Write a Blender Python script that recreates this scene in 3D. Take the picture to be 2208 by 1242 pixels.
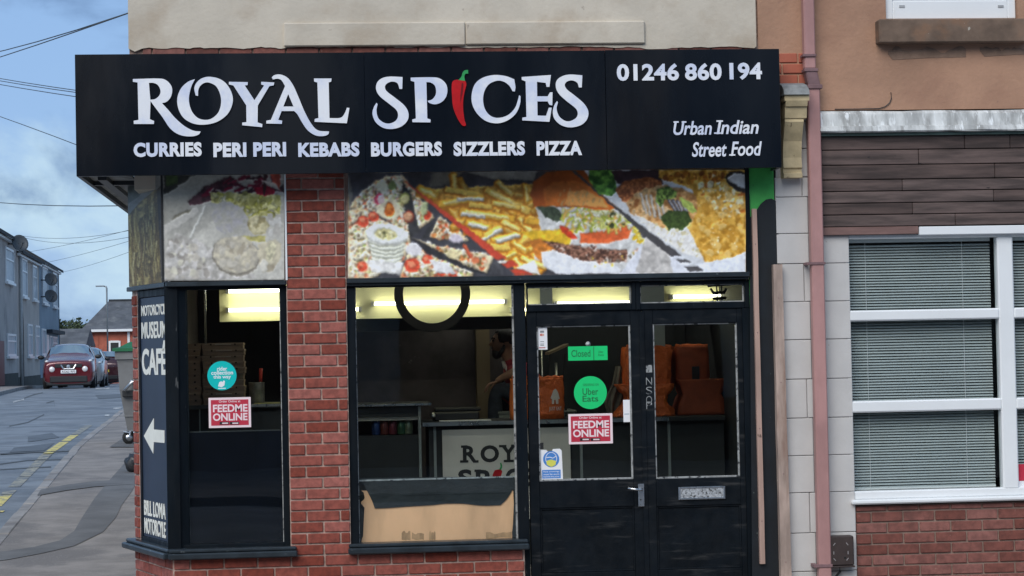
import bpy, bmesh, math, random
import numpy as np
from mathutils import Vector, Matrix

for o in list(bpy.data.objects):
    bpy.data.objects.remove(o, do_unlink=True)
scene = bpy.context.scene
COL = scene.collection
random.seed(7)
rad = math.radians

# ------------------------------------------------------------------ camera
F, CU, CV = 4600.0, 1104.0, 621.0          # focal length and centre in photo pixels (2208 x 1242)
DIST, EYE = 14.55, 1.70                     # camera to shop front, eye height above the pavement
U0, V0, ROLL = 690.0, 761.7, -0.020         # vanishing point of the depth axis, slope of the horizon
Yc = Vector((U0-CU, V0-CV, F)).normalized()
_h = Vector((1, ROLL, 0))
Xc = (_h - _h.dot(Yc)*Yc).normalized()
Zc = Xc.cross(Yc)
CAM = Vector((0, -DIST, EYE))
cam_data = bpy.data.cameras.new('camera')
cam = bpy.data.objects.new('camera', cam_data)
COL.objects.link(cam)
right = Vector((Xc.x, Yc.x, Zc.x)); down = Vector((Xc.y, Yc.y, Zc.y)); fwd = Vector((Xc.z, Yc.z, Zc.z))
m3 = Matrix((right, -down, -fwd)).transposed()
cam.matrix_world = Matrix.Translation(CAM) @ m3.to_4x4()
cam_data.sensor_width = 36.0
cam_data.lens = 36.0*F/2208.0
cam_data.clip_start = 0.1
cam_data.clip_end = 2000.0
scene.camera = cam

# ------------------------------------------------------------------ sky and sun
SUN_EL, SUN_AZ = rad(40), rad(205)          # azimuth measured clockwise from +Y (depth)
world = bpy.data.worlds.new('World'); scene.world = world; world.use_nodes = True
nt = world.node_tree; nt.nodes.clear()
def WN(t, **k):
    n = nt.nodes.new(t)
    for a, b in k.items(): setattr(n, a, b)
    return n
wo = WN('ShaderNodeOutputWorld'); bg = WN('ShaderNodeBackground'); bg.inputs[1].default_value = 0.10
sky = WN('ShaderNodeTexSky', sky_type='NISHITA'); sky.sun_disc = False
sky.sun_elevation = SUN_EL; sky.sun_rotation = SUN_AZ; sky.air_density = 1.0; sky.dust_density = 1.0
tc = WN('ShaderNodeTexCoord')
def cloud(scale, zs, lo, hi, seed, rough=0.55):
    mp = WN('ShaderNodeMapping'); mp.inputs['Scale'].default_value = (1, 1, zs); mp.inputs['Location'].default_value = (seed, seed*1.7, seed*.6)
    nt.links.new(tc.outputs['Generated'], mp.inputs['Vector'])
    n = WN('ShaderNodeTexNoise'); n.inputs['Scale'].default_value = scale; n.inputs['Detail'].default_value = 7; n.inputs['Roughness'].default_value = rough
    n.inputs['Distortion'].default_value = 0.3
    nt.links.new(mp.outputs[0], n.inputs['Vector'])
    r = WN('ShaderNodeMapRange'); r.interpolation_type = 'SMOOTHSTEP'
    r.inputs['From Min'].default_value = lo; r.inputs['From Max'].default_value = hi
    nt.links.new(n.outputs[0], r.inputs['Value']); return r.outputs[0]
def wmix(fac, a, b):
    m = WN('ShaderNodeMix', data_type='RGBA')
    if isinstance(fac, float): m.inputs[0].default_value = fac
    else: nt.links.new(fac, m.inputs[0])
    for s, v in ((6, a), (7, b)):
        if isinstance(v, tuple): m.inputs[s].default_value = (*v, 1)
        else: nt.links.new(v, m.inputs[s])
    return m.outputs[2]
base = wmix(0.86, sky.outputs[0], (1.52, 2.58, 4.45))                       # thin even veil under the blue
c1 = wmix(cloud(8, 1.5, .44, .64, 3.1), base, (3.2, 4.3, 5.1))           # pale cloud
c2 = wmix(cloud(9.5, 1.6, .42, .62, 9.4), c1, (.92, 1.58, 2.8))           # grey-blue cloud undersides
nt.links.new(c2, bg.inputs[0]); nt.links.new(bg.outputs[0], wo.inputs[0])

sun_d = bpy.data.lights.new('sun', 'SUN'); sun_d.energy = 1.5; sun_d.angle = rad(45); sun_d.color = (1.0, 0.96, 0.90)
sun = bpy.data.objects.new('sun', sun_d); COL.objects.link(sun)
sd = Vector((math.sin(SUN_AZ)*math.cos(SUN_EL), math.cos(SUN_AZ)*math.cos(SUN_EL), math.sin(SUN_EL)))
sun.rotation_euler = sd.to_track_quat('Z', 'Y').to_euler(); sun.location = sd*30

scene.render.engine = 'CYCLES'
scene.view_settings.view_transform = 'Standard'
scene.view_settings.look = 'None'
scene.view_settings.exposure = 0.80
scene.view_settings.gamma = 1.0
scene.view_settings.use_curve_mapping = False
scene.cycles.max_bounces = 8
scene.cycles.transparent_max_bounces = 12

# ------------------------------------------------------------------ pixel -> place
def ray(u, v):
    c = Vector(((u-CU)/F, (v-CV)/F, 1.0))
    return Vector((c.dot(Xc), c.dot(Yc), c.dot(Zc)))
def at(u, v, Y):
    d = ray(u, v); t = (Y-CAM.y)/d.y
    return CAM + d*t
def zg(Y):                                  # height of the side-street pavement above the shop-front pavement
    ks = ((-1e4, 0), (0, 0), (16, .48), (58, .76), (62, .76), (102, .25), (116, .10), (1e4, .10))
    for (a, za), (b, zb) in zip(ks[:-1], ks[1:]):
        if Y <= b: return za+(zb-za)*(Y-a)/(b-a)
def atg(u, v, dz=0.0):                      # where the ray meets the ground (dz above the pavement level)
    d = ray(u, v); lo, hi = 1.0, 400.0
    for _ in range(60):
        t = (lo+hi)/2; p = CAM + d*t
        if p.z > zg(p.y)+dz: lo = t
        else: hi = t
    return CAM + d*lo
def rc(u0, v0, u1, v1, Y):                  # pixel rectangle on a plane of depth Y -> x0, x1, z0, z1
    um, vm = (u0+u1)/2, (v0+v1)/2
    return at(u0, vm, Y).x, at(u1, vm, Y).x, at(um, v1, Y).z, at(um, v0, Y).z

# ------------------------------------------------------------------ materials
MATS = {}
def M(name, base, rough=0.6, var=0.12, scale=6.0, bump=0.0, bscale=80.0, metal=0.0, spec=0.5, coat=0.0,
      stain=None, st_scale=1.6, st_lo=.52, st_hi=.72, stretch=(1, 1, 1), orand=0.0, emit=None, attr=None, bdist=0.004,
      fleck=None, fl_scale=90., fl_lo=.66, fl_hi=.72, fl_stretch=(1, 1, 1), rvar=0.0, trans=0.0):
    if name in MATS: return MATS[name]
    m = bpy.data.materials.new(name); m.use_nodes = True; MATS[name] = m
    t = m.node_tree; N = t.nodes; L = t.links
    b = N['Principled BSDF']
    b.inputs['Roughness'].default_value = rough; b.inputs['Metallic'].default_value = metal
    b.inputs['Specular IOR Level'].default_value = spec; b.inputs['Coat Weight'].default_value = coat
    b.inputs['Coat Roughness'].default_value = 0.08
    b.inputs['Transmission Weight'].default_value = trans
    g = N.new('ShaderNodeNewGeometry')
    def noise(sc, st=(1, 1, 1), det=5, off=0.0):
        mp = N.new('ShaderNodeMapping'); mp.inputs['Scale'].default_value = st; mp.inputs['Location'].default_value = (off, off, off)
        L.new(g.outputs['Position'], mp.inputs[0])
        n = N.new('ShaderNodeTexNoise'); n.inputs['Scale'].default_value = sc; n.inputs['Detail'].default_value = det
        n.inputs['Roughness'].default_value = 0.6
        L.new(mp.outputs[0], n.inputs['Vector']); return n.outputs[0]
    def mrange(s, a, c, d=0., e=1., smooth=True):
        r = N.new('ShaderNodeMapRange'); r.interpolation_type = 'SMOOTHSTEP' if smooth else 'LINEAR'
        for k, v in zip(('From Min', 'From Max', 'To Min', 'To Max'), (a, c, d, e)): r.inputs[k].default_value = v
        L.new(s, r.inputs['Value']); return r.outputs[0]
    def mix(f, a, c, mode='MIX'):
        x = N.new('ShaderNodeMix'); x.data_type = 'RGBA'; x.blend_type = mode
        if isinstance(f, float): x.inputs[0].default_value = f
        else: L.new(f, x.inputs[0])
        for i, v in ((6, a), (7, c)):
            if isinstance(v, tuple): x.inputs[i].default_value = (*v[:3], 1)
            else: L.new(v, x.inputs[i])
        return x.outputs[2]
    n1 = noise(scale, stretch)
    if attr:
        a = N.new('ShaderNodeAttribute'); a.attribute_name = attr; col = a.outputs['Color']
        if var: col = mix(mrange(n1, .3, .7), col, mix(float(var), col, (0.4, 0.4, 0.4)))
    else:
        lo = tuple(c*(1-var) for c in base); hi = tuple(min(1, c*(1+var)) for c in base)
        col = mix(mrange(n1, .3, .7), lo, hi)
    if orand:
        oi = N.new('ShaderNodeObjectInfo')
        hs = N.new('ShaderNodeHueSaturation')
        L.new(mrange(oi.outputs['Random'], 0, 1, 1-orand, 1+orand, False), hs.inputs['Value'])
        L.new(mrange(oi.outputs['Random'], 0, 1, 1+orand*.35, 1-orand*.35, False), hs.inputs['Saturation'])
        L.new(col, hs.inputs['Color']); col = hs.outputs[0]
    if stain:
        col = mix(mrange(noise(st_scale, stretch, 8, 4.7), st_lo, st_hi), col, stain)
    if fleck:
        col = mix(mrange(noise(fl_scale, fl_stretch, 3, 1.3), fl_lo, fl_hi), col, fleck)
    L.new(col, b.inputs['Base Color'])
    if rvar:
        L.new(mrange(noise(scale*2.3, stretch, 5, 8.8), .3, .7, max(.02, rough-rvar), min(1, rough+rvar)), b.inputs['Roughness'])
    if bump:
        bp = N.new('ShaderNodeBump'); bp.inputs['Strength'].default_value = bump; bp.inputs['Distance'].default_value = bdist
        L.new(noise(bscale, stretch, 6, 2.2), bp.inputs['Height']); L.new(bp.outputs[0], b.inputs['Normal'])
    if emit:
        b.inputs['Emission Color'].default_value = (*emit[:3], 1); b.inputs['Emission Strength'].default_value = emit[3]
    return m
def glass_mat(name, tint=(.93, .96, .96), refl=1.0):
    m = bpy.data.materials.new(name); m.use_nodes = True; MATS[name] = m
    t = m.node_tree; N = t.nodes; L = t.links; N.clear()
    out = N.new('ShaderNodeOutputMaterial'); mx = N.new('ShaderNodeMixShader'); tr = N.new('ShaderNodeBsdfTransparent')
    gl = N.new('ShaderNodeBsdfGlossy'); fr = N.new('ShaderNodeFresnel'); fr.inputs[0].default_value = 1.45
    tr.inputs[0].default_value = (*tint, 1); gl.inputs[0].default_value = (refl, refl, refl, 1); gl.inputs['Roughness'].default_value = 0.01
    g = N.new('ShaderNodeNewGeometry'); n = N.new('ShaderNodeTexNoise'); n.inputs['Scale'].default_value = 1.7; n.inputs['Detail'].default_value = 1
    bp = N.new('ShaderNodeBump'); bp.inputs['Strength'].default_value = .05; bp.inputs['Distance'].default_value = .02
    L.new(g.outputs['Position'], n.inputs['Vector']); L.new(n.outputs[0], bp.inputs['Height'])
    L.new(bp.outputs[0], gl.inputs['Normal'])
    bf = N.new('ShaderNodeMath'); bf.operation = 'SUBTRACT'; bf.inputs[0].default_value = 1.0; L.new(g.outputs['Backfacing'], bf.inputs[1])
    fm = N.new('ShaderNodeMath'); fm.operation = 'MULTIPLY'; L.new(fr.outputs[0], fm.inputs[0]); L.new(bf.outputs[0], fm.inputs[1])
    f2 = N.new('ShaderNodeMath'); f2.operation = 'MULTIPLY'; f2.use_clamp = True; f2.inputs[1].default_value = 1.25; L.new(fm.outputs[0], f2.inputs[0])
    L.new(f2.outputs[0], mx.inputs[0]); L.new(tr.outputs[0], mx.inputs[1]); L.new(gl.outputs[0], mx.inputs[2]); L.new(mx.outputs[0], out.inputs[0])
    return m

def srgb(r, g, b):
    f = lambda c: ((c/255)/12.92 if c/255 <= .04045 else (((c/255)+.055)/1.055)**2.4)
    return (f(r), f(g), f(b))

# ------------------------------------------------------------------ object helpers
def tag(o, label=None, cat=None, group=None, kind=None):
    if label: o['label'] = label
    if cat: o['category'] = cat
    if group: o['group'] = group
    if kind: o['kind'] = kind
    return o
def thing(name, loc, label, cat, group=None):
    o = bpy.data.objects.new(name, None); o.empty_display_size = .1; COL.objects.link(o); o.location = loc
    return tag(o, label, cat, group)
def root_of(o):
    while o.parent: o = o.parent
    return o
def attach(o, parent):
    if parent is None: return o
    o.parent = parent
    if parent.parent is None and parent.type == 'EMPTY':
        o.matrix_parent_inverse = Matrix.Translation(-Vector(parent.location))
    return o
def link(name, me, mat=None, parent=None):
    o = bpy.data.objects.new(name, me); COL.objects.link(o)
    if mat is not None and not len(me.materials):
        me.materials.append(mat)
    return attach(o, parent)
def part(name, bm, mat, parent=None, smooth=False):
    me = bpy.data.meshes.new(name); bmesh.ops.recalc_face_normals(bm, faces=bm.faces); bm.to_mesh(me); bm.free()
    if smooth:
        me.polygons.foreach_set('use_smooth', [True]*len(me.polygons))
    return link(name, me, mat, parent)
def struct(name, bm, mat, smooth=False):
    return tag(part(name, bm, mat, None, smooth), kind='structure')
def BM(): return bmesh.new()
def box(bm, x0, x1, y0, y1, z0, z1, bev=0.0, mtx=None):
    r = bmesh.ops.create_cube(bm, size=1.0)
    M4 = Matrix.Translation(((x0+x1)/2, (y0+y1)/2, (z0+z1)/2)) @ Matrix.Diagonal((abs(x1-x0), abs(y1-y0), abs(z1-z0), 1))
    bmesh.ops.transform(bm, matrix=M4, verts=r['verts'])
    vs = r['verts']
    if bev:
        es = list({e for v in vs for e in v.link_edges})
        q = bmesh.ops.bevel(bm, geom=es, offset=bev, segments=1, affect='EDGES', profile=.5)
        vs = list({v for f in q['faces'] for v in f.verts} | {v for v in vs if v.is_valid})
    if mtx is not None: bmesh.ops.transform(bm, matrix=mtx, verts=vs)
    return vs
def bx(name, x0, x1, y0, y1, z0, z1, mat, parent=None, bev=0.0):
    bm = BM(); box(bm, x0, x1, y0, y1, z0, z1, bev); return part(name, bm, mat, parent)
def rb(name, u0, v0, u1, v1, y0, y1, mat, parent=None, bev=0.0):
    x0, x1, z0, z1 = rc(u0, v0, u1, v1, y0)
    return bx(name, x0, x1, y0, y1, z0, z1, mat, parent, bev)
def tube(bm, pts, r, n=8, cap=True):
    pts = [Vector(p) for p in pts]; rs = r if isinstance(r, (list, tuple)) else [r]*len(pts)
    rings = []
    for i, p in enumerate(pts):
        d = (pts[min(i+1, len(pts)-1)] - pts[max(i-1, 0)]).normalized()
        a = d.cross(Vector((0, 0, 1)))
        if a.length < 1e-3: a = d.cross(Vector((0, 1, 0)))
        a.normalize(); b = d.cross(a)
        rings.append([bm.verts.new(p + (a*math.cos(2*math.pi*k/n) + b*math.sin(2*math.pi*k/n))*rs[i]) for k in range(n)])
    for i in range(len(rings)-1):
        for k in range(n):
            bm.faces.new((rings[i][k], rings[i][(k+1) % n], rings[i+1][(k+1) % n], rings[i+1][k]))
    if cap:
        bm.faces.new(rings[0]); bm.faces.new(rings[-1])
def prism(bm, pts, y0, y1):                 # outline in x,z pulled along y
    a = [bm.verts.new((x, y0, z)) for x, z in pts]; b = [bm.verts.new((x, y1, z)) for x, z in pts]
    bm.faces.new(a); bm.faces.new(b[::-1]); n = len(pts)
    for i in range(n): bm.faces.new((a[i], a[(i+1) % n], b[(i+1) % n], b[i]))
def prism_h(bm, pts, z0, z1):               # plan outline in x,y pulled up
    a = [bm.verts.new((x, y, z0)) for x, y in pts]; b = [bm.verts.new((x, y, z1)) for x, y in pts]
    bm.faces.new(a); bm.faces.new(b[::-1]); n = len(pts)
    for i in range(n): bm.faces.new((a[i], a[(i+1) % n], b[(i+1) % n], b[i]))
def lathe(bm, prof, c, n=24, axis='Z'):
    c = Vector(c); rings = []
    for r, h in prof:
        ring = []
        for k in range(n):
            a = 2*math.pi*k/n
            if axis == 'Z': v = Vector((r*math.cos(a), r*math.sin(a), h))
            elif axis == 'Y': v = Vector((r*math.cos(a), h, r*math.sin(a)))
            else: v = Vector((h, r*math.cos(a), r*math.sin(a)))
            ring.append(bm.verts.new(c+v))
        rings.append(ring)
    for i in range(len(rings)-1):
        for k in range(n): bm.faces.new((rings[i][k], rings[i][(k+1) % n], rings[i+1][(k+1) % n], rings[i+1][k]))
    bm.faces.new(rings[0]); bm.faces.new(rings[-1])
# ---- flat outlines and lettering, as thin solid pieces
def curve_mesh(loops, thick):
    cu = bpy.data.curves.new('outline', 'CURVE'); cu.dimensions = '2D'; cu.fill_mode = 'BOTH'; cu.extrude = thick/2
    for lp in loops:
        s = cu.splines.new('POLY'); s.points.add(len(lp)-1)
        for i, p in enumerate(lp): s.points[i].co = (p[0], p[1], 0, 1)
        s.use_cyclic_u = True
    o = bpy.data.objects.new('outline', cu)
    me = bpy.data.meshes.new_from_object(o); bpy.data.objects.remove(o); bpy.data.curves.remove(cu)
    return me
def to_wall(me, Y, thick, mtx=None):        # curve plane x,y -> wall plane x,z, front face at Y
    n = len(me.vertices); co = np.empty(n*3); me.vertices.foreach_get('co', co); co = co.reshape(-1, 3)
    out = np.stack([co[:, 0], Y + thick/2 - co[:, 2], co[:, 1]], 1)
    me.vertices.foreach_set('co', out.ravel())
    if mtx is not None: me.transform(mtx)
    me.update(); return me
def text_mesh(s, x0, x1, z0, z1, Y, thick=.004, bold=0.0, shear=0.0, mtx=None, space=1.0):
    cu = bpy.data.curves.new('lettering', 'FONT'); cu.body = s; cu.size = 1.0; cu.offset = bold; cu.shear = shear; cu.space_character = space
    cu.resolution_u = 4
    o = bpy.data.objects.new('lettering', cu)
    cu.extrude = 0.5
    me = bpy.data.meshes.new_from_object(o); bpy.data.objects.remove(o); bpy.data.curves.remove(cu)
    n = len(me.vertices); co = np.empty(n*3); me.vertices.foreach_get('co', co); co = co.reshape(-1, 3)
    mn, mx = co.min(0), co.max(0)
    out = np.stack([x0+(co[:, 0]-mn[0])/(mx[0]-mn[0])*(x1-x0), Y+thick*(1-(co[:, 2]+.5)), z0+(co[:, 1]-mn[1])/(mx[1]-mn[1])*(z1-z0)], 1)
    me.vertices.foreach_set('co', out.ravel())
    if mtx is not None: me.transform(mtx)
    me.update(); return me
def text_px(name, s, u0, v0, u1, v1, Y, mat, parent, **k):
    x0, x1, z0, z1 = rc(u0, v0, u1, v1, Y)
    me = text_mesh(s, x0, x1, z0, z1, Y, **k); me.name = name
    return link(name, me, mat, parent)
def smooth_outline(pts, seg=5):             # 3rd item = corner; between corners a Catmull-Rom curve
    n = len(pts); out = []
    cor = [len(p) > 2 for p in pts]
    for i in range(n):
        p0, p1, p2, p3 = (pts[(i-1) % n], pts[i], pts[(i+1) % n], pts[(i+2) % n])
        a = Vector(p0[:2]); b = Vector(p1[:2]); c = Vector(p2[:2]); d = Vector(p3[:2])
        if cor[i] and cor[(i+1) % n]:
            out.append(b); continue
        if cor[i]: a = b - (c-b)*.5
        if cor[(i+1) % n]: d = c + (c-b)*.5
        for k in range(seg):
            t = k/seg
            out.append(.5*((2*b)+(-a+c)*t+(2*a-5*b+4*c-d)*t*t+(-a+3*b-3*c+d)*t**3))
    return out
def outline_px(name, loops, Y, thick, mat, parent, ox=0, oy=0, sc=1.0, smooth=True):
    """loops in (zoomed) photo pixels, cut as a solid piece standing on the plane Y"""
    res = []
    for lp in loops:
        pl = smooth_outline(lp) if smooth else [Vector(p[:2]) for p in lp]
        res.append([(lambda w: (w.x, w.z))(at(ox+p.x/sc, oy+p.y/sc, Y)) for p in pl])
    me = to_wall(curve_mesh(res, thick), Y, thick); me.name = name
    return link(name, me, mat, parent)
def C(x, y): return (x, y, 1)
def circle(cu, cv, r, n=40, rv=None):
    return [(cu+r*math.cos(2*math.pi*k/n), cv+(rv or r)*math.sin(2*math.pi*k/n)) for k in range(n)]
# ---- bricks
BRICK = {}
def brick_mesh(l, h, d, mat):
    key = (round(l, 3), round(h, 3), mat.name)
    if key not in BRICK:
        bm = BM(); box(bm, -l/2, l/2, 0, d, -h/2, h/2, bev=.0035)
        me = bpy.data.meshes.new('brick'); bm.to_mesh(me); bm.free(); me.materials.append(mat); BRICK[key] = me
    return BRICK[key]
def lay_bricks(parent, org, ang, length, z0, z1, mat, course=.0752, L=.2255, joint=.0120, phase=(0, .5), zref=None, depth=.05, name='brick', hmin=.03):
    """bricks on a wall face that starts at org (x,y) and runs along ang; each one an object of its own"""
    dx, dy = math.cos(ang), math.sin(ang); zref = z1 if zref is None else zref
    k = math.floor((zref-z1)/course); rnd = random.Random(int(abs(org[0])*1000+length*977))
    while True:
        top = zref - k*course; bot = top-course
        if bot < z0-.02: break
        t1, b1 = min(top, z1), max(bot, z0)
        if t1-b1 > hmin:
            s = -L*(1-phase[k % len(phase)]) if phase[k % len(phase)] else 0.0
            while s < length-.004:
                a, b = max(s, 0), min(s+L, length)
                if b-a > .022:
                    l, h = b-a-joint, t1-b1-joint
                    o = bpy.data.objects.new(name, brick_mesh(l, h, depth, mat)); COL.objects.link(o); o.parent = parent
                    if parent.type == 'EMPTY': o.matrix_parent_inverse = Matrix.Translation(-Vector(parent.location))
                    c = (a+b)/2; pj = rnd.uniform(-.0025, .0025)
                    o.location = (org[0]+dx*c-dy*pj, org[1]+dy*c+dx*pj, (t1+b1)/2+rnd.uniform(-.001, .001))
                    o.rotation_euler = (rnd.uniform(-.01, .01), rnd.uniform(-.006, .006), ang+rnd.uniform(-.006, .006))
                s += L
        k += 1
# ------------------------------------------------------------------ the materials of the place
m_cream = M('cream_render', (.57, .51, .42), .85, .12, 1.3, .5, 30, stain=(.45, .37, .28), st_scale=1.7, st_lo=.50, st_hi=.74, bdist=.006, fleck=(.36, .30, .24), fl_scale=16, fl_lo=.70, fl_hi=.80)
m_terra = M('terracotta_render', (.405, .232, .150), .85, .16, 1.6, .9, 34, stain=(.33, .18, .118), st_scale=1.3, st_lo=.48, st_hi=.72, bdist=.005, fleck=(.30, .17, .12), fl_scale=22, fl_lo=.68, fl_hi=.78)
m_terra_bare = M('bare_scratch_coat', (.24, .155, .11), .95, .18, 9, .6, 70)
m_brick = M('red_brick', (.262, .066, .046), .82, .26, 22, .6, 90, orand=.30, stain=(.12, .042, .036), st_scale=2.6, st_lo=.58, st_hi=.86, fleck=(.34, .12, .09), fl_scale=60, fl_lo=.64, fl_hi=.78)
m_brick2 = M('brown_red_brick', (.20, .072, .056), .84, .24, 22, .6, 90, orand=.26, stain=(.09, .040, .034), st_scale=2.2, st_lo=.54, st_hi=.80, fleck=(.36, .20, .16), fl_scale=38, fl_lo=.69, fl_hi=.76)
m_mortar = M('mortar', (.42, .30, .25), .95, .3, 18, .5, 150)
m_mortar2 = M('grey_mortar', (.27, .19, .155), .95, .15, 18, .5, 150)
m_black = M('black_paint', (.0045, .0076, .0112), .42, .25, 5, .18, 90, spec=.16, stretch=(1, 1, .25), fleck=(.075, .078, .08), fl_scale=34, fl_lo=.685, fl_hi=.75, fl_stretch=(1, 1, .16), rvar=.10)
m_door = M('worn_black_door_paint', (.0050, .0076, .0108), .45, .25, 5, .22, 90, spec=.16, fleck=(.05, .05, .05), fl_scale=13, fl_lo=.56, fl_hi=.86, fl_stretch=(.22, 1, 1.6), rvar=.12)
m_bead = M('worn_glazing_bead', (.30, .31, .31), .6, .3, 22, .3, 90, fleck=(.03, .035, .04), fl_scale=30, fl_lo=.55, fl_hi=.65)
m_sill = M('black_sill_paint', (.018, .026, .033), .35, .3, 8, .25, 60, fleck=(.16, .18, .19), fl_scale=26, fl_lo=.64, fl_hi=.74, fl_stretch=(.5, 1, 1))
m_sign = M('sign_face_black', (.0036, .0058, .0100), .26, .3, .6, 0, spec=.34, stain=(.0085, .0085, .010), st_scale=1.4, stretch=(1, 1, .3), rvar=.10)
m_sign_side = M('sign_return_black', (.02, .022, .026), .4, .1, 2)
m_soffit = M('sign_soffit_grey', (.30, .30, .29), .7, .3, 5, .2, 40, stain=(.06, .06, .06), st_scale=3)
m_letter = M('white_acrylic_letter', (.86, .87, .90), .22, .02, 3, 0, spec=.6, coat=.5, stain=(.66, .71, .86), st_scale=3.4, st_lo=.42, st_hi=.62)  # lavender stain tint stands in for sky reflected in the glossy letters
m_chili = M('chili_red', (.50, .005, .008), .3, .2, 8, 0, coat=.3)
m_chili_d = M('chili_dark_red', (.16, .002, .006), .3, .1, 8)
m_green = M('stalk_green', (.03, .33, .09), .35, .2, 12)
m_block = M('painted_block_grey', (.545, .53, .515), .75, .06, 3, .25, 50, stain=(.44, .42, .40), st_scale=1.6, st_lo=.6, st_hi=.85, fleck=(.36, .30, .24), fl_scale=14, fl_lo=.745, fl_hi=.78)
m_blockj = M('block_joint', (.49, .47, .46), .9, .1, 8, .3, 60)
m_pipe = M('pink_pipe_paint', (.42, .225, .21), .55, .14, 4, .2, 40, stain=(.33, .165, .155), st_scale=2.5, stretch=(1, 1, .5), fleck=(.24, .11, .10), fl_scale=30, fl_lo=.72, fl_hi=.78)
m_pipe_d = M('pipe_collar_dark', (.20, .115, .12), .6, .15, 9, .2, 60)
m_plank = M('dark_stained_timber', (.088, .060, .053), .75, .5, 11, .5, 26, stretch=(.18, 1, 1.6), orand=.22, fleck=(.018, .014, .014), fl_scale=14, fl_lo=.68, fl_hi=.73, fl_stretch=(.6, 1, 1.2))
m_trim = M('reddish_timber', (.20, .115, .10), .7, .25, 12, .35, 30, stretch=(.2, 1, 1))
m_lead = M('weathered_lead', (.52, .53, .52), .7, .3, 7, .6, 26, stretch=(1.6, 1, .35), stain=(.30, .30, .29), st_scale=8, st_lo=.48, st_hi=.66, fleck=(.78, .80, .80), fl_scale=22, fl_lo=.56, fl_hi=.70, fl_stretch=(1.5, 1, .3))
m_stone = M('brown_sandstone', (.155, .105, .075), .85, .3, 5, .4, 60, stain=(.24, .13, .075), st_scale=3, fleck=(.4, .36, .3), fl_scale=16, fl_lo=.71, fl_hi=.74)
m_upvc = M('white_upvc', (.80, .82, .83), .3, .03, 2, 0, spec=.5, stain=(.66, .66, .64), st_scale=2.5, st_lo=.62, st_hi=.85)
m_corbel = M('yellowed_stone_paint', (.50, .40, .235), .8, .16, 9, .45, 50, fleck=(.14, .10, .06), fl_scale=24, fl_lo=.66, fl_hi=.72, fl_stretch=(1, 1, .3))
m_slate_cap = M('grey_cement', (.24, .25, .25), .9, .25, 12, .6, 40)
m_batten = M('raw_pink_timber', (.44, .29, .235), .75, .2, 9, .35, 40, stretch=(1, 1, .12), fleck=(.16, .10, .08), fl_scale=16, fl_lo=.70, fl_hi=.74, fl_stretch=(1, 1, .5))
m_batten2 = M('peeling_pale_timber', (.40, .30, .25), .8, .3, 12, .4, 40, stretch=(1, 1, .2), stain=(.24, .15, .115), st_scale=5, st_lo=.5, st_hi=.66)
m_gboard = M('bright_green_paint', (.055, .40, .075), .5, .15, 6, .1, 50, fleck=(.03, .05, .03), fl_scale=30, fl_lo=.70, fl_hi=.73)
m_kboard = M('navy_black_board', (.005, .008, .012), .5, .3, 5, .15, 60, fleck=(.12, .15, .14), fl_scale=34, fl_lo=.73, fl_hi=.76)
m_wood = M('plywood', (.80, .455, .25), .6, .16, 5, .2, 30, stretch=(.8, 1, .25), stain=(.42, .24, .12), st_scale=5, st_lo=.60, st_hi=.8, fleck=(.16, .09, .05), fl_scale=12, fl_lo=.735, fl_hi=.77)
m_film = M('black_polythene', (.022, .026, .028), .38, .2, 4, .5, 9, bdist=.02)
m_steel = M('brushed_steel', (.42, .43, .42), .32, .15, 6, .1, 60, metal=1.0, rvar=.1)
m_chrome = M('worn_aluminium', (.66, .68, .70), .28, .12, 18, .1, 60, metal=1.0, fleck=(.25, .26, .27), fl_scale=50, fl_lo=.6, fl_hi=.7)
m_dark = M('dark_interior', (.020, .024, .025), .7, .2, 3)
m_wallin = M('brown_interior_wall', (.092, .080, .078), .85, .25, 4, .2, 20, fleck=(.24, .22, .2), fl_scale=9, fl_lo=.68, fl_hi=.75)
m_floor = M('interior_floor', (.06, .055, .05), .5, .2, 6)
m_tan = M('tan_timber', (.19, .145, .08), .7, .15, 7, .2, 30, stretch=(1, 1, .2))
m_panel_in = M('cream_light_panel', (.80, .77, .48), .55, .04, 3)
m_tube = M('fluorescent_tube', (.9, .9, .85), .4, 0, 1, emit=(1.0, .95, .64, 6.0))
m_tube2 = M('fill_tube', (.9, .9, .85), .4, 0, 1, emit=(1.0, .96, .84, 9.0))  # glow of the added fill lights inside the shop
m_fit = M('white_fitting', (.7, .7, .66), .4, .05, 4)
m_white = M('white_print', (.84, .84, .86), .4, .02, 5)
m_red = M('red_print', (.52, .030, .060), .4, .05, 6)
m_teal = M('teal_print', (.0, .52, .50), .35, .03, 5)
m_ugreen = M('green_print', (.012, .60, .175), .35, .03, 5)
m_ink = M('black_ink', (.012, .013, .014), .5, .1, 5)
m_ugd = M('dark_green_ink', (.008, .16, .05), .5, .1, 5)
m_pinkw = M('pinkish_white_print', (.86, .70, .72), .4, .02, 5)
m_blue = M('blue_print', (.07, .24, .62), .4, .05, 5)
m_yellow = M('yellow_print', (.72, .70, .12), .4, .05, 5)
m_navy = M('navy_sign', (.020, .032, .060), .4, .12, 3, .04, 60)
m_offw = M('off_white_vinyl', (.86, .85, .76), .5, .05, 9)
m_banner = M('grey_white_banner', (.58, .56, .50), .6, .08, 3, .2, 8, bdist=.01)
m_orange = M('orange_bag_nylon', (.62, .125, .022), .5, .16, 9, 1.0, 11, bdist=.035)
m_orange_d = M('orange_bag_side', (.50, .085, .018), .6, .14, 9, .5, 16, bdist=.012)
m_card = M('brown_cardboard', (.26, .185, .13), .8, .10, 12, .1, 60)
m_hole = M('dark_hole', (.01, .01, .01), .8, 0, 1)
m_glass = glass_mat('window_glass')
m_glass_n = glass_mat('neighbour_glass', tint=(.93, .95, .945))
m_slat = M('blind_slat', (.44, .485, .495), .45, .05, 6)
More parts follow.
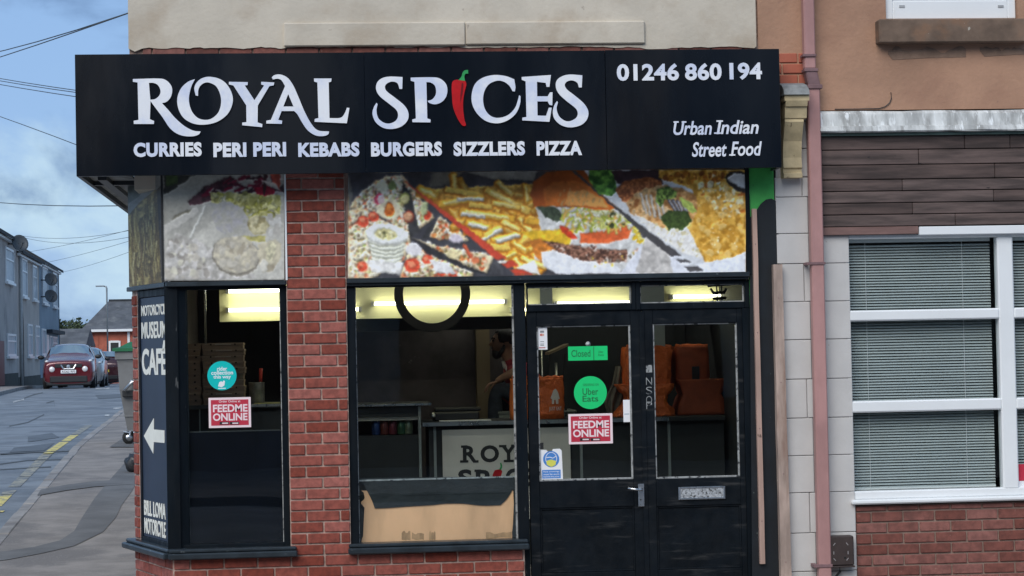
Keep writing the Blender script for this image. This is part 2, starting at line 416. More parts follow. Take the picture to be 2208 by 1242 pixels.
m_asph = M('asphalt', (.18, .205, .235), .85, .2, 1.4, .8, 45, stain=(.125, .148, .178), st_scale=.9, st_lo=.48, st_hi=.60, fleck=(.25, .265, .28), fl_scale=50, fl_lo=.60, fl_hi=.72, rvar=.1)
m_pave = M('pavement_tarmac', (.235, .214, .20), .9, .2, 2.6, .8, 50, stain=(.165, .153, .148), st_scale=1.1, st_lo=.48, st_hi=.62, fleck=(.34, .32, .30), fl_scale=60, fl_lo=.60, fl_hi=.72)
m_patch = M('patched_tarmac', (.125, .125, .128), .9, .2, 2.4, .9, 45, fleck=(.2, .2, .2), fl_scale=120, fl_lo=.64, fl_hi=.76)
m_crack = M('tar_seal', (.075, .085, .095), .7, .2, 6)
m_kerb = M('kerb_concrete', (.26, .25, .245), .85, .16, 4, .4, 60, orand=.12, stain=(.16, .15, .15), st_scale=2.2)
m_line = M('worn_yellow_paint', (.62, .52, .17), .75, .12, 9, .2, 60, fleck=(.17, .18, .19), fl_scale=9, fl_lo=.52, fl_hi=.62)
m_line_f = M('faded_yellow_paint', (.30, .29, .24), .8, .12, 9, .2, 60, fleck=(.15, .165, .18), fl_scale=8, fl_lo=.44, fl_hi=.56)
m_wline = M('worn_white_paint', (.55, .56, .56), .75, .12, 9, .2, 60, fleck=(.16, .175, .19), fl_scale=6, fl_lo=.45, fl_hi=.55)
m_ground = M('far_ground', (.12, .12, .11), .95, .2, .4, .2, 20)
m_rough1 = M('taupe_pebbledash', (.44, .415, .40), .95, .08, .7, .4, 30, stain=(.22, .21, .21), st_scale=.5)
m_rough2 = M('beige_pebbledash', (.47, .43, .395), .95, .08, .7, .4, 30)
m_bluew = M('blue_grey_render', (.235, .30, .36), .9, .08, .7, .2, 30)
m_dbase = M('dark_plinth', (.055, .06, .055), .9, .2, 3, .3, 30)
m_roof = M('slate_roof', (.085, .09, .10), .8, .25, 1.2, .4, 6, stain=(.15, .155, .16), st_scale=1.3, st_lo=.5, st_hi=.7)
m_roof_d = M('dark_roof_edge', (.025, .03, .036), .8, .2, 2)
m_winglass = M('curtained_window', (.34, .40, .45), .35, .15, 3, spec=.4)
m_brick_far = M('orange_red_brick', (.40, .115, .070), .85, .16, 2.5, .2, 30, stain=(.30, .08, .05), st_scale=1.5)
m_dish = M('satellite_dish_grey', (.060, .070, .080), .5, .1, 5)
m_lamp = M('galvanised_steel', (.34, .38, .41), .55, .1, 3, metal=.3)
m_leaf = M('foliage', (.050, .075, .036), .8, .35, .8, .3, 8, orand=.1)
m_trunk = M('bark', (.07, .055, .04), .9, .2, 5)
m_wire = M('cable_black', (.05, .06, .07), .6, .1, 4)
m_carred = M('car_paint_dark_red', (.115, .006, .011), .22, .05, 2, 0, metal=.25, coat=1.0)
m_carmaroon = M('car_paint_maroon', (.06, .012, .015), .25, .05, 2, 0, metal=.25, coat=1.0)
m_carsilver = M('car_paint_silver', (.26, .275, .29), .28, .05, 2, 0, metal=.6, coat=.8)
m_carglass = M('car_glass', (.10, .17, .24), .10, .05, 2, spec=.8, coat=1.0)
m_rubber = M('black_rubber', (.015, .015, .016), .8, .15, 6)
m_plastic = M('black_trim', (.02, .021, .023), .5, .1, 6)
m_lens = M('lamp_lens', (.72, .72, .72), .12, .05, 9, spec=.8, coat=1.0)
m_tail = M('tail_lens', (.42, .02, .03), .15, .1, 9, coat=1.0)
m_binbody = M('bin_grey_plastic', (.175, .178, .18), .6, .1, 4, .1, 30)
m_binlid = M('bin_green_lid', (.012, .14, .055), .5, .1, 4)
m_bag = M('black_sack', (.018, .019, .022), .35, .2, 6, .5, 14, bdist=.02)
m_skin = M('brown_skin', (.27, .145, .09), .55, .1, 10)
m_hair = M('black_hair', (.010, .009, .009), .6, .2, 30, .4, 90)
m_shirt = M('dark_red_shirt', (.34, .032, .050), .8, .12, 9, .3, 30)
m_collar = M('white_collar', (.6, .58, .55), .8, .05, 9)
m_jeans = M('dark_jeans', (.020, .028, .042), .85, .2, 20, .3, 60)
m_gbox = M('grey_green_box', (.20, .23, .21), .6, .08, 5)
m_coat = M('grey_coat', (.13, .12, .10), .9, .15, 12, .4, 30)
m_rust = M('rusty_utility_brown', (.045, .030, .027), .55, .2, 9, .2, 40)
m_oppo = M('opposite_brick', (.085, .05, .042), .9, .2, 2, .2, 20)
# ------------------------------------------------------------------ setting: ground, side street
SKEW = -0.050                               # the side street leans off the shop's depth axis
def strip(name, xs, ys, dz, mat, skew=True):
    """sheet between curves x0(y), x1(y) that follows the rise of the street"""
    bm = BM(); prev = None
    for y in ys:
        a = bm.verts.new((xs[0](y), y, zg(y)+dz)); b = bm.verts.new((xs[1](y), y, zg(y)+dz))
        if prev: bm.faces.new((prev[0], prev[1], b, a))
        prev = (a, b)
    return struct(name, bm, mat)
def yr(a, b, st):
    n = max(1, int(round((b-a)/st))); return [a+(b-a)*i/n for i in range(n+1)]
k0 = atg(0, 1140)                           # kerb edge: two points read on the pavement
k1 = atg(262, 882)
KS = (k1.x-k0.x)/(k1.y-k0.y)
KX0, KY0 = k0.x, k0.y
def kerb_x(y): return KX0 + (y-KY0)*KS
ROADW = 4.5
print('kerb', k0, k1, KS)
bm = BM()
ys = [-120, -60, -20, 0, 3, 6, 9, 12, 15, 18, 30, 45, 58, 62, 90, 102, 116, 150, 300, 700]; prev = None
for y in ys:
    row = [bm.verts.new((x, y, zg(y)-.20)) for x in (-500, -60, 0, 60, 500)]
    if prev:
        for i in range(4): bm.faces.new((prev[i], prev[i+1], row[i+1], row[i]))
    prev = row
struct('ground', bm, m_ground)
strip('road', (lambda y: kerb_x(y)-ROADW, kerb_x), [-2.6, 0]+yr(1.5, 18, 1.5)+yr(22, 58, 4)+[62]+yr(67, 102, 5)+[116, 132], -.115, m_asph)
strip('pavement', (lambda y: kerb_x(y)+.13, lambda y: 3.0), [-2.6, 0]+yr(1.5, 18, 1.5)+yr(22, 58, 4)+[62]+yr(67, 102, 5)+[116, 132], 0.0, m_pave)
strip('pavement_opposite', (lambda y: kerb_x(y)-ROADW-4, lambda y: kerb_x(y)-ROADW-.13), [-2.6, 0]+yr(1.5, 18, 1.5)+yr(22, 58, 4)+[62]+yr(67, 102, 5)+[116, 132], 0.0, m_pave)
# main road and pavements in front of the shop
bm = BM(); vs = [bm.verts.new(p) for p in ((-60, -11, -.113), (60, -11, -.113), (60, -2.6, -.113), (-60, -2.6, -.113))]; bm.faces.new(vs)
struct('main_road', bm, m_asph)
bm = BM(); vs = [bm.verts.new(p) for p in ((3.0, -2.6, .001), (60, -2.6, .001), (60, .1, .001), (3.0, .1, .001))]; bm.faces.new(vs)
struct('front_pavement', bm, m_pave)
bm = BM(); vs = [bm.verts.new(p) for p in ((-60, -17, .001), (60, -17, .001), (60, -11, .001), (-60, -11, .001))]; bm.faces.new(vs)
struct('far_side_pavement', bm, m_pave)
# kerb stones
kerb = thing('kerb', (kerb_x(0), 0, -.115), None, None); kerb['kind'] = 'structure'
y = -2.4; rnd = random.Random(3)
while y < 70:
    l = .91; a = Vector((kerb_x(y), y, zg(y))); b = Vector((kerb_x(y+l), y+l, zg(y+l)))
    bm = BM(); box(bm, -.0, .125, 0, (b-a).length-.012, -.2, .003, .012)
    o = part('kerb_stone', bm, m_kerb, None); o.location = a + Vector((rnd.uniform(-.008, .008), 0, rnd.uniform(-.008, .006)))
    d = (b-a); o.rotation_euler = (math.atan2(d.z, d.y), 0, -math.atan2(d.x, d.y)); attach(o, kerb)
    y += l
kerb2 = thing('kerb_opposite', (kerb_x(0)-ROADW, 0, -.115), None, None); kerb2['kind'] = 'structure'
y = -2.4
while y < 110:
    l = 3.6; a = Vector((kerb_x(y)-ROADW-.13, y, zg(y))); b = Vector((kerb_x(y+l)-ROADW-.13, y+l, zg(y+l)))
    bm = BM(); box(bm, 0, .13, 0, (b-a).length-.012, -.2, .003, .012)
    o = part('kerb_stone', bm, m_kerb, None); o.location = a
    d = (b-a); o.rotation_euler = (math.atan2(d.z, d.y), 0, -math.atan2(d.x, d.y)); attach(o, kerb2)
    y += l
# yellow line, worn into pieces, drawn on the road from where the photo shows it
def road_quad(name, px, dz, mat, pave=False):
    bm = BM(); base_dz = 0.0 if pave else -.115
    pts = [atg(u, v, base_dz) for u, v in px]
    vs = [bm.verts.new((p.x, p.y, zg(p.y)+base_dz+dz)) for p in pts]; bm.faces.new(vs)
    return struct(name, bm, mat)
def yline(y0, y1, off, w, mat, dz=.005):
    bm = BM(); prev = None
    for y in yr(y0, y1, .5):
        a = bm.verts.new((kerb_x(y)-off-w, y, zg(y)-.115+dz)); b = bm.verts.new((kerb_x(y)-off, y, zg(y)-.115+dz))
        if prev: bm.faces.new((prev[0], prev[1], b, a))
        prev = (a, b)
    return struct('yellow_line', bm, mat)
def y_at(v, u):
    return atg(u, v, -.115).y
for (ua, va, ub, vb, mt) in ((0, 1092, 22, 1068, m_line), (26, 1066, 36, 1058, m_line_f), (38, 1050, 64, 1030, m_line_f), (66, 1028, 112, 980, m_line_f),
                             (115, 978, 156, 953, m_line), (150, 951, 178, 938, m_line), (180, 936, 200, 917, m_line_f)):
    pa, pb = atg(ua+6, va, -.115), atg(ub, vb, -.115)
    off = kerb_x(pa.y)-pa.x
    yline(pa.y, max(pb.y, pa.y+.4), .30, .14, mt)
p = atg(0, 1104, -.115)
bm = BM(); z = zg(p.y)-.110
for i in range(1):
    vs = [bm.verts.new(q) for q in ((p.x-1.2, p.y-.08, z), (kerb_x(p.y)-.22, p.y-.08, z), (kerb_x(p.y)-.22, p.y+.08, z+.003), (p.x-1.2, p.y+.08, z+.003))]; bm.faces.new(vs)
struct('yellow_end_bar', bm, m_line)
# trench patches in the pavement and tar seams in the road
def patch(name, px, mat, dz=.005, pave=True):
    bm = BM(); bd = 0.0 if pave else -.115
    pts = [atg(u, v, bd) for u, v in px]
    vs = [bm.verts.new((p.x, p.y, zg(p.y)+bd+dz)) for p in pts]
    f = bm.faces.new(vs)
    bmesh.ops.triangulate(bm, faces=[f])
    return struct(name, bm, mat)
def ribbon(name, left, rightp, mat, dz=.005, pave=True):
    bm = BM(); bd = 0.0 if pave else -.115; prev = None
    for (a, b) in zip(left, rightp):
        A, B = atg(*a, bd), atg(*b, bd)
        va = bm.verts.new((A.x, A.y, zg(A.y)+bd+dz)); vb = bm.verts.new((B.x, B.y, zg(B.y)+bd+dz))
        if prev: bm.faces.new((prev[0], prev[1], vb, va))
        prev = (va, vb)
    return struct(name, bm, mat)
ribbon('trench_patch', [(-40, 1196), (20, 1188), (75, 1180), (130, 1166), (160, 1146), (176, 1118), (204, 1075), (236, 1036), (268, 1000), (300, 960)],
       [(-40, 1216), (20, 1207), (90, 1194), (160, 1178), (222, 1148), (250, 1116), (262, 1090), (284, 1060), (300, 1030), (330, 985)], m_patch)
ribbon('cross_patch', [(80, 1070), (140, 1059), (200, 1051), (290, 1045)], [(88, 1057), (145, 1046), (205, 1039), (290, 1033)], m_patch, .008)
ribbon('cover_patch', [(236, 965), (262, 948)], [(300, 965), (300, 948)], m_patch, .009)
for pts in (((20, 918), (60, 910), (95, 893)), ((100, 868), (116, 864), (118, 876)), ((52, 858), (72, 850), (92, 846)), ((0, 978), (80, 974), (150, 972)),
            ((0, 1000), (60, 992), (140, 990)), ((0, 1012), (70, 1008), (110, 1006))):
    bm = BM(); prev = None
    for u, v in pts:
        A, B = atg(u, v, -.115), atg(u, v+2.2, -.115)
        va = bm.verts.new((A.x, A.y, zg(A.y)-.110)); vb = bm.verts.new((B.x, B.y, zg(B.y)-.110))
        if prev: bm.faces.new((prev[0], prev[1], vb, va))
        prev = (va, vb)
    struct('tar_seam', bm, m_crack)
for q in (((60, 942), (112, 934), (128, 944), (60, 954)), ((205, 852), (262, 850), (266, 858), (212, 860)), ((30, 966), (118, 956), (96, 972), (20, 976))):
    patch('road_patch', q, M('road_patch_dark', (.10, .118, .14), .85, .15, 2, .5, 60), .006, False)
for q in (((206, 837), (236, 836), (236, 838.5), (206, 839.5)), ((226, 895), (236, 894), (236, 898), (226, 898)), ((28, 866), (52, 860), (52, 863), (28, 869)), ((244, 880), (262, 878), (262, 881), (244, 883))):
    patch('white_line', q, m_wline, .006, False)
# ------------------------------------------------------------------ the corner takeaway
XC = at(277, 300, 0).x                      # corner of the building
XR = at(1632, 60, 0).x                      # party line to the neighbour (upper wall)
XR2 = at(1680, 800, 0).x
A2 = Vector((at(372, 1100, 0).x, 0.0)); B2 = Vector((at(287, 900, .92).x, .92))
ANG = math.atan2(A2.y-B2.y, A2.x-B2.x); SPL = (A2-B2).length
MS = Matrix.Translation((B2.x, B2.y, 0)) @ Matrix.Rotation(ANG, 4, 'Z')
MSi = MS.inverted()
def on_splay(u, v, off=0.0):                # pixel -> (s, z) on the splayed corner plane, off = depth behind its face
    o = MSi @ CAM; d = MSi.to_3x3() @ ray(u, v); t = (off-o.y)/d.y; p = o+d*t
    return p.x, p.z
print('splay', A2, B2, math.degrees(ANG), SPL)
shop = thing('corner_shop', ((XC+XR)/2, 0, 0), 'cream rendered corner takeaway shop with black timber front and red brick pier', 'building')
Z_SIGN_B = at(920, 371, -.28).z; Z_SIGN_T = at(920, 112, -.28).z
Z_SILL = at(930, 1176, 0).z
ZT = 6.6
XL_IN = XC+.02
# --- masonry behind everything
bm = BM()
box(bm, XC+.012, XR2, .035, .26, Z_SIGN_B+.05, ZT); box(bm, A2.x+.01, XR2, .036, .26, Z_SIGN_B-.7, Z_SIGN_B+.05)   # over the shop front (behind sign and panels)
part('front_wall', bm, m_mortar, shop)
bm = BM(); box(bm, XC+.012, XC+.24, .93, 9.0, -.3, ZT); box(bm, XC+.012, XC+.24, .26, .93, Z_SIGN_B-.05, ZT)
part('side_wall', bm, m_cream, shop)
bm = BM(); box(bm, XC+.24, XR2, 8.8, 9.0, -.3, ZT); part('rear_wall', bm, m_cream, shop)
bm = BM(); box(bm, XR2-.02, XR2+.1, .27, 8.8, -.3, ZT); part('party_wall', bm, m_dark, shop)
bm = BM(); prism(bm, [(XC-.2, ZT), (XR2+.05, ZT), (XR2+.05, ZT+.2), (XC-.2, ZT+.2)], -.25, 9.2); part('roof_edge', bm, m_roof_d, shop)
bm = BM()
for y0, y1, z0, z1 in ((-.3, 4.5, ZT+.2, ZT+2.3), (4.5, 9.3, ZT+2.3, ZT+.2)):
    vs = [bm.verts.new(p) for p in ((XC-.25, y0, z0), (XR2+.05, y0, z0), (XR2+.05, y1, z1), (XC-.25, y1, z1))]; bm.faces.new(vs)
part('roof', bm, m_roof, shop)
# --- cream render with its ragged lower edge
def ragged(u0, v0, u1, v1, step, amp, Y, y1, name, mat, parent, seed=1, left=0.0, notch=()):
    rnd = random.Random(seed); pts = []
    u = u0; drift = 0
    while u < u1:
        drift = .7*drift + rnd.uniform(-amp, amp)
        dv = drift
        for (a, b, d) in notch:
            if a < u < b: dv += d
        pts.append((u, v0+(v1-v0)*(u-u0)/(u1-u0)+dv)); u += step*rnd.uniform(.5, 1.5)
    pts.append((u1, v1))
    w = [at(a, b, Y) for a, b in pts]; poly = [(p.x, p.z) for p in w]
    xr, xl = w[-1].x, w[0].x; top = ZT
    poly.append((xr, top))
    z = top; side = []
    while z > w[0].z+.06:
        side.append((xl + (rnd.uniform(0, left) if left else 0), z)); z -= rnd.uniform(.05, .2)
    poly += side
    me = to_wall(curve_mesh([poly], y1-Y), Y, y1-Y); return link(name, me, mat, parent)
upw = ragged(277, 104, 1631, 100, 11, 1.7, -.006, .034, 'upper_wall', m_cream, shop, 5, .004, notch=((277, 300, 6), (300, 350, -1), (520, 560, 2), (1392, 1632, 3)))
x0, x1, z0, z1 = rc(612, 48, 1004, 99, -.03); x2 = at(1391, 73, -.03).x
bx('render_band', x0, x1-.002, -.032, .02, z0, z1, m_cream, shop, .008)
bx('render_band', x1+.002, x2, -.029, .02, z0+.004, z1, m_cream, shop, .008)
bmw = BM(); zz = at(900, 105, 0).z
x0 = at(306, 110, 0).x; x1 = at(1630, 110, 0).x
core = bx('exposed_brick_course', XC+.014, XR2-.002, .018, .0345, Z_SIGN_T-.06, zz+.05, m_mortar2, shop)
lay_bricks(core, (x0, .002), 0, x1-x0, Z_SIGN_T-.07, zz+.03, m_brick2, zref=zz+.025, phase=(.3, .8), depth=.03)
# --- brick base, pier, splay
PX0, PX1 = at(622, 900, 0).x, at(752, 900, 0).x
DX0 = at(1132, 1215, 0).x
ZREF = at(690, 408, 0).z
ZLOW = ZREF-math.ceil((ZREF-(Z_SILL-.018))/.0752)*.0752
base_p = bx('brick_base', A2.x-.005, DX0, .012, .22, -.3, Z_SILL-.02, m_mortar, shop)
lay_bricks(base_p, (A2.x, 0), 0, DX0-A2.x, -.05, ZLOW, m_brick, zref=ZREF, phase=(0, .5))
for xa_, xb_ in ((A2.x, PX0), (PX1, DX0)): lay_bricks(base_p, (xa_, 0), 0, xb_-xa_, ZLOW, Z_SILL-.02, m_brick, zref=ZREF, phase=(.2, .7), hmin=.012)
pier = bx('brick_pier', PX0, PX1, .012, .24, Z_SILL-.018, Z_SIGN_B+.10, m_mortar, shop)
lay_bricks(pier, (PX0, 0), 0, PX1-PX0, ZLOW, Z_SIGN_B+.08, m_brick, zref=ZREF, phase=(0, .5))
bm = BM(); box(bm, -.02, SPL-.004, .012, .2, -.3, Z_SILL-.02, mtx=MS); spl_base = part('splay_brick_base', bm, m_mortar, shop)
lay_bricks(spl_base, B2, ANG, SPL-.012, -.05, Z_SILL-.018, m_brick, zref=ZREF, phase=(0, .5))
bm = BM(); box(bm, -.02, .118, .012, .2, Z_SILL-.018, Z_SIGN_B, mtx=MS); spl_st = part('splay_brick_strip', bm, m_mortar, shop)
lay_bricks(spl_st, B2, ANG, .115, Z_SILL-.018, at(280, 632, .92).z, m_brick, zref=ZREF, phase=(0, 0), L=.112)
# --- left window (front face) with corner post
ZR0, ZR1 = at(690, 613, 0).z, at(690, 603, 0).z            # transom ledge over the windows
ZG1 = at(690, 620, 0).z
win = bx('shop_window', at(358, 900, .02).x, at(387, 900, .02).x, .015, .13, Z_SILL-.03, ZR1, m_black, shop, .004)     # corner post
gx0, gx1 = at(386, 900, .03).x, at(608, 900, .03).x
bm = BM(); box(bm, gx1, PX0-.001, .035, .13, Z_SILL-.02, ZR0, .003); box(bm, gx0, gx1, .037, .13, ZG1, ZR0, .003); box(bm, gx0, gx1, .037, .13, Z_SILL-.02, at(500, 1172, .04).z, .003)
part('frame', bm, m_black, win)
bx('glass_pane', gx0-.003, gx1+.003, .085, .091, at(500, 1173, .04).z-.003, ZG1+.003, m_glass, win)
bm = BM(); box(bm, gx0, gx0+.014, .07, .084, at(500, 1172, .04).z, ZG1); box(bm, gx1-.006, gx1, .07, .084, at(500, 1172, .04).z, ZG1)
part('glazing_bead', bm, m_bead, win)
# ledge over left window and splay
bm = BM(); box(bm, A2.x-.01, PX0-.001, -.022, .12, ZR0, ZR1, .004); part('window_ledge', bm, m_sill, win)
bm = BM(); box(bm, -.05, SPL+.012, -.022, .12, ZR0+.001, ZR1+.001, .004, mtx=MS); part('window_ledge', bm, m_sill, win)
# sills
def sill_prof(bm, x0, x1, z, mtx=None):
    box(bm, x0, x1, -.075, .10, z-.045, z-.004, .008, mtx); box(bm, x0+.004, x1-.004, -.045, .10, z-.004, z+.022, .008, mtx)
bm = BM(); sill_prof(bm, A2.x-.028, at(641, 1190, -.07).x, Z_SILL); part('sill', bm, m_sill, win)
bm = BM(); sill_prof(bm, -.09, SPL+.02, Z_SILL+.002, MS); part('sill', bm, m_sill, win)
# splay window: frame and the board over it
s0 = .122; s1 = on_splay(357, 900, .04)[0]
zsa, zsb = Z_SILL+.01, ZR0-.002
sw = None
bm = BM(); box(bm, s0, s0+.045, .012, .12, zsa, zsb, .003, MS); box(bm, s0+.045, SPL-.03, .013, .12, zsb-.05, zsb, .003, MS); box(bm, s0+.045, SPL-.03, .013, .12, zsa, zsa+.045, .003, MS); box(bm, SPL-.09, SPL-.012, .018, .12, zsa, zsb, .003, MS)
sw = part('splay_window', bm, m_black, shop)
bm = BM(); box(bm, s0+.02, SPL-.05, .118, .14, zsa, zsb, 0, MS); part('backing_board', bm, m_dark, sw)
# --- main window
mx0, mx1 = at(770, 900, .03).x, at(1113, 900, .03).x
ZM1 = at(940, 617, .03).z; ZM0 = at(940, 1168, .03).z
bm = BM()
box(bm, PX1+.001, mx0, .03, .13, ZM0, ZM1, .003); box(bm, mx1, at(1137, 900, .03).x, .03, .14, -.02, ZM1, .003)
box(bm, PX1+.001, at(1137, 900, .03).x, .032, .13, ZM1, ZR0+.03, .003); box(bm, PX1+.001, mx1, .032, .13, Z_SILL-.02, ZM0, .003)
mw = part('main_window', bm, m_black, shop)
bx('glass_pane', mx0-.003, mx1+.003, .085, .091, ZM0-.003, ZM1+.003, m_glass, mw)
bm = BM(); box(bm, mx1-.012, mx1, .07, .084, ZM0, ZM1); box(bm, mx0, mx0+.006, .07, .084, ZM0, ZM1); part('glazing_bead', bm, m_bead, mw)
bm = BM(); sill_prof(bm, at(751, 1185, -.07).x, at(1142, 1185, -.07).x, Z_SILL+.004); part('sill', bm, m_sill, mw)
XJ1 = at(1618, 700, .0).x
zl0, zl1 = at(1180, 604, -.03).z, at(1180, 593, -.03).z
bm = BM(); box(bm, PX1+.001, XJ1, -.03, .12, zl0, zl1, .005); box(bm, PX1+.001, XJ1-.005, -.008, .12, zl0-.016, zl0-.0005, .004); part('window_ledge', bm, m_sill, mw)
# --- transom lights above the doors
def frame4(bm, x0, x1, z0, z1, gx0, gx1, gz0, gz1, y0, y1, bev=.003):
    box(bm, x0, gx0, y0, y1, z0, z1, bev); box(bm, gx1, x1, y0, y1, z0, z1, bev)
    box(bm, gx0, gx1, y0+.0015, y1, gz1, z1, bev); box(bm, gx0, gx1, y0+.0015, y1, z0, gz0, bev)
zt1 = zl0-.018; zt0 = at(1370, 668, .03).z
for (ua, ub, va, vb, xa, xb) in ((1137, 1362, 617, 656, 1137.3, 1371), (1381, 1606, 613, 652, 1371.4, 1618)):
    a0, a1, b0, b1 = rc(ua, va, ub, vb, .03); bm = BM()
    frame4(bm, at(xa, 640, .03).x, at(xb, 640, .03).x, zt0, zt1, a0, a1, b0, b1, .034, .13)
    tw = part('transom_light', bm, m_black, shop)
    bx('glass_pane', a0-.003, a1+.003, .085, .091, b0-.003, b1+.003, m_glass, tw)
    bm = BM(); frame4(bm, a0, a1, b0, b1, a0+.009, a1-.009, b0+.008, b1-.008, .072, .0845, 0); part('glazing_bead', bm, m_bead, tw)
# --- door frame jambs and the two leaves
bm = BM(); box(bm, at(1606, 900, .03).x, XJ1+.055, .028, .16, -.02, zt0-.001, .003); part('door_jamb', bm, m_black, shop)
bx('door_step', DX0, XR2, -.04, .3, -.12, .012, m_stone, shop, .01)
def door(u0, u1, g0, g1, vt, gv0, gv1, vr, label, y0=.05):
    x0, x1 = at(u0, 900, y0).x, at(u1, 900, y0).x; uc = (u0+u1)/2
    a0, a1, b0, b1 = rc(g0, gv0, g1, gv1, y0)
    zt = at(uc, vt, y0).z; zr = at(uc, vr, y0).z; z0 = .018
    bm = BM()
    box(bm, x0, a0, y0, y0+.05, z0, zt, .003); box(bm, a1, x1, y0, y0+.05, z0, zt, .003)
    box(bm, a0, a1, y0+.001, y0+.05, b1, zt, .003); box(bm, a0, a1, y0+.001, y0+.05, zr, b0, .003); box(bm, a0, a1, y0+.001, y0+.05, z0, .16, .003)
    d = part('door', bm, m_door, shop); d['label'] = label
    bx('glass_pane', a0-.003, a1+.003, y0+.025, y0+.031, b0-.003, b1+.003, m_glass, d)
    bm = BM(); t = .013; frame4(bm, a0, a1, b0, b1, a0+t*.8, a1-t, b0+t, b1-t*.6, y0+.010, y0+.0245, .002); part('glazing_bead', bm, m_bead, d)
    bm = BM(); box(bm, a0-.002, a1+.002, y0+.018, y0+.045, .155, zr+.004); part('panel', bm, m_door, d)
    bm = BM(); t = .012; frame4(bm, a0, a1, .16, zr, a0+t, a1-t, .172, zr-t, y0+.006, y0+.0175, .003); part('panel_moulding', bm, m_door, d)
    return d, (x0, x1, a0, a1, b0, b1, zr)
d1, q1 = door(1139.5, 1388, 1160, 1363, 669, 702, 1036, 1094, 'black door leaf with lever handle')
d2, q2 = door(1389, 1605.5, 1411, 1593, 666, 697, 1031, 1090, 'black door leaf with letter plate', .046)
# astragal on the meeting stile
bx('meeting_bead', at(1383, 900, .04).x, at(1394, 900, .04).x, .038, .0495, .03, at(1388, 672, .04).z, m_door, d1, .003)
# lever handle
hx, _, hz0, hz1 = rc(1376, 1043, 1389, 1092, .04); hx1 = at(1389, 1070, .04).x
bx('lock_plate', hx, hx1, .0285, .0375, hz0, hz1, m_chrome, d1, .002)
bm = BM(); p = at(1383, 1056, 0); tube(bm, [(p.x, .03, p.z), (p.x, -.012, p.z)], .009); q = at(1354, 1053, -.012); tube(bm, [(p.x+.008, -.012, p.z), (p.x-.04, -.014, p.z+.004), (q.x, -.010, q.z)], [.009, .0085, .007]); part('lever_handle', bm, m_chrome, d1, True)
bm = BM(); p = at(1383, 1078, 0); lathe(bm, [(.0045, .024), (.0045, .0283)], (p.x, 0, p.z), 10, 'Y'); part('keyhole', bm, m_hole, d1)
# letter plate
a0, a1, b0, b1 = rc(1463, 1049, 1564, 1077, .04); bm = BM(); frame4(bm, a0, a1, b0, b1, a0+.014, a1-.014, b0+.014, b1-.012, .032, .0455, .003); lp = part('letter_plate', bm, m_chrome, d2)
bx('flap', a0+.014, a1-.014, .039, .0455, b0+.014, b1-.012, M('scuffed_flap', (.58, .60, .62), .4, .3, 60, .3, 90, metal=.6, fleck=(.10, .10, .10), fl_scale=60, fl_lo=.54, fl_hi=.62), d2)
# scratched lettering down the meeting stile
me = None
for (v, s) in ((795, 'I'), (822, 'N'), (842, 'S'), (862, 'O'), (874, 'P')):
    text_px('scratched_mark', s, 1393, v-8, 1406, v+8, .0455, m_bead, d2, thick=.001, bold=-.012)
# --- timber boxing beside the door
gb0, gb1, gz0, gz1 = rc(1616, 364, 1678, 470, .0)
bm = BM(); box(bm, XJ1+.005, XR2-.004, .012, .03, -.1, Z_SIGN_B+.05); part('side_board', bm, m_gboard, shop)
pl = [(1616, 470), (1626, 462), (1640, 440), (1652, 430), (1664, 428), (1672, 433), (1677, 430), (1684, 700), (1690, 1260), (1622, 1260), (1618, 800)]
o = outline_px('side_board_cover', [[C(*p) for p in pl]], .006, .0055, m_kboard, shop)
# --- corbel at the party line
prof = [(0, 0)]
cx0, cx1, cz0, cz1 = rc(1692, 207, 1742, 381, -.16)
H = cz1-cz0
pr = [(.10, 0), (-.085, 0), (-.09, .05), (-.07, .065), (-.07, .11), (-.085, .125), (-.075, .25), (-.095, .45), (-.14, .60), (-.165, .68), (-.160, .72), (-.17, .725), (-.18, .80), (-.185, .86), (-.20, .865), (-.215, .93), (-.215, 1.0), (.10, 1.0)]
bm = BM(); pts = [(y, cz0+t*H) for y, t in pr]
def slab_x(bm, pts, x0, x1):
    a = [bm.verts.new((x0, y, z)) for y, z in pts]; b = [bm.verts.new((x1, y, z)) for y, z in pts]
    bm.faces.new(a); bm.faces.new(b[::-1]); n = len(pts)
    for i in range(n): bm.faces.new((a[i], a[(i+1) % n], b[(i+1) % n], b[i]))
slab_x(bm, pts[:11]+[(.10, pts[10][1])], cx0+.004, cx1-.028)
slab_x(bm, [(.10, pts[10][1]+.0005)]+[(y, z+.0005) for y, z in pts[10:16]]+[(.10, pts[15][1])], cx0+.002, cx1-.008)
slab_x(bm, [(.10, pts[15][1]+.001)]+[(y, z+.001) for y, z in pts[15:]], cx0-.006, cx1+.004)
corb = part('corbel', bm, m_corbel, shop); corb['label'] = 'scrolled yellowed stone bracket'
bm = BM(); rnd = random.Random(4)
cap = [(-.235, 0), (-.22, .035), (-.15, .075), (-.05, .10), (.04, .10), (.04, 0)]
slab_x(bm, [(y, cz1+.002+z) for y, z in cap], cx0-.012, cx1+.002); part('cement_cap', bm, m_slate_cap, shop)
bm = BM(); zc = at(1710, 178, 0).z; zcb = at(1710, 112, 0).z
sm = bx('bare_brickwork', at(1680, 150, 0).x, at(1740, 150, 0).x, .016, .032, zc-.05, zcb, m_mortar, shop)
lay_bricks(sm, (at(1680, 150, 0).x, .0), 0, at(1738, 150, 0).x-at(1680, 150, 0).x, zc-.04, zcb-.004, m_brick_far, phase=(.6, .1), depth=.025)
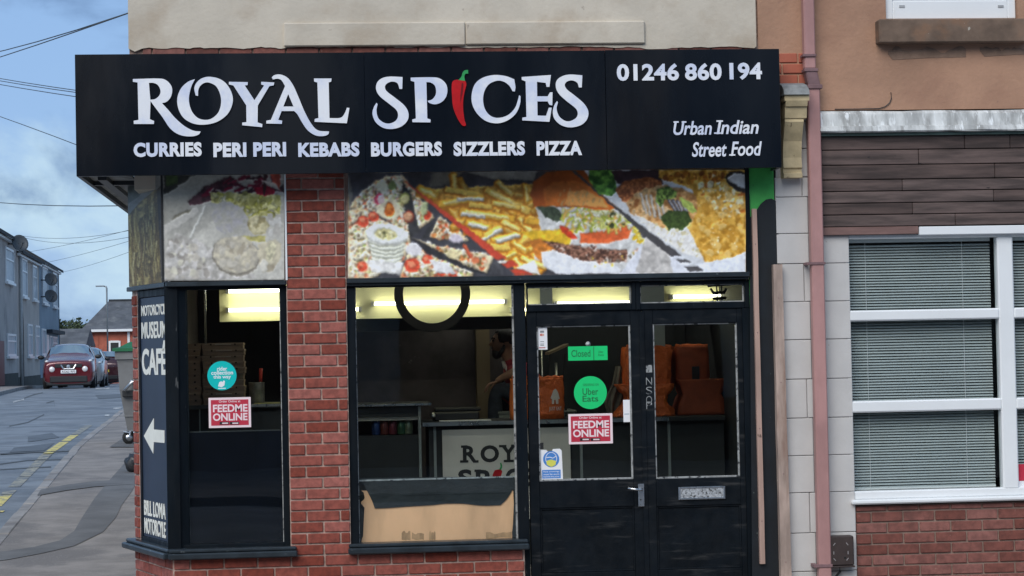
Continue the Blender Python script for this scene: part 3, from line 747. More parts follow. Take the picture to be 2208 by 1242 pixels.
# ------------------------------------------------------------------ fascia sign
XSL, XSR = at(163, 246, -.28).x, at(1683, 236, -.28).x; XSM = at(1307, 240, -.28).x
sign = thing('fascia_sign', ((XSL+XSR)/2, -.28, Z_SIGN_B), 'long black box sign with white lettering and red chili above the shop front', 'sign')
XS2 = at(787, 240, -.28).x
bx('face_panel', XSL, XS2-.0005, -.28, -.25, Z_SIGN_B, Z_SIGN_T, m_sign, sign, .0015)
bx('face_panel', XS2+.0005, XSM-.0015, -.2802, -.25, Z_SIGN_B, Z_SIGN_T+.001, m_sign, sign, .0015)
bx('face_panel', XSM+.0015, XSR, -.2805, -.25, Z_SIGN_B+.001, Z_SIGN_T+.004, m_sign, sign, .003)
bx('side_return', XSL, XSL+.028, -.25, 3.6, Z_SIGN_B+.001, Z_SIGN_T-.002, m_sign_side, sign)
bx('end_panel', XSR-.02, XSR-.001, -.25, -.008, Z_SIGN_B+.001, Z_SIGN_T, m_sign_side, sign)
bm = BM(); box(bm, XSL+.03, XC, -.249, 3.55, Z_SIGN_B+.035, Z_SIGN_B+.05); box(bm, XC, XSR-.022, -.249, -.008, Z_SIGN_B+.035, Z_SIGN_B+.05); part('soffit', bm, m_soffit, sign)
bm = BM(); box(bm, XSL+.03, XC-.004, -.249, 3.55, Z_SIGN_T-.03, Z_SIGN_T-.012); box(bm, XC-.004, XSR-.022, -.249, -.008, Z_SIGN_T-.03, Z_SIGN_T-.012); part('top_cover', bm, m_sign_side, sign)
bm = BM(); box(bm, XSL+.10, XSL+.16, .1, 3.2, Z_SIGN_B+.004, Z_SIGN_B+.034); box(bm, XSL+.028, XC, .55, .62, Z_SIGN_B+.006, Z_SIGN_B+.0345); part('soffit_batten', bm, m_sign_side, sign)
# big letters, cut outlines standing 12 mm off the face
YL = -.294; TH = .012
LET = {
'R': ([C(108, 288), (330, 283), (400, 298), (445, 345), (455, 395), (440, 450), (405, 488), C(365, 500), (420, 560), (480, 630), (560, 700), (640, 742), C(706, 750), (690, 775), (640, 792), (560, 790), (490, 765), (430, 715), (370, 625), (310, 545), C(264, 482), C(258, 642), C(296, 658), C(293, 684), C(117, 684), C(115, 656), C(158, 648), C(150, 318), C(109, 312)],
      [C(250, 322), (290, 322), (330, 342), (352, 390), (342, 432), (305, 464), C(262, 470)]),
'O': ([C(656, 288), (590, 315), (530, 375), (500, 460), (510, 550), (555, 630), (640, 680), (740, 690), (850, 665), (940, 600), (985, 510), (985, 430), (945, 345), (880, 290), (790, 268), (720, 280), (670, 320), (650, 370), C(662, 432), C(683, 437), (685, 385), (705, 345), (745, 320), (790, 322), (845, 355), (880, 430), (885, 510), (860, 585), (805, 635), (745, 648), (680, 630), (630, 575), (605, 500), (605, 430), (625, 350)],),
'Y': ([C(955, 312), C(1122, 315), C(1120, 340), C(1095, 345), C(1180, 475), C(1265, 345), C(1240, 335), C(1240, 312), C(1355, 318), C(1350, 343), C(1312, 350), C(1210, 520), C(1208, 670), C(1250, 685), C(1248, 712), C(1072, 695), C(1072, 672), C(1110, 668), C(1108, 520), C(995, 345), C(955, 335)],),
'A': ([C(1333, 272), (1360, 252), (1410, 248), (1470, 275), (1520, 340), (1570, 450), (1620, 570), (1680, 680), (1740, 740), C(1838, 750), (1830, 775), (1790, 790), (1720, 785), (1650, 740), (1600, 670), (1560, 600), C(1530, 570), C(1420, 570), C(1390, 648), C(1425, 655), C(1422, 683), C(1285, 680), C(1285, 655), C(1325, 648), C(1450, 350), (1420, 300), (1385, 285), C(1343, 292)], [C(1478, 420), C(1525, 530), C(1435, 530)]),
'L': ([C(1705, 283), C(1860, 283), C(1857, 310), C(1835, 318), C(1842, 632), (1925, 632), (1960, 615), (1985, 570), C(1995, 540), C(2018, 543), C(1995, 678), C(1710, 665), C(1712, 640), C(1745, 632), C(1735, 318), C(1707, 310)],),
}
for k, v in LET.items(): outline_px('letter', list(v), YL, TH, m_letter, sign, 260, 100, 4.089)
LET2 = {
'S': ([C(360, 270), C(357, 375), C(333, 375), (315, 325), (270, 310), (225, 325), (205, 355), (220, 395), (290, 450), (370, 515), (410, 580), (405, 650), (350, 705), (270, 728), (190, 718), (125, 670), (95, 600), (105, 540), C(130, 497), C(140, 510), (130, 565), (145, 630), (190, 670), (245, 680), (300, 655), (320, 610), (305, 560), (240, 505), (160, 440), (127, 380), (135, 320), (180, 280), (250, 266)],),
'P': ([C(432, 275), (600, 272), (680, 280), (735, 320), (755, 375), (745, 440), (705, 490), (650, 510), (600, 500), C(580, 480), (620, 468), (650, 430), (655, 380), (640, 340), (605, 318), C(570, 315), C(578, 635), C(607, 645), C(605, 670), C(447, 668), C(445, 645), C(478, 635), C(465, 312), C(432, 303)],),
'C': ([C(1345, 290), C(1356, 360), C(1350, 397), C(1330, 395), (1300, 345), (1250, 310), (1190, 303), (1120, 335), (1080, 400), (1070, 480), (1090, 560), (1140, 615), (1210, 630), (1290, 605), (1350, 545), (1375, 480), C(1388, 430), C(1400, 440), (1395, 510), (1360, 590), (1290, 650), (1200, 678), (1100, 660), (1020, 595), (975, 510), (970, 420), (1000, 330), (1070, 275), (1170, 252), (1270, 262)],),
'E': ([C(1410, 270), C(1668, 252), C(1655, 357), C(1630, 357), C(1622, 322), C(1545, 312), C(1547, 440), C(1640, 440), C(1660, 405), C(1682, 405), C(1680, 520), C(1655, 515), C(1640, 485), C(1548, 485), C(1550, 610), C(1625, 612), C(1650, 540), C(1675, 540), C(1655, 665), C(1415, 652), C(1417, 628), C(1453, 622), C(1445, 308), C(1412, 295)],),
'S2': ([C(1945, 255), C(1940, 362), C(1915, 362), (1900, 320), (1855, 300), (1810, 310), (1790, 340), (1810, 380), (1880, 435), (1960, 505), (1998, 575), (1985, 645), (1930, 695), (1840, 714), (1760, 695), (1700, 640), (1685, 575), (1700, 515), C(1722, 482), C(1730, 495), (1718, 550), (1740, 615), (1790, 655), (1840, 658), (1890, 630), (1905, 590), (1885, 545), (1810, 485), (1740, 420), (1712, 360), (1720, 300), (1770, 262), (1840, 248)],),
}
for k, v in LET2.items(): outline_px('letter', list(v), YL-(.002 if k == 'S2' else 0), TH, m_letter, sign, 780, 100, 4.089)
ch = outline_px('chili_pepper', [[C(840, 292), C(915, 305), (922, 340), (905, 410), (895, 480), (895, 560), (905, 640), (919, 690), (905, 702), (880, 690), (840, 625), (805, 530), (795, 420), (794, 340), (805, 305)]], YL, TH, m_chili, sign, 780, 100, 4.089)
outline_px('stalk', [[C(852, 296), (878, 268), (888, 235), (905, 213), C(938, 207), C(939, 240), (915, 242), (905, 265), C(910, 304)]], YL-.001, TH, m_green, ch, 780, 100, 4.089)
outline_px('chili_shade', [[C(882, 320), (895, 330), (892, 390), (880, 450), C(868, 500), (870, 430), (876, 370)]], YL-.0025, .002, m_chili_d, ch, 780, 100, 4.089)
for s, a, b, dv in (('CURRIES', 288, 435, 0), ('PERI PERI', 460, 617, 0), ('KEBABS', 643, 775, 0), ('BURGERS', 800, 953, -1), ('SIZZLERS', 978, 1132, -2), ('PIZZA', 1157, 1255, -3)):
    text_px('word', s, a, 307+dv, b, 338+dv, -.288, m_letter, sign, thick=.0075, bold=.050, space=1.08)
for s, a, b, dv in (('01246', 1330, 1464, 0), ('860', 1477, 1556, -1), ('194', 1573, 1643, -2)): text_px('phone_number', s, a, 137+dv, b, 174+dv, -.2885, m_letter, sign, thick=.0075, bold=.034, space=1.04)
# serif italic strap line: upright strokes given small slab feet
def serif_italic(s, u0, v0, u1, v1):
    x0, x1, z0, z1 = rc(u0, v0, u1, v1, -.289)
    me = text_mesh(s, x0, x1, z0, z1, -.2885, thick=.0075, bold=.018, shear=.22, space=1.0); me.name = 'strap_line'
    return link('strap_line', me, m_letter, sign), (x0, x1, z0, z1)
def foot(bm, u, v, w=9, h=3.2):
    a0, a1, b0, b1 = rc(u-w/2, v-h/2, u+w/2, v+h/2, -.289); box(bm, a0, a1, -.2883, -.2812, b0, b1)
serif_italic('Urban', 1452, 261, 1535, 291); serif_italic('Indian', 1545, 259, 1636, 289); serif_italic('Street', 1492, 306, 1567, 338); serif_italic('Food', 1576, 305, 1643, 336)
bm = BM()
for u, v, w in ((1458, 263, 11), (1475, 263, 10), (1552, 261, 14), (1547, 287, 14), (1579, 334, 13)): foot(bm, u, v, w)
part('letter_serif', bm, m_letter, sign)
# ------------------------------------------------------------------ the neighbour
NXR = 9.5
nb = thing('neighbour_building', (6.0, 0, 0), 'terracotta rendered building with dark timber boards and grey block pier', 'building')
Zb = at(1990, 236, .01).z
XN0 = at(1634, 60, .01).x
wx0, wx1, wz0, wz1 = rc(1907, -330, 2191, 40, .0)
bm = BM(); y0, y1 = .012, .25
box(bm, XN0, wx0, y0, y1, Zb, ZT); box(bm, wx1, NXR, y0, y1, Zb, ZT); box(bm, wx0, wx1, y0, y1, Zb, wz0); box(bm, wx0, wx1, y0, y1, wz1, ZT)
part('upper_wall', bm, m_terra, nb)
bm = BM(); box(bm, XR2+.11, NXR, 8.8, 9, -.3, ZT); box(bm, NXR-.2, NXR, .25, 8.8, -.3, ZT); part('rear_wall', bm, m_terra, nb)
bm = BM()
for ya, yb, za, zb in ((-.3, 4.5, ZT+.2, ZT+2.3), (4.5, 9.3, ZT+2.3, ZT+.2)):
    vs = [bm.verts.new(p) for p in ((XR2+.06, ya, za), (NXR+.2, ya, za), (NXR+.2, yb, zb), (XR2+.06, yb, zb))]; bm.faces.new(vs)
part('roof', bm, m_roof, nb)
# upper window
bm = BM(); t = .06
frame4(bm, wx0+.003, wx1-.003, wz0+.004, wz1-.003, wx0+t, wx1-t, wz0+.135, wz1-t, .045, .11, .006)
box(bm, wx0+t, wx1-t, .055, .10, wz0+.1352, wz0+.165, .006)
uw = part('upper_window', bm, m_upvc, nb)
bx('glass_pane', wx0+t-.005, wx1-t+.005, .075, .081, wz0+.15, wz1-t+.005, m_glass_n, uw)
for u in (1945, 2158):
    bm = BM(); a0, a1, b0, b1 = rc(u-6, 11, u+6, 16, .043); box(bm, a0, a1, .042, .046, b0, b1)
    part('drain_cap', bm, M('grey_plastic_cap', (.35, .36, .37), .5, .1, 5), uw)
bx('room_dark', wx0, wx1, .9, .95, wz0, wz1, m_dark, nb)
x0, x1, z0, z1 = rc(1894, 41, 2216, 92, -.07); bx('stone_sill', x0, x1, -.09, .10, z0, z1, m_stone, nb, .008)
# bare patches of scratch coat under the sill
def lump(pts, seed):
    rnd = random.Random(seed); return [(u+rnd.uniform(-1, 1), v+rnd.uniform(-1.2, 1.2)) for u, v in pts]
def ragtop(u0, u1, v0, v1, seed, n=22):
    rnd = random.Random(seed); top = [(u0+(u1-u0)*i/n, v0+rnd.uniform(-4, 5)-3*math.sin(i*.7)) for i in range(n+1)]
    return top+[(u1, v1-2), (u0+(u1-u0)*.5, v1), (u0+10, v1+4), (u0, v1-8)]
outline_px('bare_patch', [[C(*p) for p in ragtop(1915, 2083, 106, 125, 2)]], .0085, .004, m_terra_bare, nb)
outline_px('bare_patch', [[C(*p) for p in ragtop(2113, 2260, 104, 118, 3)]], .0085, .004, m_terra_bare, nb)
# lead-capped cornice
x0, _, z0, z1 = rc(1768, 237, 2208, 283, -.09)
bm = BM(); rnd = random.Random(9)
pr = [(.02, z1), (-.02, z1+.002), (-.045, z1-.02), (-.06, z0+.045), (-.085, z0+.04), (-.10, z0+.008), (-.09, z0), (.02, z0-.002)]
n = 40; prev = None
for i in range(n+1):
    x = x0+(NXR-x0)*i/n; row = [bm.verts.new((x, y+rnd.uniform(-.004, .004)*(.3 < k < 6.5), z+rnd.uniform(-.003, .003))) for k, (y, z) in enumerate(pr)]
    if prev:
        for k in range(len(pr)): bm.faces.new((prev[k], prev[(k+1) % len(pr)], row[(k+1) % len(pr)], row[k]))
    prev = row
part('lead_cornice', bm, m_lead, nb)
bx('cornice_board', x0+.002, NXR, -.055, .02, z0-.022, z0-.003, M('dull_green_paint', (.10, .15, .13), .6, .2, 6), nb)
bx('board_backing', x0, NXR, .0, .06, at(1990, 505, 0).z, z0-.02, m_hole, nb)
# dark timber boards
rows = [(291, 322), (322, 354.5), (354.5, 386), (386, 411), (411, 436.5), (436.5, 461.5), (461.5, 487)]
joints = [(2080, 2178), (1981,), (2145,), (1946, 2330), (2143,), (1968, 2290), (2060,)]
for (va, vb), js in zip(rows, joints):
    us = [1770.5]+list(js)+[2640, 3050]
    for a, b in zip(us[:-1], us[1:]):
        x0b, x1b = at(a, (va+vb)/2, -.03).x, min(at(b, (va+vb)/2, -.03).x, NXR)
        zA, zB = at(1990, va, -.03).z, at(1990, vb, -.03).z
        yy = -.03+rnd.uniform(-.004, .004)
        bx('timber_board', x0b+.0015, x1b-.0015, yy, -.001, zB+.003, zA-.002, m_plank, nb, .004)
x0, x1, z0, z1 = rc(1770, 489, 1980, 506, -.02); bx('bottom_trim', x0, x1, -.028, .03, z0, z1, m_trim, nb, .003)
x0, x1, z0, z1 = rc(1981, 484, 2640, 502, -.02); bx('window_head_trim', x0, x1, -.036, .03, z0, z1, m_upvc, nb, .004)
# painted block pier
XB0, XB1 = at(1681, 800, 0).x, at(1838, 800, 0).x
vj = [382, 424, 503, 568, 650, 732, 817, 901, 982, 1062, 1149, 1232, 1330]
bxs = bx('block_pier', XB0, XB1-.002, .020, .25, -.3, at(1760, 382, 0).z, m_blockj, nb)
bm = BM(); box(bm, XB0+.01, at(1772, 300, 0).x, .02, .25, at(1760, 382, 0).z, Zb); part('pier_head', bm, m_blockj, nb)
for i, (va, vb) in enumerate(zip(vj[:-1], vj[1:])):
    zA, zB = at(1760, va, 0).z, at(1760, vb, 0).z
    us = [(1681, 1751), (1752.5, 1838)] if i % 3 else [(1681, 1739), (1740, 1838)]
    for a, b in us:
        xa, xb = at(a, 800, 0).x, at(b, 800, 0).x
        o = bx('block', xa+.001, xb-.001, rnd.uniform(.004, .008), .05, max(zB, -.02)+.002, zA-.002, m_block, bxs, .004)
for (va, vb) in ((211, 262), (262, 320), (320, 381)):
    a0, a1, b0, b1 = rc(1700, va, 1758, vb, 0); bx('block', a0, a1, .006, .05, b0+.002, b1-.002, m_block, bxs, .004)
# lower brick wall
BX0 = XB1+.002; ZBW = at(1990, 1088, .0).z
low = bx('brick_base', BX0, NXR, .034, .25, -.3, ZBW, m_mortar2, nb)
lay_bricks(low, (BX0, .022), 0, at(2560, 1150, 0).x-BX0, -.05, ZBW, m_brick2, zref=at(1850, 1105, 0).z, phase=(.5, 0))
# big window
fx0 = at(1829, 800, .0).x; fx1 = at(2530, 800, 0).x
fz1 = at(1990, 503, 0).z; fz0 = at(2020, 1083, 0).z
m0, m1 = at(2158, 780, 0).x, at(2192, 780, 0).x
zt = [at(2000, v, 0).z for v in (513, 667, 690, 862, 887, 1056)]
bm = BM()
box(bm, fx0, fx0+.030, .016, .10, fz0+.001, fz1, .006); box(bm, fx1-.03, fx1, .016, .10, fz0+.001, fz1, .006)
box(bm, fx0+.029, fx1-.029, .018, .10, zt[0], fz1, .006)
box(bm, m0, m1, .010, .10, zt[5]-.01, zt[0]+.004, .010)
for k in ((2, 1), (4, 3)):
    box(bm, fx0+.012, m0+.004, .0075, .10, zt[k[0]], zt[k[1]], .010); box(bm, m1-.004, fx1-.03, .0075, .10, zt[k[0]], zt[k[1]], .010)
box(bm, fx0+.005, fx1-.005, .0125, .10, fz0+.03, zt[5], .008)
nw = part('shop_window', bm, m_upvc, nb)
bm = BM(); box(bm, fx0-.004, fx1, -.035, .09, fz0-.001, fz0+.032, .010); part('window_cill', bm, m_upvc, nw)
for (a, b) in ((fx0+.029, m0+.003), (m1-.003, fx1-.029)):
    for (k1, k0) in ((0, 1), (2, 3), (4, 5)):
        bx('glass_pane', a-.002, b+.002, .055, .061, zt[k0]-.004, zt[k1]+.004, m_glass_n, nw)
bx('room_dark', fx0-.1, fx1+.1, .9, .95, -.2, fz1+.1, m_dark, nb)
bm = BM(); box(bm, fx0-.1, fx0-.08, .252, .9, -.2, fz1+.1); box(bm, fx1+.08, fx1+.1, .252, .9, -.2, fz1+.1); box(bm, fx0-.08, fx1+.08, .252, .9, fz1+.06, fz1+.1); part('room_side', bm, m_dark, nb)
bx('end_wall', fx1+.001, NXR, .024, .25, ZBW+.001, at(1990, 506, 0).z, m_block, nb)
# venetian blinds, one behind each column of panes
slat_me = {}
def blind(x0, x1, z0, z1, label):
    t = thing('venetian_blind', ((x0+x1)/2, .12, z0), label, 'blind')
    w = x1-x0; bm = BM(); box(bm, -w/2, w/2, -.0125, .0125, -.0004, .0004)
    bmesh.ops.bend = None if False else None
    me = bpy.data.meshes.new('slat')
    vs = []; fs = []
    prof = [(-.0125, -.0012), (-.006, .0010), (0, .0016), (.006, .0010), (.0125, -.0012)]
    for y, z in prof: vs += [(-w/2, y, z), (w/2, y, z)]
    for i in range(4): fs.append((2*i, 2*i+1, 2*i+3, 2*i+2))
    bm.free(); me.from_pydata(vs, [], fs); me.materials.append(m_slat); me.update()
    z = z0+.02; i = 0
    while z < z1-.03:
        o = bpy.data.objects.new('slat', me); COL.objects.link(o); attach(o, t)
        o.location = ((x0+x1)/2, .125, z); o.rotation_euler = (rad(36+1.5*math.sin(i*1.9)), rad(.12*math.sin(i*.8)), 0)
        z += .0196; i += 1
    bx('head_rail', x0, x1, .11, .14, z1-.025, z1, m_upvc, t)
    bx('bottom_rail', x0, x1, .115, .135, z0, z0+.012, m_upvc, t)
    for k in (.12, .80):
        bm = BM(); xx = x0+(x1-x0)*k; tube(bm, [(xx, .108, z0+.01), (xx, .108, z1-.01)], .0012, 5); part('ladder_cord', bm, m_white, t)
    return t
blind(fx0+.045, m0-.022, zt[5]+.002, fz1-.03, 'grey venetian blind behind the panes beside the pink downpipe')
blind(m1+.018, fx1-.06, zt[5]+.002, fz1-.03, 'grey venetian blind behind the panes with the red label')
lab = rb('window_label', 2196, 1000, 2262, 1036, .0535, .0545, m_red, None); tag(lab, 'red and white label stuck low on the white framed window', 'sticker')
rb('white_strip', 2196, 1036.5, 2262, 1050, .0535, .0545, m_white, lab)
# ------------------------------------------------------------------ pink square downpipe
p = at(1772, 900, -.05); dp = thing('downpipe', (at(1767, 900, -.03).x, -.04, 0), 'pink square downpipe with a step in it between the two buildings', 'drainpipe')
def ang_pipe(bm, u0, v0, u1, v1, w, y0, y1):
    a, b = at(u0, v0, y0), at(u1, v1, y0); hw = w/2/F*(DIST+y0)
    vs = []
    for y in (y0, y1):
        vs += [bm.verts.new((a.x-hw, y, a.z)), bm.verts.new((a.x+hw, y, a.z)), bm.verts.new((b.x+hw, y, b.z)), bm.verts.new((b.x-hw, y, b.z))]
    for f in ((0, 1, 2, 3), (7, 6, 5, 4), (0, 4, 5, 1), (1, 5, 6, 2), (2, 6, 7, 3), (3, 7, 4, 0)): bm.faces.new([vs[i] for i in f])
    e = [e for e in bm.edges if all(v in vs for v in e.verts)]
    bmesh.ops.bevel(bm, geom=e, offset=.006, segments=2, affect='EDGES')
bm = BM(); xa = at(1745, 60, -.09).x; 
x0, x1, z0, _ = rc(1734, 0, 1758, 148, -.10); box(bm, x0, x1, -.10, -.025, z0, ZT-.05, .008); part('upper_pipe', bm, m_pipe, dp)
bm = BM(); ang_pipe(bm, 1748, 146, 1758, 190, 27, -.105, -.022); part('offset_bend', bm, m_pipe_d, dp)
x0, x1, _, z1 = rc(1745, 186, 1771, 900, -.10); bm = BM(); 
xb0, xb1 = at(1744, 300, -.10).x, at(1771, 300, -.10).x
box(bm, xb0, xb1, -.10, -.025, -.05, at(1758, 188, -.1).z, .008); part('lower_pipe', bm, m_pipe, dp)
for (u0, v0, u1, v1) in ((1733, 116, 1759, 122), (1736, 147, 1763, 154), (1743, 182, 1772, 191)):
    a0, a1, b0, b1 = rc(u0-1.5, v0, u1+1.5, v1, -.11); bx('collar', a0, a1, -.112, -.015, b0, b1, m_pipe_d, dp, .003)
for (u0, v0, u1, v1) in ((1735, 565, 1772, 571), (1748, 1217, 1786, 1224)):
    a0, a1, b0, b1 = rc(u0, v0, u1, v1, -.105)
    cx = (xb0+xb1)/2
    bm = BM(); box(bm, xb0-.035, xb1+.006, -.107, -.1005, b0, b1, .002); box(bm, xb0-.035, xb0-.007, -.1005, .004, b0, b1, .002); part('bracket', bm, m_pipe_d, dp)
# utility box
x0, x1, z0, z1 = rc(1785, 1156, 1842, 1222, -.09)
ub = thing('utility_box', ((x0+x1)/2, -.05, z0), 'dark brown cable box fixed low on the block pier beside the downpipe', 'utility box')
bx('body', x0, x1, -.085, .003, z0+.006, z1, m_rust, ub, .008)
bx('base_lip', x0-.004, x1+.004, -.092, .003, z0-.006, z0+.005, m_rust, ub, .003)
cx, cz = (x0+x1)/2, (z0+z1)/2
for (dx, dz, r) in ((-.045, .05, .7), (.045, .05, -.7), (-.05, -.01, 0), (.05, -.01, 0), (-.045, -.055, -.7), (.045, -.055, .7)):
    bm = BM(); box(bm, -.0025, .0025, -.001, .002, -.011, .011, mtx=Matrix.Translation((cx+dx, -.0868, cz+dz)) @ Matrix.Rotation(r, 4, 'Y')); part('clip', bm, M('clip_grey', (.30, .28, .28), .5, .1, 5), ub)
bm = BM(); lathe(bm, [(.008, -.0865), (.008, -.0848)], (cx+.028, 0, cz-.045), 12, 'Y'); part('knockout', bm, m_hole, ub)
bm = BM(); tube(bm, [(cx, -.03, z0-.004), (cx+.004, -.03, z0-.04), (cx-.02, -.02, z0-.07), (cx-.03, -.03, -.02)], .009); part('cable', bm, m_plastic, ub)
# loose black wire on the terracotta wall
bm = BM(); pts = [at(u, v, .004) for u, v in ((1921, 199), (1922, 212), (1918, 222), (1908, 230), (1895, 234), (1850, 235), (1800, 235.5))]
tube(bm, pts, .0035, 6); wr = part('loose_wire', bm, m_plastic, None); tag(wr, 'short loose black wire sticking out of the terracotta wall', 'wire')
# ------------------------------------------------------------------ bare battens by the door
def plank_leaning(name, u0, v0, u1, v1, w0, w1, y0, y1, mat, label):
    a, b = at(u0, v0, y0), at(u1, v1, y0); k = (DIST+y0)/F
    t = thing(name, (b.x, (y0+y1)/2, b.z), label, 'timber')
    bm = BM(); vs = []; rnd = random.Random(int(u0)); n = 14
    rows = []
    for i in range(n+1):
        f = i/n; c = a.lerp(b, f); hw = (w0+(w1-w0)*f)/2*k; j = rnd.uniform(-.0015, .0015)
        rows.append([bm.verts.new((c.x+s*hw+j, y, c.z)) for s, y in ((-1, y0), (1, y0), (1, y1), (-1, y1))])
    for i in range(n):
        for q in range(4): bm.faces.new((rows[i][q], rows[i][(q+1) % 4], rows[i+1][(q+1) % 4], rows[i+1][q]))
    bm.faces.new(rows[0]); bm.faces.new(rows[-1])
    part('plank', bm, mat, t)
    for f in (.1, .35, .62, .88):
        c = a.lerp(b, f); bm = BM(); lathe(bm, [(.004, y0-.0015), (.004, y0+.001)], (c.x, 0, c.z), 8, 'Y'); part('nail', bm, m_pipe_d, t)
    return t
plank_leaning('wooden_batten', 1627, 450, 1645, 1216, 10, 11, -.03, .004, m_batten, 'thin pinkish bare batten nailed beside the black doors')
plank_leaning('wooden_post', 1677, 570, 1697, 1300, 20, 24, -.055, .002, m_batten2, 'wide weathered plank standing against the grey block pier')
# ------------------------------------------------------------------ printed food panels: painted by code into a colour grid
class Canvas:
    def __init__(s, u0, v0, u1, v1, sc, seed):
        s.u0, s.v0, s.sc = u0, v0, sc*2; s.W, s.H = int((u1-u0)*s.sc), int((v1-v0)*s.sc); s.W -= s.W % 2; s.H -= s.H % 2
        s.u1, s.v1 = u1, v1; s.a = np.ones((s.H, s.W, 3)); s.r = np.random.RandomState(seed)
        yy, xx = np.mgrid[0:s.H, 0:s.W]; s.X = u0+(xx+.5)/s.sc; s.Y = v0+(yy+.5)/s.sc
    def noise(s, sz, oct=3):
        out = np.zeros((s.H, s.W)); amp = 1; tot = 0
        for o in range(oct):
            g = max(1.2, sz*s.sc/2**o); h, w = int(s.H/g)+3, int(s.W/g)+3; r = s.r.rand(h, w)
            y = np.arange(s.H)/g; x = np.arange(s.W)/g; yi, xi = y.astype(int), x.astype(int); fy, fx = (y-yi)[:, None], (x-xi)[None]
            fy = fy*fy*(3-2*fy); fx = fx*fx*(3-2*fx)
            out += amp*((r[yi][:, xi]*(1-fx)+r[yi][:, xi+1]*fx)*(1-fy)+(r[yi+1][:, xi]*(1-fx)+r[yi+1][:, xi+1]*fx)*fy); tot += amp; amp *= .5
        return out/tot
    def win(s, x0, y0, x1, y1):
        i0 = int(max(0, (y0-s.v0)*s.sc-1)); i1 = int(min(s.H, (y1-s.v0)*s.sc+2)); j0 = int(max(0, (x0-s.u0)*s.sc-1)); j1 = int(min(s.W, (x1-s.u0)*s.sc+2))
        return slice(i0, max(i0, i1)), slice(j0, max(j0, j1))
    def pm(s, pts):
        P = np.array(pts, float); w = s.win(P[:, 0].min(), P[:, 1].min(), P[:, 0].max(), P[:, 1].max()); X, Y = s.X[w], s.Y[w]
        m = np.zeros(X.shape, bool); n = len(P)
        for i in range(n):
            x1, y1 = P[i]; x2, y2 = P[(i+1) % n]
            if y1 == y2: continue
            c = ((y1 > Y) != (y2 > Y)) & (X < (x2-x1)*(Y-y1)/(y2-y1)+x1); m ^= c
        return w, m
    def em(s, cx, cy, rx, ry, rot=0):
        R = max(rx, ry); w = s.win(cx-R, cy-R, cx+R, cy+R); X, Y = s.X[w]-cx, s.Y[w]-cy; c, q = math.cos(rot), math.sin(rot)
        return w, ((X*c+Y*q)/rx)**2+((-X*q+Y*c)/ry)**2 <= 1
    def put(s, wm, col, amp=0.0, nz=None, col2=None, op=1.0):
        w, m = wm
        if not m.any(): return
        c = np.array(col, float)/255; base = np.broadcast_to(c, m.shape+(3,)).copy()
        if nz is not None:
            t = nz[w][..., None]
            if col2 is not None:
                k = np.clip((t-.35)/.3, 0, 1); base = base*(1-k)+np.array(col2)/255*k
            base = base*(1+amp*(t-.5)*2)
        reg = s.a[w]; reg[m] = reg[m]*(1-op)+np.clip(base[m], 0, 1)*op
    def poly(s, pts, col, **k): s.put(s.pm(pts), col, **k)
    def ell(s, cx, cy, rx, ry, col, rot=0, **k): s.put(s.em(cx, cy, rx, ry, rot), col, **k)
    def inside(s, pts, n):
        P = np.array(pts, float); out = []
        while len(out) < n:
            x, y = s.r.uniform(P[:, 0].min(), P[:, 0].max()), s.r.uniform(P[:, 1].min(), P[:, 1].max()); c = False
            for i in range(len(P)):
                x1, y1 = P[i]; x2, y2 = P[(i+1) % len(P)]
                if (y1 > y) != (y2 > y) and x < (x2-x1)*(y-y1)/(y2-y1)+x1: c = not c
            if c: out.append((x, y))
        return out
    def blobs(s, pts, n, cols, r0, r1, asp=.6, nz=None, amp=.3):
        for x, y in s.inside(pts, n):
            c = cols[s.r.randint(len(cols))]; r = s.r.uniform(r0, r1); s.ell(x, y, r, r*s.r.uniform(asp, 1), c, s.r.uniform(0, 3.1), nz=nz, amp=amp)
    def stick(s, x0, y0, x1, y1, w, col, hi=None, lo=None):
        d = np.array([x1-x0, y1-y0], float); L = np.hypot(*d); d /= L; n = np.array([-d[1], d[0]])
        q = lambda a, b: tuple(np.array([x0, y0])+d*a+n*b)
        s.poly([q(0, -w/2), q(L, -w/2), q(L+w*.25, 0), q(L, w/2), q(0, w/2), q(-w*.25, 0)], lo or tuple(c*.72 for c in col))
        s.poly([q(1, -w/2+.6), q(L-1, -w/2+.6), q(L, w*.16), q(1, w*.16)], col)
        if hi: s.poly([q(L*.1, -w*.30), q(L*.85, -w*.30), q(L*.9, -w*.02), q(L*.12, -w*.02)], hi)
    def blur(s, k=1):
        for _ in range(k):
            for ax in (0, 1): s.a = (np.roll(s.a, 1, ax)+2*s.a+np.roll(s.a, -1, ax))/4
    def organic(s, amp, sz, emb):
        dx = (s.noise(sz)-.5)*2*amp*s.sc; dy = (s.noise(sz)-.5)*2*amp*s.sc; yy, xx = np.mgrid[0:s.H, 0:s.W]
        s.a = s.a[np.clip((yy+dy).round().astype(int), 0, s.H-1), np.clip((xx+dx).round().astype(int), 0, s.W-1)]
        if emb:
            L = s.a.mean(2)
            for _ in range(4):
                for ax in (0, 1): L = (np.roll(L, 1, ax)+2*L+np.roll(L, -1, ax))/4
            g = np.roll(np.roll(L, -2, 0), -1, 1)-np.roll(np.roll(L, 2, 0), 1, 1)
            s.a = np.clip(s.a*(1+emb*np.clip(g, -.25, .25)[..., None]), 0, 1)
    def shade(s, pts, dx, dy, amt):
        w, m = s.pm(pts); X, Y = s.X[w], s.Y[w]; t = (X-X[m].mean())*dx+(Y-Y[m].mean())*dy; t = t/(abs(t[m]).max()+1e-6)
        reg = s.a[w]; reg[m] = np.clip(reg[m]*(1+amt*t[m][:, None]), 0, 1)
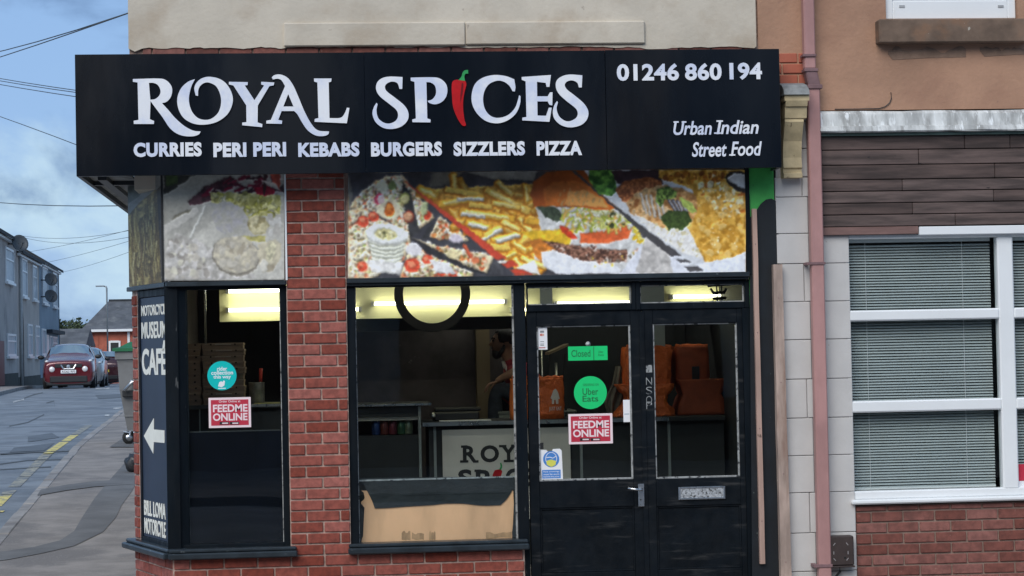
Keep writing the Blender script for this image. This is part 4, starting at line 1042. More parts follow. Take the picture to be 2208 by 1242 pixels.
    def grid(s):
        a = s.a.reshape(s.H//2, 2, s.W//2, 2, 3).mean((1, 3)); a = np.clip(a, 0, 1)
        return np.where(a <= .04045, a/12.92, ((a+.055)/1.055)**2.4)
def panel_mesh(name, img, fn, mat, thick_fn, parent=None):
    """grid of small faces, one colour each, on a board; fn(i, j) -> front point, thick_fn -> back point of the rim"""
    h, w = img.shape[:2]
    V = np.array([fn(i/h, j/w) for i in range(h+1) for j in range(w+1)])
    idx = np.arange((h+1)*(w+1)).reshape(h+1, w+1)
    Fq = np.stack([idx[:-1, :-1], idx[1:, :-1], idx[1:, 1:], idx[:-1, 1:]], -1).reshape(-1, 4)
    rim = list(idx[0, :])+list(idx[1:, -1])+list(idx[-1, -2::-1])+list(idx[-2:0:-1, 0])
    n0 = len(V); B = np.array([thick_fn(V[k]) for k in rim]); V = np.vstack([V, B]); n = len(rim)
    faces = Fq.tolist()+[[rim[i], rim[(i+1) % n], n0+(i+1) % n, n0+i] for i in range(n)]+[list(range(n0, n0+n))]
    me = bpy.data.meshes.new(name); me.from_pydata(V.tolist(), [], faces)
    at_ = me.color_attributes.new('print', 'FLOAT_COLOR', 'CORNER')
    cols = np.ones((len(me.loops), 4), np.float32); cols[:, :3] = .6
    cols[:len(Fq)*4, :3] = np.repeat(img.reshape(-1, 3), 4, 0)
    at_.data.foreach_set('color', cols.ravel()); me.update()
    return link(name, me, mat, parent)
m_print = M('printed_food_panel', (1, 1, 1), .38, .0, 2, 0, 6, attr='print', spec=.4)
m_print_f = M('faded_food_panel', (1, 1, 1), .5, .05, 2, .05, 6, attr='print', spec=.3)
# ---- wide panel: pizza | fries and burger | curry
c = Canvas(750, 368, 1608, 600, .62, 11)
n4, n8, n2, n20 = c.noise(4), c.noise(9), c.noise(2.2, 2), c.noise(22)
c.put((slice(None), np.ones((c.H, c.W), bool)), (66, 66, 72), nz=n20, amp=.25)
c.poly([(750, 368), (760, 420), (750, 470)], (120, 118, 112), nz=n20, amp=.1)
crust = [(752, 452), (768, 425), (795, 402), (830, 384), (866, 380), (880, 395), (935, 470), (885, 512), (840, 480), (815, 462), (780, 448)]
pz2 = [(752, 455), (780, 448), (830, 478), (886, 512), (872, 560), (800, 600), (750, 600)]
pz3 = [(884, 512), (935, 530), (1064, 552), (1050, 590), (1000, 572), (915, 526)]
pz4 = [(860, 600), (885, 530), (930, 548), (1022, 588), (1016, 600)]
pz5 = [(925, 512), (948, 468), (995, 505), (1010, 520), (960, 515)]
for pl in (crust, pz2, pz3, pz4, pz5):
    c.poly(pl, (222, 200, 160), nz=n8, amp=.15)
    ctr = np.mean(np.array(pl), 0); inner = [tuple(ctr+(np.array(p)-ctr)*.9) for p in pl]
    c.poly(inner, (226, 205, 165), nz=n4, amp=.35, col2=(188, 140, 88))
    area = abs(sum(pl[i][0]*pl[(i+1) % len(pl)][1]-pl[(i+1) % len(pl)][0]*pl[i][1] for i in range(len(pl))))/2
    k = area/100
    c.blobs(inner, int(k*2.2), [(206, 120, 82), (216, 140, 96), (190, 92, 66), (222, 176, 120)], 3, 7.5, nz=n4)
    c.blobs(inner, int(k*3.2), [(240, 232, 212), (232, 222, 190), (246, 240, 226)], 2, 6, nz=n4, amp=.15)
    c.blobs(inner, int(k*.8), [(125, 108, 70), (150, 136, 90), (120, 84, 62)], 1.5, 4, nz=n4)
    c.blobs(inner, int(k*.5), [(92, 72, 56), (72, 62, 56)], 1, 2.6)
    c.blobs(inner, int(k*.35), [(206, 205, 138), (165, 178, 100)], 2, 4)
c.poly([(867, 392), (886, 420), (905, 500), (884, 514), (874, 470), (866, 420)], (58, 58, 60), nz=n8, amp=.2)
c.poly([(955, 468), (945, 490), (926, 512), (908, 517), (925, 490)], (58, 58, 60), nz=n8, amp=.2)
c.poly([(882, 512), (905, 520), (1060, 580), (1050, 592), (1010, 585), (920, 548)], (50, 50, 54), nz=n8, amp=.2)
c.poly([(1054, 590), (1068, 556), (1085, 560), (1085, 592)], (72, 72, 76), nz=n8, amp=.2)
for pl in (pz3, pz5):
    ctr = np.mean(np.array(pl), 0); inner = [tuple(ctr+(np.array(p)-ctr)*.86) for p in pl]
    c.poly(pl, (225, 206, 168), nz=n8, amp=.1); c.blobs(inner, 60, [(236, 228, 205), (205, 100, 60), (150, 120, 80), (110, 100, 60), (222, 140, 80), (240, 235, 220)], 2, 5.5, nz=n4)
c.ell(838, 452, 27, 22, (232, 222, 190), .2, nz=n8, amp=.08); c.ell(839, 454, 11, 16, (214, 108, 42), 0, nz=n4, amp=.3); c.ell(838, 448, 6, 6, (236, 150, 70))
c.ell(872, 430, 12, 13, (150, 150, 80)); c.ell(872, 432, 9, 9, (222, 212, 150)); c.ell(881, 468, 12, 13, (150, 60, 45)); c.ell(880, 468, 9, 10, (226, 170, 130), nz=n4, amp=.2)
c.ell(817, 430, 10, 12, (196, 60, 90), .3); c.ell(821, 431, 8, 10, (232, 205, 205), .3); c.ell(845, 402, 9, 10, (130, 146, 92)); c.ell(823, 405, 13, 12, (222, 220, 196)); c.ell(920, 465, 9, 10, (190, 66, 40), nz=n4, amp=.3)
c.poly([(905, 455), (912, 440), (925, 434), (918, 462), (908, 470)], (206, 214, 160))
for i in range(5): c.ell(834, 556-i*9, 33+i*2, 13, (150, 150, 132)); c.ell(834, 553-i*9, 33+i*2, 13, (226, 228, 214))
c.ell(834, 508, 46, 22, (196, 196, 186), .1); c.ell(834, 505, 46, 21, (236, 238, 234), .1); c.ell(831, 506, 24, 12, (205, 196, 140), .1, nz=n4, amp=.2); c.blobs([(815, 500), (850, 500), (850, 512), (815, 512)], 14, [(236, 230, 190), (90, 92, 60)], 1.5, 4)
c.poly([(792, 560), (870, 566), (862, 592), (800, 586)], (228, 226, 222), nz=n8, amp=.1)
for x, y, r in ((888, 572, 17), (921, 560, 12), (781, 574, 12), (783, 478, 13), (805, 468, 12), (951, 590, 10), (975, 592, 11)): c.ell(x, y, r, r*.9, (206, 78, 54), .4, nz=n4, amp=.3); c.ell(x-2, y-3, r*.5, r*.35, (232, 140, 104), .4)
c.ell(892, 538, 17, 14, (222, 220, 222), .3); c.poly([(925, 560), (965, 568), (985, 592), (940, 588)], (222, 220, 220), nz=n8, amp=.08)
c.ell(983, 516, 15, 10, (214, 205, 216), .2); c.ell(977, 548, 16, 11, (220, 206, 160), nz=n4, amp=.2); c.stick(1000, 528, 1015, 556, 10, (206, 96, 64)); c.ell(1025, 562, 9, 7, (214, 120, 80))
# fries and burger field
fld = [(868, 368), (1268, 368), (1500, 600), (1112, 600), (1072, 560)]
c.poly(fld, (70, 68, 72), nz=n20, amp=.3)
c.poly([(930, 375), (970, 372), (1000, 372), (960, 402), (925, 406)], (125, 120, 108), nz=n8, amp=.1)
c.poly([(1000, 372), (1160, 370), (1150, 392), (1060, 388)], (150, 148, 140), nz=n20, amp=.2)
c.poly([(905, 410), (1165, 398), (1185, 460), (1160, 595), (1120, 590)], (206, 146, 58), nz=n8, amp=.3, col2=(228, 180, 84))
fr = [(975, 376, 980, 415, 16), (900, 412, 942, 430, 24), (960, 412, 1050, 428, 16), (1130, 398, 1135, 442, 14), (1068, 395, 1105, 425, 15), (1045, 412, 1140, 462, 19), (945, 445, 1045, 430, 19), (990, 458, 1110, 478, 18), (1060, 440, 1120, 452, 14),
      (1010, 445, 1060, 450, 15), (1002, 482, 1060, 496, 17), (1030, 520, 1084, 492, 15), (1060, 522, 1122, 508, 15), (1115, 470, 1150, 512, 15), (1130, 478, 1195, 490, 16), (1055, 535, 1100, 540, 16), (1102, 522, 1135, 548, 15), (1095, 545, 1130, 590, 14), (1120, 558, 1175, 580, 14), (1090, 560, 1115, 545, 12), (1160, 505, 1240, 512, 18), (1000, 500, 1040, 510, 14), (1080, 480, 1120, 500, 13)]
for k in range(26):
    x, y = c.inside([(930, 425), (1150, 412), (1190, 480), (1150, 580), (1110, 570), (980, 470)], 1)[0]; a = c.r.normal(.35, .55); l = c.r.uniform(40, 78); jj = c.r.uniform(.84, 1.04)
    c.stick(x-l/2*math.cos(a), y-l/2*math.sin(a), x+l/2*math.cos(a), y+l/2*math.sin(a), c.r.uniform(15, 20), (226*jj, 164*jj, 56*jj), hi=(236*jj, 200*jj, 110*jj), lo=(172*jj, 108*jj, 34*jj))
c.blur(1)
for x0, y0, x1, y1, w in fr:
    w *= 1.12; j = c.r.uniform(.94, 1.08); col = (226*j, 172*j, 58*j) if c.r.rand() < .6 else (234*j, 196*j, 92*j)
    c.stick(x0, y0, x1, y1, w, col, hi=(246, 226, 150) if c.r.rand() < .75 else None, lo=(176, 112, 34))
for x0, y0, x1, y1 in ((1040, 520, 1082, 496), (1070, 522, 1118, 510), (995, 462, 1045, 470), (1010, 485, 1050, 494), (985, 432, 1042, 430)): c.stick(x0, y0, x1, y1, 8, (238, 236, 226))
c.a[:] = np.clip(c.a*(1+.10*(n2[..., None]-.5)*2), 0, 1)
c.blur(1)
c.shade(fld, 0, 1, .12)
c.organic(1.2, 7, .6)
c.poly([(870, 392), (876, 394), (1094, 559), (1068, 560), (1058, 551)], (196, 72, 52), nz=n20, amp=.06)
c.poly([(1072, 562), (1104, 562), (1118, 574), (1092, 578)], (196, 72, 52)); c.poly([(1070, 562), (1095, 562), (1090, 568), (1074, 567)], (226, 222, 214)); c.poly([(1098, 582), (1136, 582), (1150, 592), (1110, 594)], (196, 72, 52))
c.poly([(1110, 578), (1152, 562), (1164, 595)], (232, 232, 228))
# burger
c.poly([(1152, 434), (1200, 448), (1330, 452), (1392, 520), (1400, 560), (1330, 590), (1260, 592), (1150, 560), (1165, 500)], (206, 206, 204), nz=n8, amp=.12)
c.poly([(1150, 440), (1200, 450), (1215, 470), (1200, 480), (1175, 470)], (62, 72, 56), nz=n4, amp=.4)
c.poly([(1120, 500), (1240, 495), (1225, 530), (1160, 528)], (226, 182, 48), nz=n8, amp=.15)
c.poly([(1150, 516), (1200, 524), (1290, 540), (1352, 540), (1350, 566), (1260, 570), (1170, 552)], (98, 66, 52), nz=n4, amp=.5, col2=(140, 102, 84))
for x, y in c.inside([(1170, 522), (1300, 535), (1345, 550), (1270, 566), (1185, 550)], 70): c.ell(x, y, c.r.uniform(1.5, 4), c.r.uniform(1, 2.6), [(206, 186, 172), (64, 44, 38), (176, 120, 100)][c.r.randint(3)])
c.poly([(1205, 488), (1222, 492), (1245, 515), (1230, 518), (1210, 502)], (196, 62, 36), nz=n4, amp=.2)
c.poly([(1250, 505), (1300, 500), (1345, 486), (1364, 494), (1354, 516), (1300, 528), (1250, 526)], (216, 98, 52), nz=n8, amp=.15)
for x, y in c.inside([(1200, 452), (1330, 450), (1372, 500), (1340, 500), (1260, 495), (1245, 512), (1225, 490)], 150):
    a = c.r.uniform(-1.4, 1.4); l = c.r.uniform(8, 20); c.stick(x, y-6, x+l*math.sin(a)*.8, y-6+l*math.cos(a), c.r.uniform(3, 6), [(198, 206, 78), (222, 224, 128), (168, 178, 56), (236, 238, 196), (232, 190, 96)][c.r.randint(5)])
c.blobs([(1300, 455), (1345, 462), (1360, 492), (1310, 492)], 22, [(226, 226, 190), (214, 160, 88), (60, 66, 40)], 2.5, 6)
c.poly([(1140, 520), (1165, 515), (1195, 540), (1215, 575), (1180, 578), (1155, 555)], (196, 118, 46), nz=n8, amp=.3)
c.poly([(1165, 545), (1190, 540), (1250, 562), (1330, 575), (1340, 592), (1200, 594), (1170, 575)], (226, 228, 232), nz=n20, amp=.06)
c.blobs([(1240, 555), (1330, 560), (1390, 530), (1370, 560), (1290, 582)], 40, [(226, 196, 70), (238, 236, 230), (200, 150, 120), (110, 100, 90)], 1.4, 4)
c.poly([(1152, 448), (1142, 420), (1150, 392), (1178, 374), (1230, 366), (1272, 372), (1320, 420), (1332, 452), (1290, 455), (1240, 448), (1200, 446)], (166, 82, 32), nz=n20, amp=.12)
bun = [(1152, 448), (1142, 420), (1150, 392), (1178, 374), (1230, 366), (1272, 372), (1320, 420), (1332, 452), (1290, 455), (1240, 448), (1200, 446)]
c.poly([(1175, 446), (1170, 410), (1195, 395), (1240, 392), (1285, 410), (1315, 448), (1250, 446)], (190, 104, 42), nz=n20, amp=.12)
c.poly([(1215, 444), (1225, 415), (1262, 412), (1298, 432), (1312, 450), (1260, 447)], (212, 148, 80), nz=n20, amp=.08)
c.shade(bun, .5, 1, .26)
c.blur(1)
for x, y in c.inside([(1200, 405), (1290, 415), (1310, 445), (1200, 440)], 26): c.stick(x, y, x-1.5, y+7, 2, (232, 186, 122))
# pale ground, wrapper and dark stripe
c.blur(1)
c.poly([(1335, 592), (1375, 540), (1392, 510), (1400, 500), (1520, 600), (1335, 600)], (212, 214, 222), nz=n20, amp=.05)
c.blobs([(1360, 470), (1385, 515), (1390, 530), (1365, 520)], 30, [(222, 196, 56), (236, 226, 130), (206, 170, 40)], 2, 5)
c.poly([(1370, 585), (1392, 510), (1440, 545), (1450, 592), (1370, 592)], (184, 180, 176), nz=n8, amp=.12)
c.poly([(1256, 368), (1620, 368), (1620, 610), (1520, 605), (1470, 560), (1300, 425)], (205, 208, 212), nz=n20, amp=.05)
c.poly([(1228, 368), (1238, 368), (1302, 428), (1468, 554), (1445, 555), (1400, 520), (1330, 456)], (72, 70, 72), nz=n20, amp=.1)
c.poly([(1455, 562), (1478, 562), (1492, 569), (1466, 569)], (82, 80, 82)); c.poly([(1474, 577), (1500, 577), (1518, 588), (1486, 588)], (82, 80, 82))
# curry side
c.poly([(1268, 368), (1320, 368), (1330, 410), (1318, 425), (1290, 420), (1268, 390)], (58, 104, 44), nz=n8, amp=.4, col2=(98, 146, 62))
c.poly([(1316, 370), (1420, 368), (1430, 400), (1400, 402), (1330, 398)], (60, 44, 48), nz=n8, amp=.2)
cur = [(1480, 490), (1500, 440), (1490, 410), (1420, 385), (1420, 368), (1612, 368), (1612, 540), (1590, 555), (1520, 568), (1500, 530)]
c.poly(cur, (198, 142, 44), nz=n8, amp=.22, col2=(216, 172, 84))
c.blobs([(1495, 380), (1600, 380), (1608, 450), (1560, 490), (1510, 420)], 60, [(232, 216, 170), (226, 190, 100), (176, 100, 36), (240, 234, 214)], 2, 7, .4, n4, .2)
c.blobs([(1430, 372), (1560, 372), (1560, 400), (1430, 395)], 40, [(150, 92, 32), (176, 116, 40), (122, 70, 28)], 3, 8, .4, n4, .25)
c.blobs([(1505, 440), (1600, 450), (1600, 545), (1520, 560), (1495, 510)], 110, [(214, 166, 70), (200, 146, 52), (222, 184, 104)], 3, 9, .5)
c.blobs([(1500, 400), (1605, 390), (1605, 470), (1540, 470)], 46, [(232, 218, 178), (222, 190, 120), (206, 160, 80)], 3, 9, .35, n4, .2)
c.blobs([(1510, 460), (1600, 470), (1590, 540), (1525, 555)], 16, [(246, 234, 196)], 1, 2.4)
c.poly([(1325, 412), (1345, 392), (1395, 384), (1425, 392), (1430, 415), (1360, 440), (1340, 436)], (136, 76, 42), nz=n4, amp=.3, col2=(168, 104, 62))
chk = [(1350, 440), (1372, 415), (1420, 402), (1470, 408), (1500, 425), (1504, 455), (1485, 490), (1440, 500), (1400, 480), (1358, 462)]
c.poly(chk, (182, 126, 70), nz=n8, amp=.25, col2=(206, 164, 110)); c.blobs(chk, 46, [(206, 168, 116), (158, 98, 52), (214, 182, 138)], 3, 8, .5, n4, .2); c.shade(chk, .3, 1, .14)
for k in range(5): c.stick(1380+k*11, 418+k*3, 1392+k*10, 462+k*4, 6, (214, 204, 190))
for k in range(4): c.stick(1440+k*9, 430+k*2, 1462+k*8, 470+k*2, 6, (104, 104, 116), hi=(206, 208, 214))
c.poly([(1416, 410), (1440, 403), (1458, 414), (1456, 428), (1432, 432), (1424, 450), (1412, 436)], (70, 92, 40), nz=n4, amp=.4, col2=(116, 142, 66))
c.poly([(1422, 470), (1440, 456), (1480, 458), (1492, 478), (1470, 498), (1440, 500)], (60, 78, 36), nz=n4, amp=.4); c.poly([(1462, 425), (1490, 440), (1502, 458), (1490, 462), (1472, 448)], (176, 194, 96), nz=n4, amp=.2)
c.poly([(1366, 462), (1440, 500), (1482, 498), (1516, 562), (1470, 548), (1400, 500)], (222, 220, 216))
c.blobs([(1370, 468), (1440, 498), (1480, 500), (1512, 560), (1470, 545), (1400, 498)], 110, [(232, 230, 222), (216, 214, 210), (244, 243, 240), (206, 196, 160)], 2, 5, .5)
c.poly([(1495, 572), (1540, 570), (1612, 545), (1612, 600), (1530, 600)], (222, 226, 234), nz=n20, amp=.03)
c.poly([(1560, 385), (1572, 372), (1600, 372), (1612, 385), (1612, 420), (1590, 415), (1572, 402)], (44, 38, 34)); c.poly([(1566, 388), (1580, 376), (1612, 380), (1612, 412), (1590, 406)], (206, 208, 210))
c.a[:] = np.clip(c.a*(1+.06*(n4[..., None]-.5)*2), 0, 1)
c.blur(2)
c.organic(2.4, 9, .45); c.organic(1.3, 3, .15)
c.a[:] = np.clip(c.a*(1+.10*(n8[..., None]-.5)*2), 0, 1)
c.blur(2)
c.a = np.clip(c.a*1.08+.015, 0, 1)
img = c.grid()
rp = random.Random(2)
def wav(t): return .003*math.sin(t*9.0)+.0025*math.sin(t*23+1)
def fn(fi, fj):
    u = 750.5+(1608-750.5)*fj; vt = 366; vb = 600-4.5*fj+(1.4*math.sin(fj*19)+.8*math.sin(fj*47))*(fi > .97)
    p = at(u, vt+(vb-vt)*fi, .006); return (p.x, .006+(.004*math.sin(fj*14)+.003*math.sin(fj*31+2))*max(0, fi-.6)*1.2-.002, p.z)
po = panel_mesh('food_panel', img, fn, m_print, lambda v: (v[0], .030, v[2]))
tag(po, 'wide printed panel of pizza, chips, burger and curry above the main window', 'poster')
# frame strips beside it
bx('panel_edge_strip', at(1608.5, 480, 0).x, at(1617.5, 480, 0).x, -.004, .03, at(1612, 592, 0).z, Z_SIGN_B+.06, m_black, shop)
# ---- kebab panel over the left window
c = Canvas(350, 372, 620, 606, .56, 5)
n4, n8, n2, n20 = c.noise(4), c.noise(9), c.noise(2.2, 2), c.noise(30)
c.put((slice(None), np.ones((c.H, c.W), bool)), (176, 174, 166), nz=n20, amp=.16)
g = np.clip((c.Y-430)/150, 0, 1)[..., None]; c.a[:] = c.a*(1+.12*g)
c.poly([(350, 372), (430, 372), (410, 400), (385, 412), (352, 425)], (52, 52, 48), nz=n8, amp=.4); c.poly([(355, 384), (380, 380), (384, 400), (358, 410)], (66, 84, 44), nz=n4, amp=.3)
c.poly([(352, 425), (430, 378), (500, 380), (470, 410), (430, 435), (352, 490)], (172, 170, 160), nz=n20, amp=.08)
c.poly([(405, 440), (440, 410), (500, 385), (520, 400), (480, 425), (455, 438), (410, 448)], (72, 44, 52), nz=n8, amp=.5)
for k in range(46):
    x, y = c.inside([(430, 432), (470, 402), (545, 386), (612, 392), (612, 430), (540, 426), (470, 422)], 1)[0]
    a = c.r.uniform(-.8, .3); l = c.r.uniform(12, 34); c.stick(x, y, x+l*math.cos(a), y+l*math.sin(a), c.r.uniform(3, 7), [(122, 26, 52), (88, 28, 50), (190, 176, 172), (150, 46, 72), (206, 196, 188), (60, 34, 44)][c.r.randint(6)])
c.ell(575, 418, 22, 12, (150, 20, 46), .1, nz=n4, amp=.3); c.poly([(574, 372), (582, 372), (578, 424), (572, 424)], (60, 30, 34)); c.poly([(588, 380), (612, 376), (612, 420), (594, 400)], (176, 74, 58), nz=n8, amp=.3); c.poly([(565, 392), (600, 400), (612, 418), (590, 410)], (206, 198, 188))
lt = [(455, 420), (500, 420), (612, 428), (612, 480), (575, 470), (545, 480), (510, 470), (462, 470)]
c.poly(lt, (176, 172, 96), nz=n8, amp=.3, col2=(196, 192, 136))
for k in range(60):
    x, y = c.inside(lt, 1)[0]; a = c.r.uniform(0, 3.1); c.stick(x, y, x+10*math.cos(a), y+10*math.sin(a), c.r.uniform(4, 9), [(192, 190, 90), (170, 166, 70), (206, 204, 150), (150, 146, 84), (214, 212, 190)][c.r.randint(5)])
c.poly([(452, 445), (500, 440), (530, 460), (545, 480), (520, 520), (470, 500)], (190, 188, 178), nz=n8, amp=.14, col2=(170, 168, 172))
c.ell(560, 490, 24, 20, (164, 152, 108), .3, nz=n8, amp=.25, col2=(200, 192, 156)); c.poly([(520, 514), (580, 512), (575, 526), (530, 522)], (186, 178, 110), nz=n8, amp=.2)
c.poly([(352, 488), (425, 450), (430, 462), (352, 512)], (205, 202, 194)); c.poly([(443, 448), (447, 450), (412, 516), (406, 518)], (222, 222, 216)); c.poly([(366, 478), (405, 462), (415, 454), (378, 468)], (120, 116, 100))
c.poly([(355, 545), (350, 606), (470, 606), (560, 600), (500, 560), (420, 520), (380, 505)], (188, 184, 176), nz=n8, amp=.18, col2=(202, 198, 194))
c.blobs([(355, 520), (430, 520), (540, 590), (360, 602)], 60, [(196, 190, 178), (206, 203, 198), (160, 154, 146), (212, 208, 190)], 3, 11, .5, n8, .15)
c.ell(512, 555, 54, 42, (138, 132, 120), .2, nz=n8, amp=.2); c.ell(512, 552, 51, 39, (190, 183, 168), .2, nz=n8, amp=.14, col2=(202, 194, 172)); c.blobs([(475, 530), (550, 530), (550, 580), (480, 580)], 26, [(202, 196, 182), (176, 166, 146), (196, 188, 166)], 3, 9, .5, n8, .1)
c.poly([(562, 530), (600, 520), (612, 530), (612, 560), (595, 585), (572, 590), (560, 560)], (150, 138, 118), nz=n20, amp=.2, col2=(196, 188, 164)); c.ell(575, 575, 9, 14, (220, 216, 204)); c.ell(590, 545, 10, 20, (206, 200, 170), .3, nz=n4, amp=.2)
c.blobs([(585, 470), (612, 470), (612, 520), (585, 510)], 24, [(216, 214, 208), (190, 186, 178)], 3, 8)
c.a[:] = np.clip(c.a*(1+.10*(n4[..., None]-.5)*2), 0, 1)
c.blur(1)
c.organic(4, 12, .6); c.organic(1.6, 4, .2)
c.blur(2)
def fn(fi, fj):
    u = 352+(613-352)*fj; p = at(u, 366+(606-3*fj-366)*fi, .006); return (p.x, .003+.0015*math.sin(fj*7+fi*3), p.z)
pk = panel_mesh('food_panel', c.grid(), fn, m_print_f, lambda v: (v[0], .030, v[2])); tag(pk, 'faded printed panel of kebab, salad and bread above the narrow window', 'poster')
bx('panel_edge_strip', at(614, 480, 0).x, at(618, 480, 0).x, -.004, .03, ZR1+.001, Z_SIGN_B+.06, m_upvc, shop)
# ---- doner panel on the splay
c = Canvas(278, 380, 352, 640, .9, 8)
n4, n8, n20 = c.noise(4), c.noise(8), c.noise(30)
c.put((slice(None), np.ones((c.H, c.W), bool)), (132, 134, 130), nz=n20, amp=.2)
c.poly([(278, 400), (312, 392), (330, 385), (300, 430), (278, 440)], (84, 90, 84), nz=n8, amp=.3)
c.poly([(278, 470), (300, 445), (330, 425), (345, 425), (350, 640), (278, 640)], (118, 104, 70), nz=n8, amp=.35, col2=(158, 142, 92))
for k in range(150):
    x = c.r.uniform(276, 346); y = c.r.uniform(458-(x-278)*.5, 600); l = c.r.uniform(30, 90); w = c.r.uniform(1.5, 4); col = [(186, 170, 112), (164, 144, 88), (118, 100, 66), (200, 186, 132), (140, 118, 74)][c.r.randint(5)]
    for q in range(4): c.stick(x+2.2*math.sin(q+k), y+l*q/4, x+2.2*math.sin(q+1+k), y+l*(q+1.2)/4, w, col)
c.poly([(334, 425), (352, 410), (352, 640), (340, 640)], (72, 66, 60), nz=n8, amp=.3); c.ell(346, 628, 5, 8, (206, 204, 196))
c.a[:] = np.clip(c.a*(1+.12*(n4[..., None]-.5)*2), 0, 1)
c.blur(2)
zb_, zt_ = ZR1+.004, Z_SIGN_B+.08
def fn(fi, fj):
    p = MS @ Vector((-.035+(SPL+.028)*fj, -.006, zt_+(zb_-zt_)*fi)); return tuple(p)
nrm = MS.to_3x3() @ Vector((0, 1, 0))
pd_ = panel_mesh('food_panel', c.grid(), fn, m_print_f, lambda v: tuple(Vector(v)+nrm*.02)); tag(pd_, 'printed panel of sliced doner meat on the splayed corner', 'poster')
bm = BM(); box(bm, -.03, SPL-.005, .016, .15, zb_, zt_, 0, MS); part('splay_panel_backing', bm, m_dark, shop)
bx('panel_corner_trim', at(349.5, 480, 0).x-.006, at(352, 480, 0).x, -.004, .02, ZR1+.001, Z_SIGN_B+.06, m_ink, shop)
# ------------------------------------------------------------------ navy direction board on the splay
o_ = .020
bs0, bs1 = on_splay(300.5, 900, o_)[0], SPL-.085
db = thing('direction_board', tuple(MS @ Vector(((bs0+bs1)/2, o_, zsa+.05))), 'navy board with white words and a left arrow on the splayed corner', 'sign')
bm = BM(); box(bm, bs0, bs1, o_, o_+.02, zsa+.046, zsb-.052, .002, MS); part('board', bm, m_navy, db)
def splay_text(s, u0, u1, vc, h, bold=.02, name='word'):
    a = max(on_splay(u0, vc, o_)[0], .196); b = min(on_splay(u1, vc, o_)[0], bs1-.004); z = on_splay((u0+u1)/2, vc, o_)[1]; k = h/F*(DIST+.45)/2
    me = text_mesh(s, a, b, z-k, z+k, o_-.003, thick=.0025, bold=bold, mtx=MS); link(name, me, m_offw, db)
splay_text('MOTORCYCL', 303, 357, 668.5, 23); splay_text('MUSEUM', 303, 359, 711.5, 36); splay_text('CAFE', 303, 359, 780, 57, .03)
a = on_splay(350, 748, o_); bm = BM(); prism(bm, [(a[0], a[1]-.03), (a[0]+.05, a[1]-.03), (a[0]+.10, a[1]+.045), (a[0]+.04, a[1]+.045)], o_-.003, o_-.0006); bmesh.ops.transform(bm, matrix=MS, verts=bm.verts); part('accent', bm, m_offw, db)
splay_text('BILL LOMA', 303, 357.5, 1098, 33, .02); splay_text('MOTORCYLE', 303, 357.5, 1137, 34, .02)
ar = [(311, 940), (332, 902), (332, 926), (355, 928), (355, 955), (332, 953), (331, 978)]
bm = BM(); pts = [on_splay(u, v, o_) for u, v in ar]; prism(bm, pts, o_-.003, o_-.0006); bmesh.ops.transform(bm, matrix=MS, verts=bm.verts); part('arrow', bm, m_offw, db)
# ------------------------------------------------------------------ stickers and notices on the glass
YS = .0825                                   # just in front of the window glass
def disc(name, u, v, r, Y, thick, mat, parent):
    return outline_px(name, [[p for p in circle(u, v, r)]], Y, thick, mat, parent, smooth=False)
def feedme(u0, v0, u1, v1, Y, label):
    o = rb('online_order_sign', u0, v0, u1, v1, Y, Y+.002, m_pinkw, None); tag(o, label, 'sign')
    w, h = u1-u0, v1-v0
    X = lambda f: u0+w*f
    Vv = lambda f: v0+h*f
    rb('red_field', X(.055), Vv(.075), X(.945), Vv(.925), Y-.0008, Y, m_red, o)
    text_px('word', 'Order Online at', X(.24), Vv(.09), X(.75), Vv(.165), Y-.0016, m_pinkw, o, thick=.0007, bold=.01)
    text_px('word', 'FEEDME', X(.10), Vv(.23), X(.92), Vv(.48), Y-.0016, m_pinkw, o, thick=.0007, bold=.03)
    text_px('word', 'ONLINE', X(.10), Vv(.52), X(.92), Vv(.77), Y-.0016, m_pinkw, o, thick=.0007, bold=.03)
    for a in (.26, .50):
        rb('store_badge', X(a), Vv(.81), X(a+.22), Vv(.90), Y-.0015, Y-.0008, m_ink, o)
        rb('badge_text', X(a+.06), Vv(.835), X(a+.20), Vv(.875), Y-.0021, Y-.0015, m_pinkw, o)
    return o
feedme(450, 857, 541, 922, YS-.001, 'red FEEDME ONLINE sign in the narrow window under the teal sticker')
feedme(1226, 892, 1321, 957, .0715, 'red FEEDME ONLINE sign on the door glass under the round green sticker')
t = disc('rider_sticker', 478.5, 810, 31.5, YS, .0012, m_teal, None); tag(t, 'round teal sticker reading rider collection this way', 'sticker')
for s, v, w, h in (('rider', 795, 22, 9), ('collection', 803.5, 47, 9), ('this way', 813.5, 38, 10)): text_px('word', s, 479-w/2, v-h/2, 479+w/2, v+h/2, YS-.0008, m_white, t, thick=.0007, bold=.02)
outline_px('rider_mark', [[C(470, 833), C(473, 824), C(477, 822), C(480, 824), C(482, 820), C(485, 822), C(484, 831), C(478, 835)]], YS-.0008, .0007, m_white, t, smooth=False)
rb('small_print', 470, 836.5, 487, 838.2, YS-.0008, YS, m_white, t)
YD = .0735                                   # in front of the door glass
cs = rb('closed_sign', 1225, 746.5, 1310, 777, YD-.001, YD+.001, m_ugreen, None); tag(cs, 'green Closed sign hung by a suction cup on the door glass', 'sign')
rb('divider', 1279.5, 747, 1281, 776.5, YD-.0016, YD-.001, m_ugd, cs)
text_px('word', 'Closed', 1232, 754.5, 1273, 769.5, YD-.0018, m_ugd, cs, thick=.0007, bold=.008); text_px('word', 'Uber', 1290, 756, 1301, 761, YD-.0018, m_ugd, cs, thick=.0007); text_px('word', 'Eats', 1290, 763, 1302, 767.5, YD-.0018, m_ugd, cs, thick=.0007)
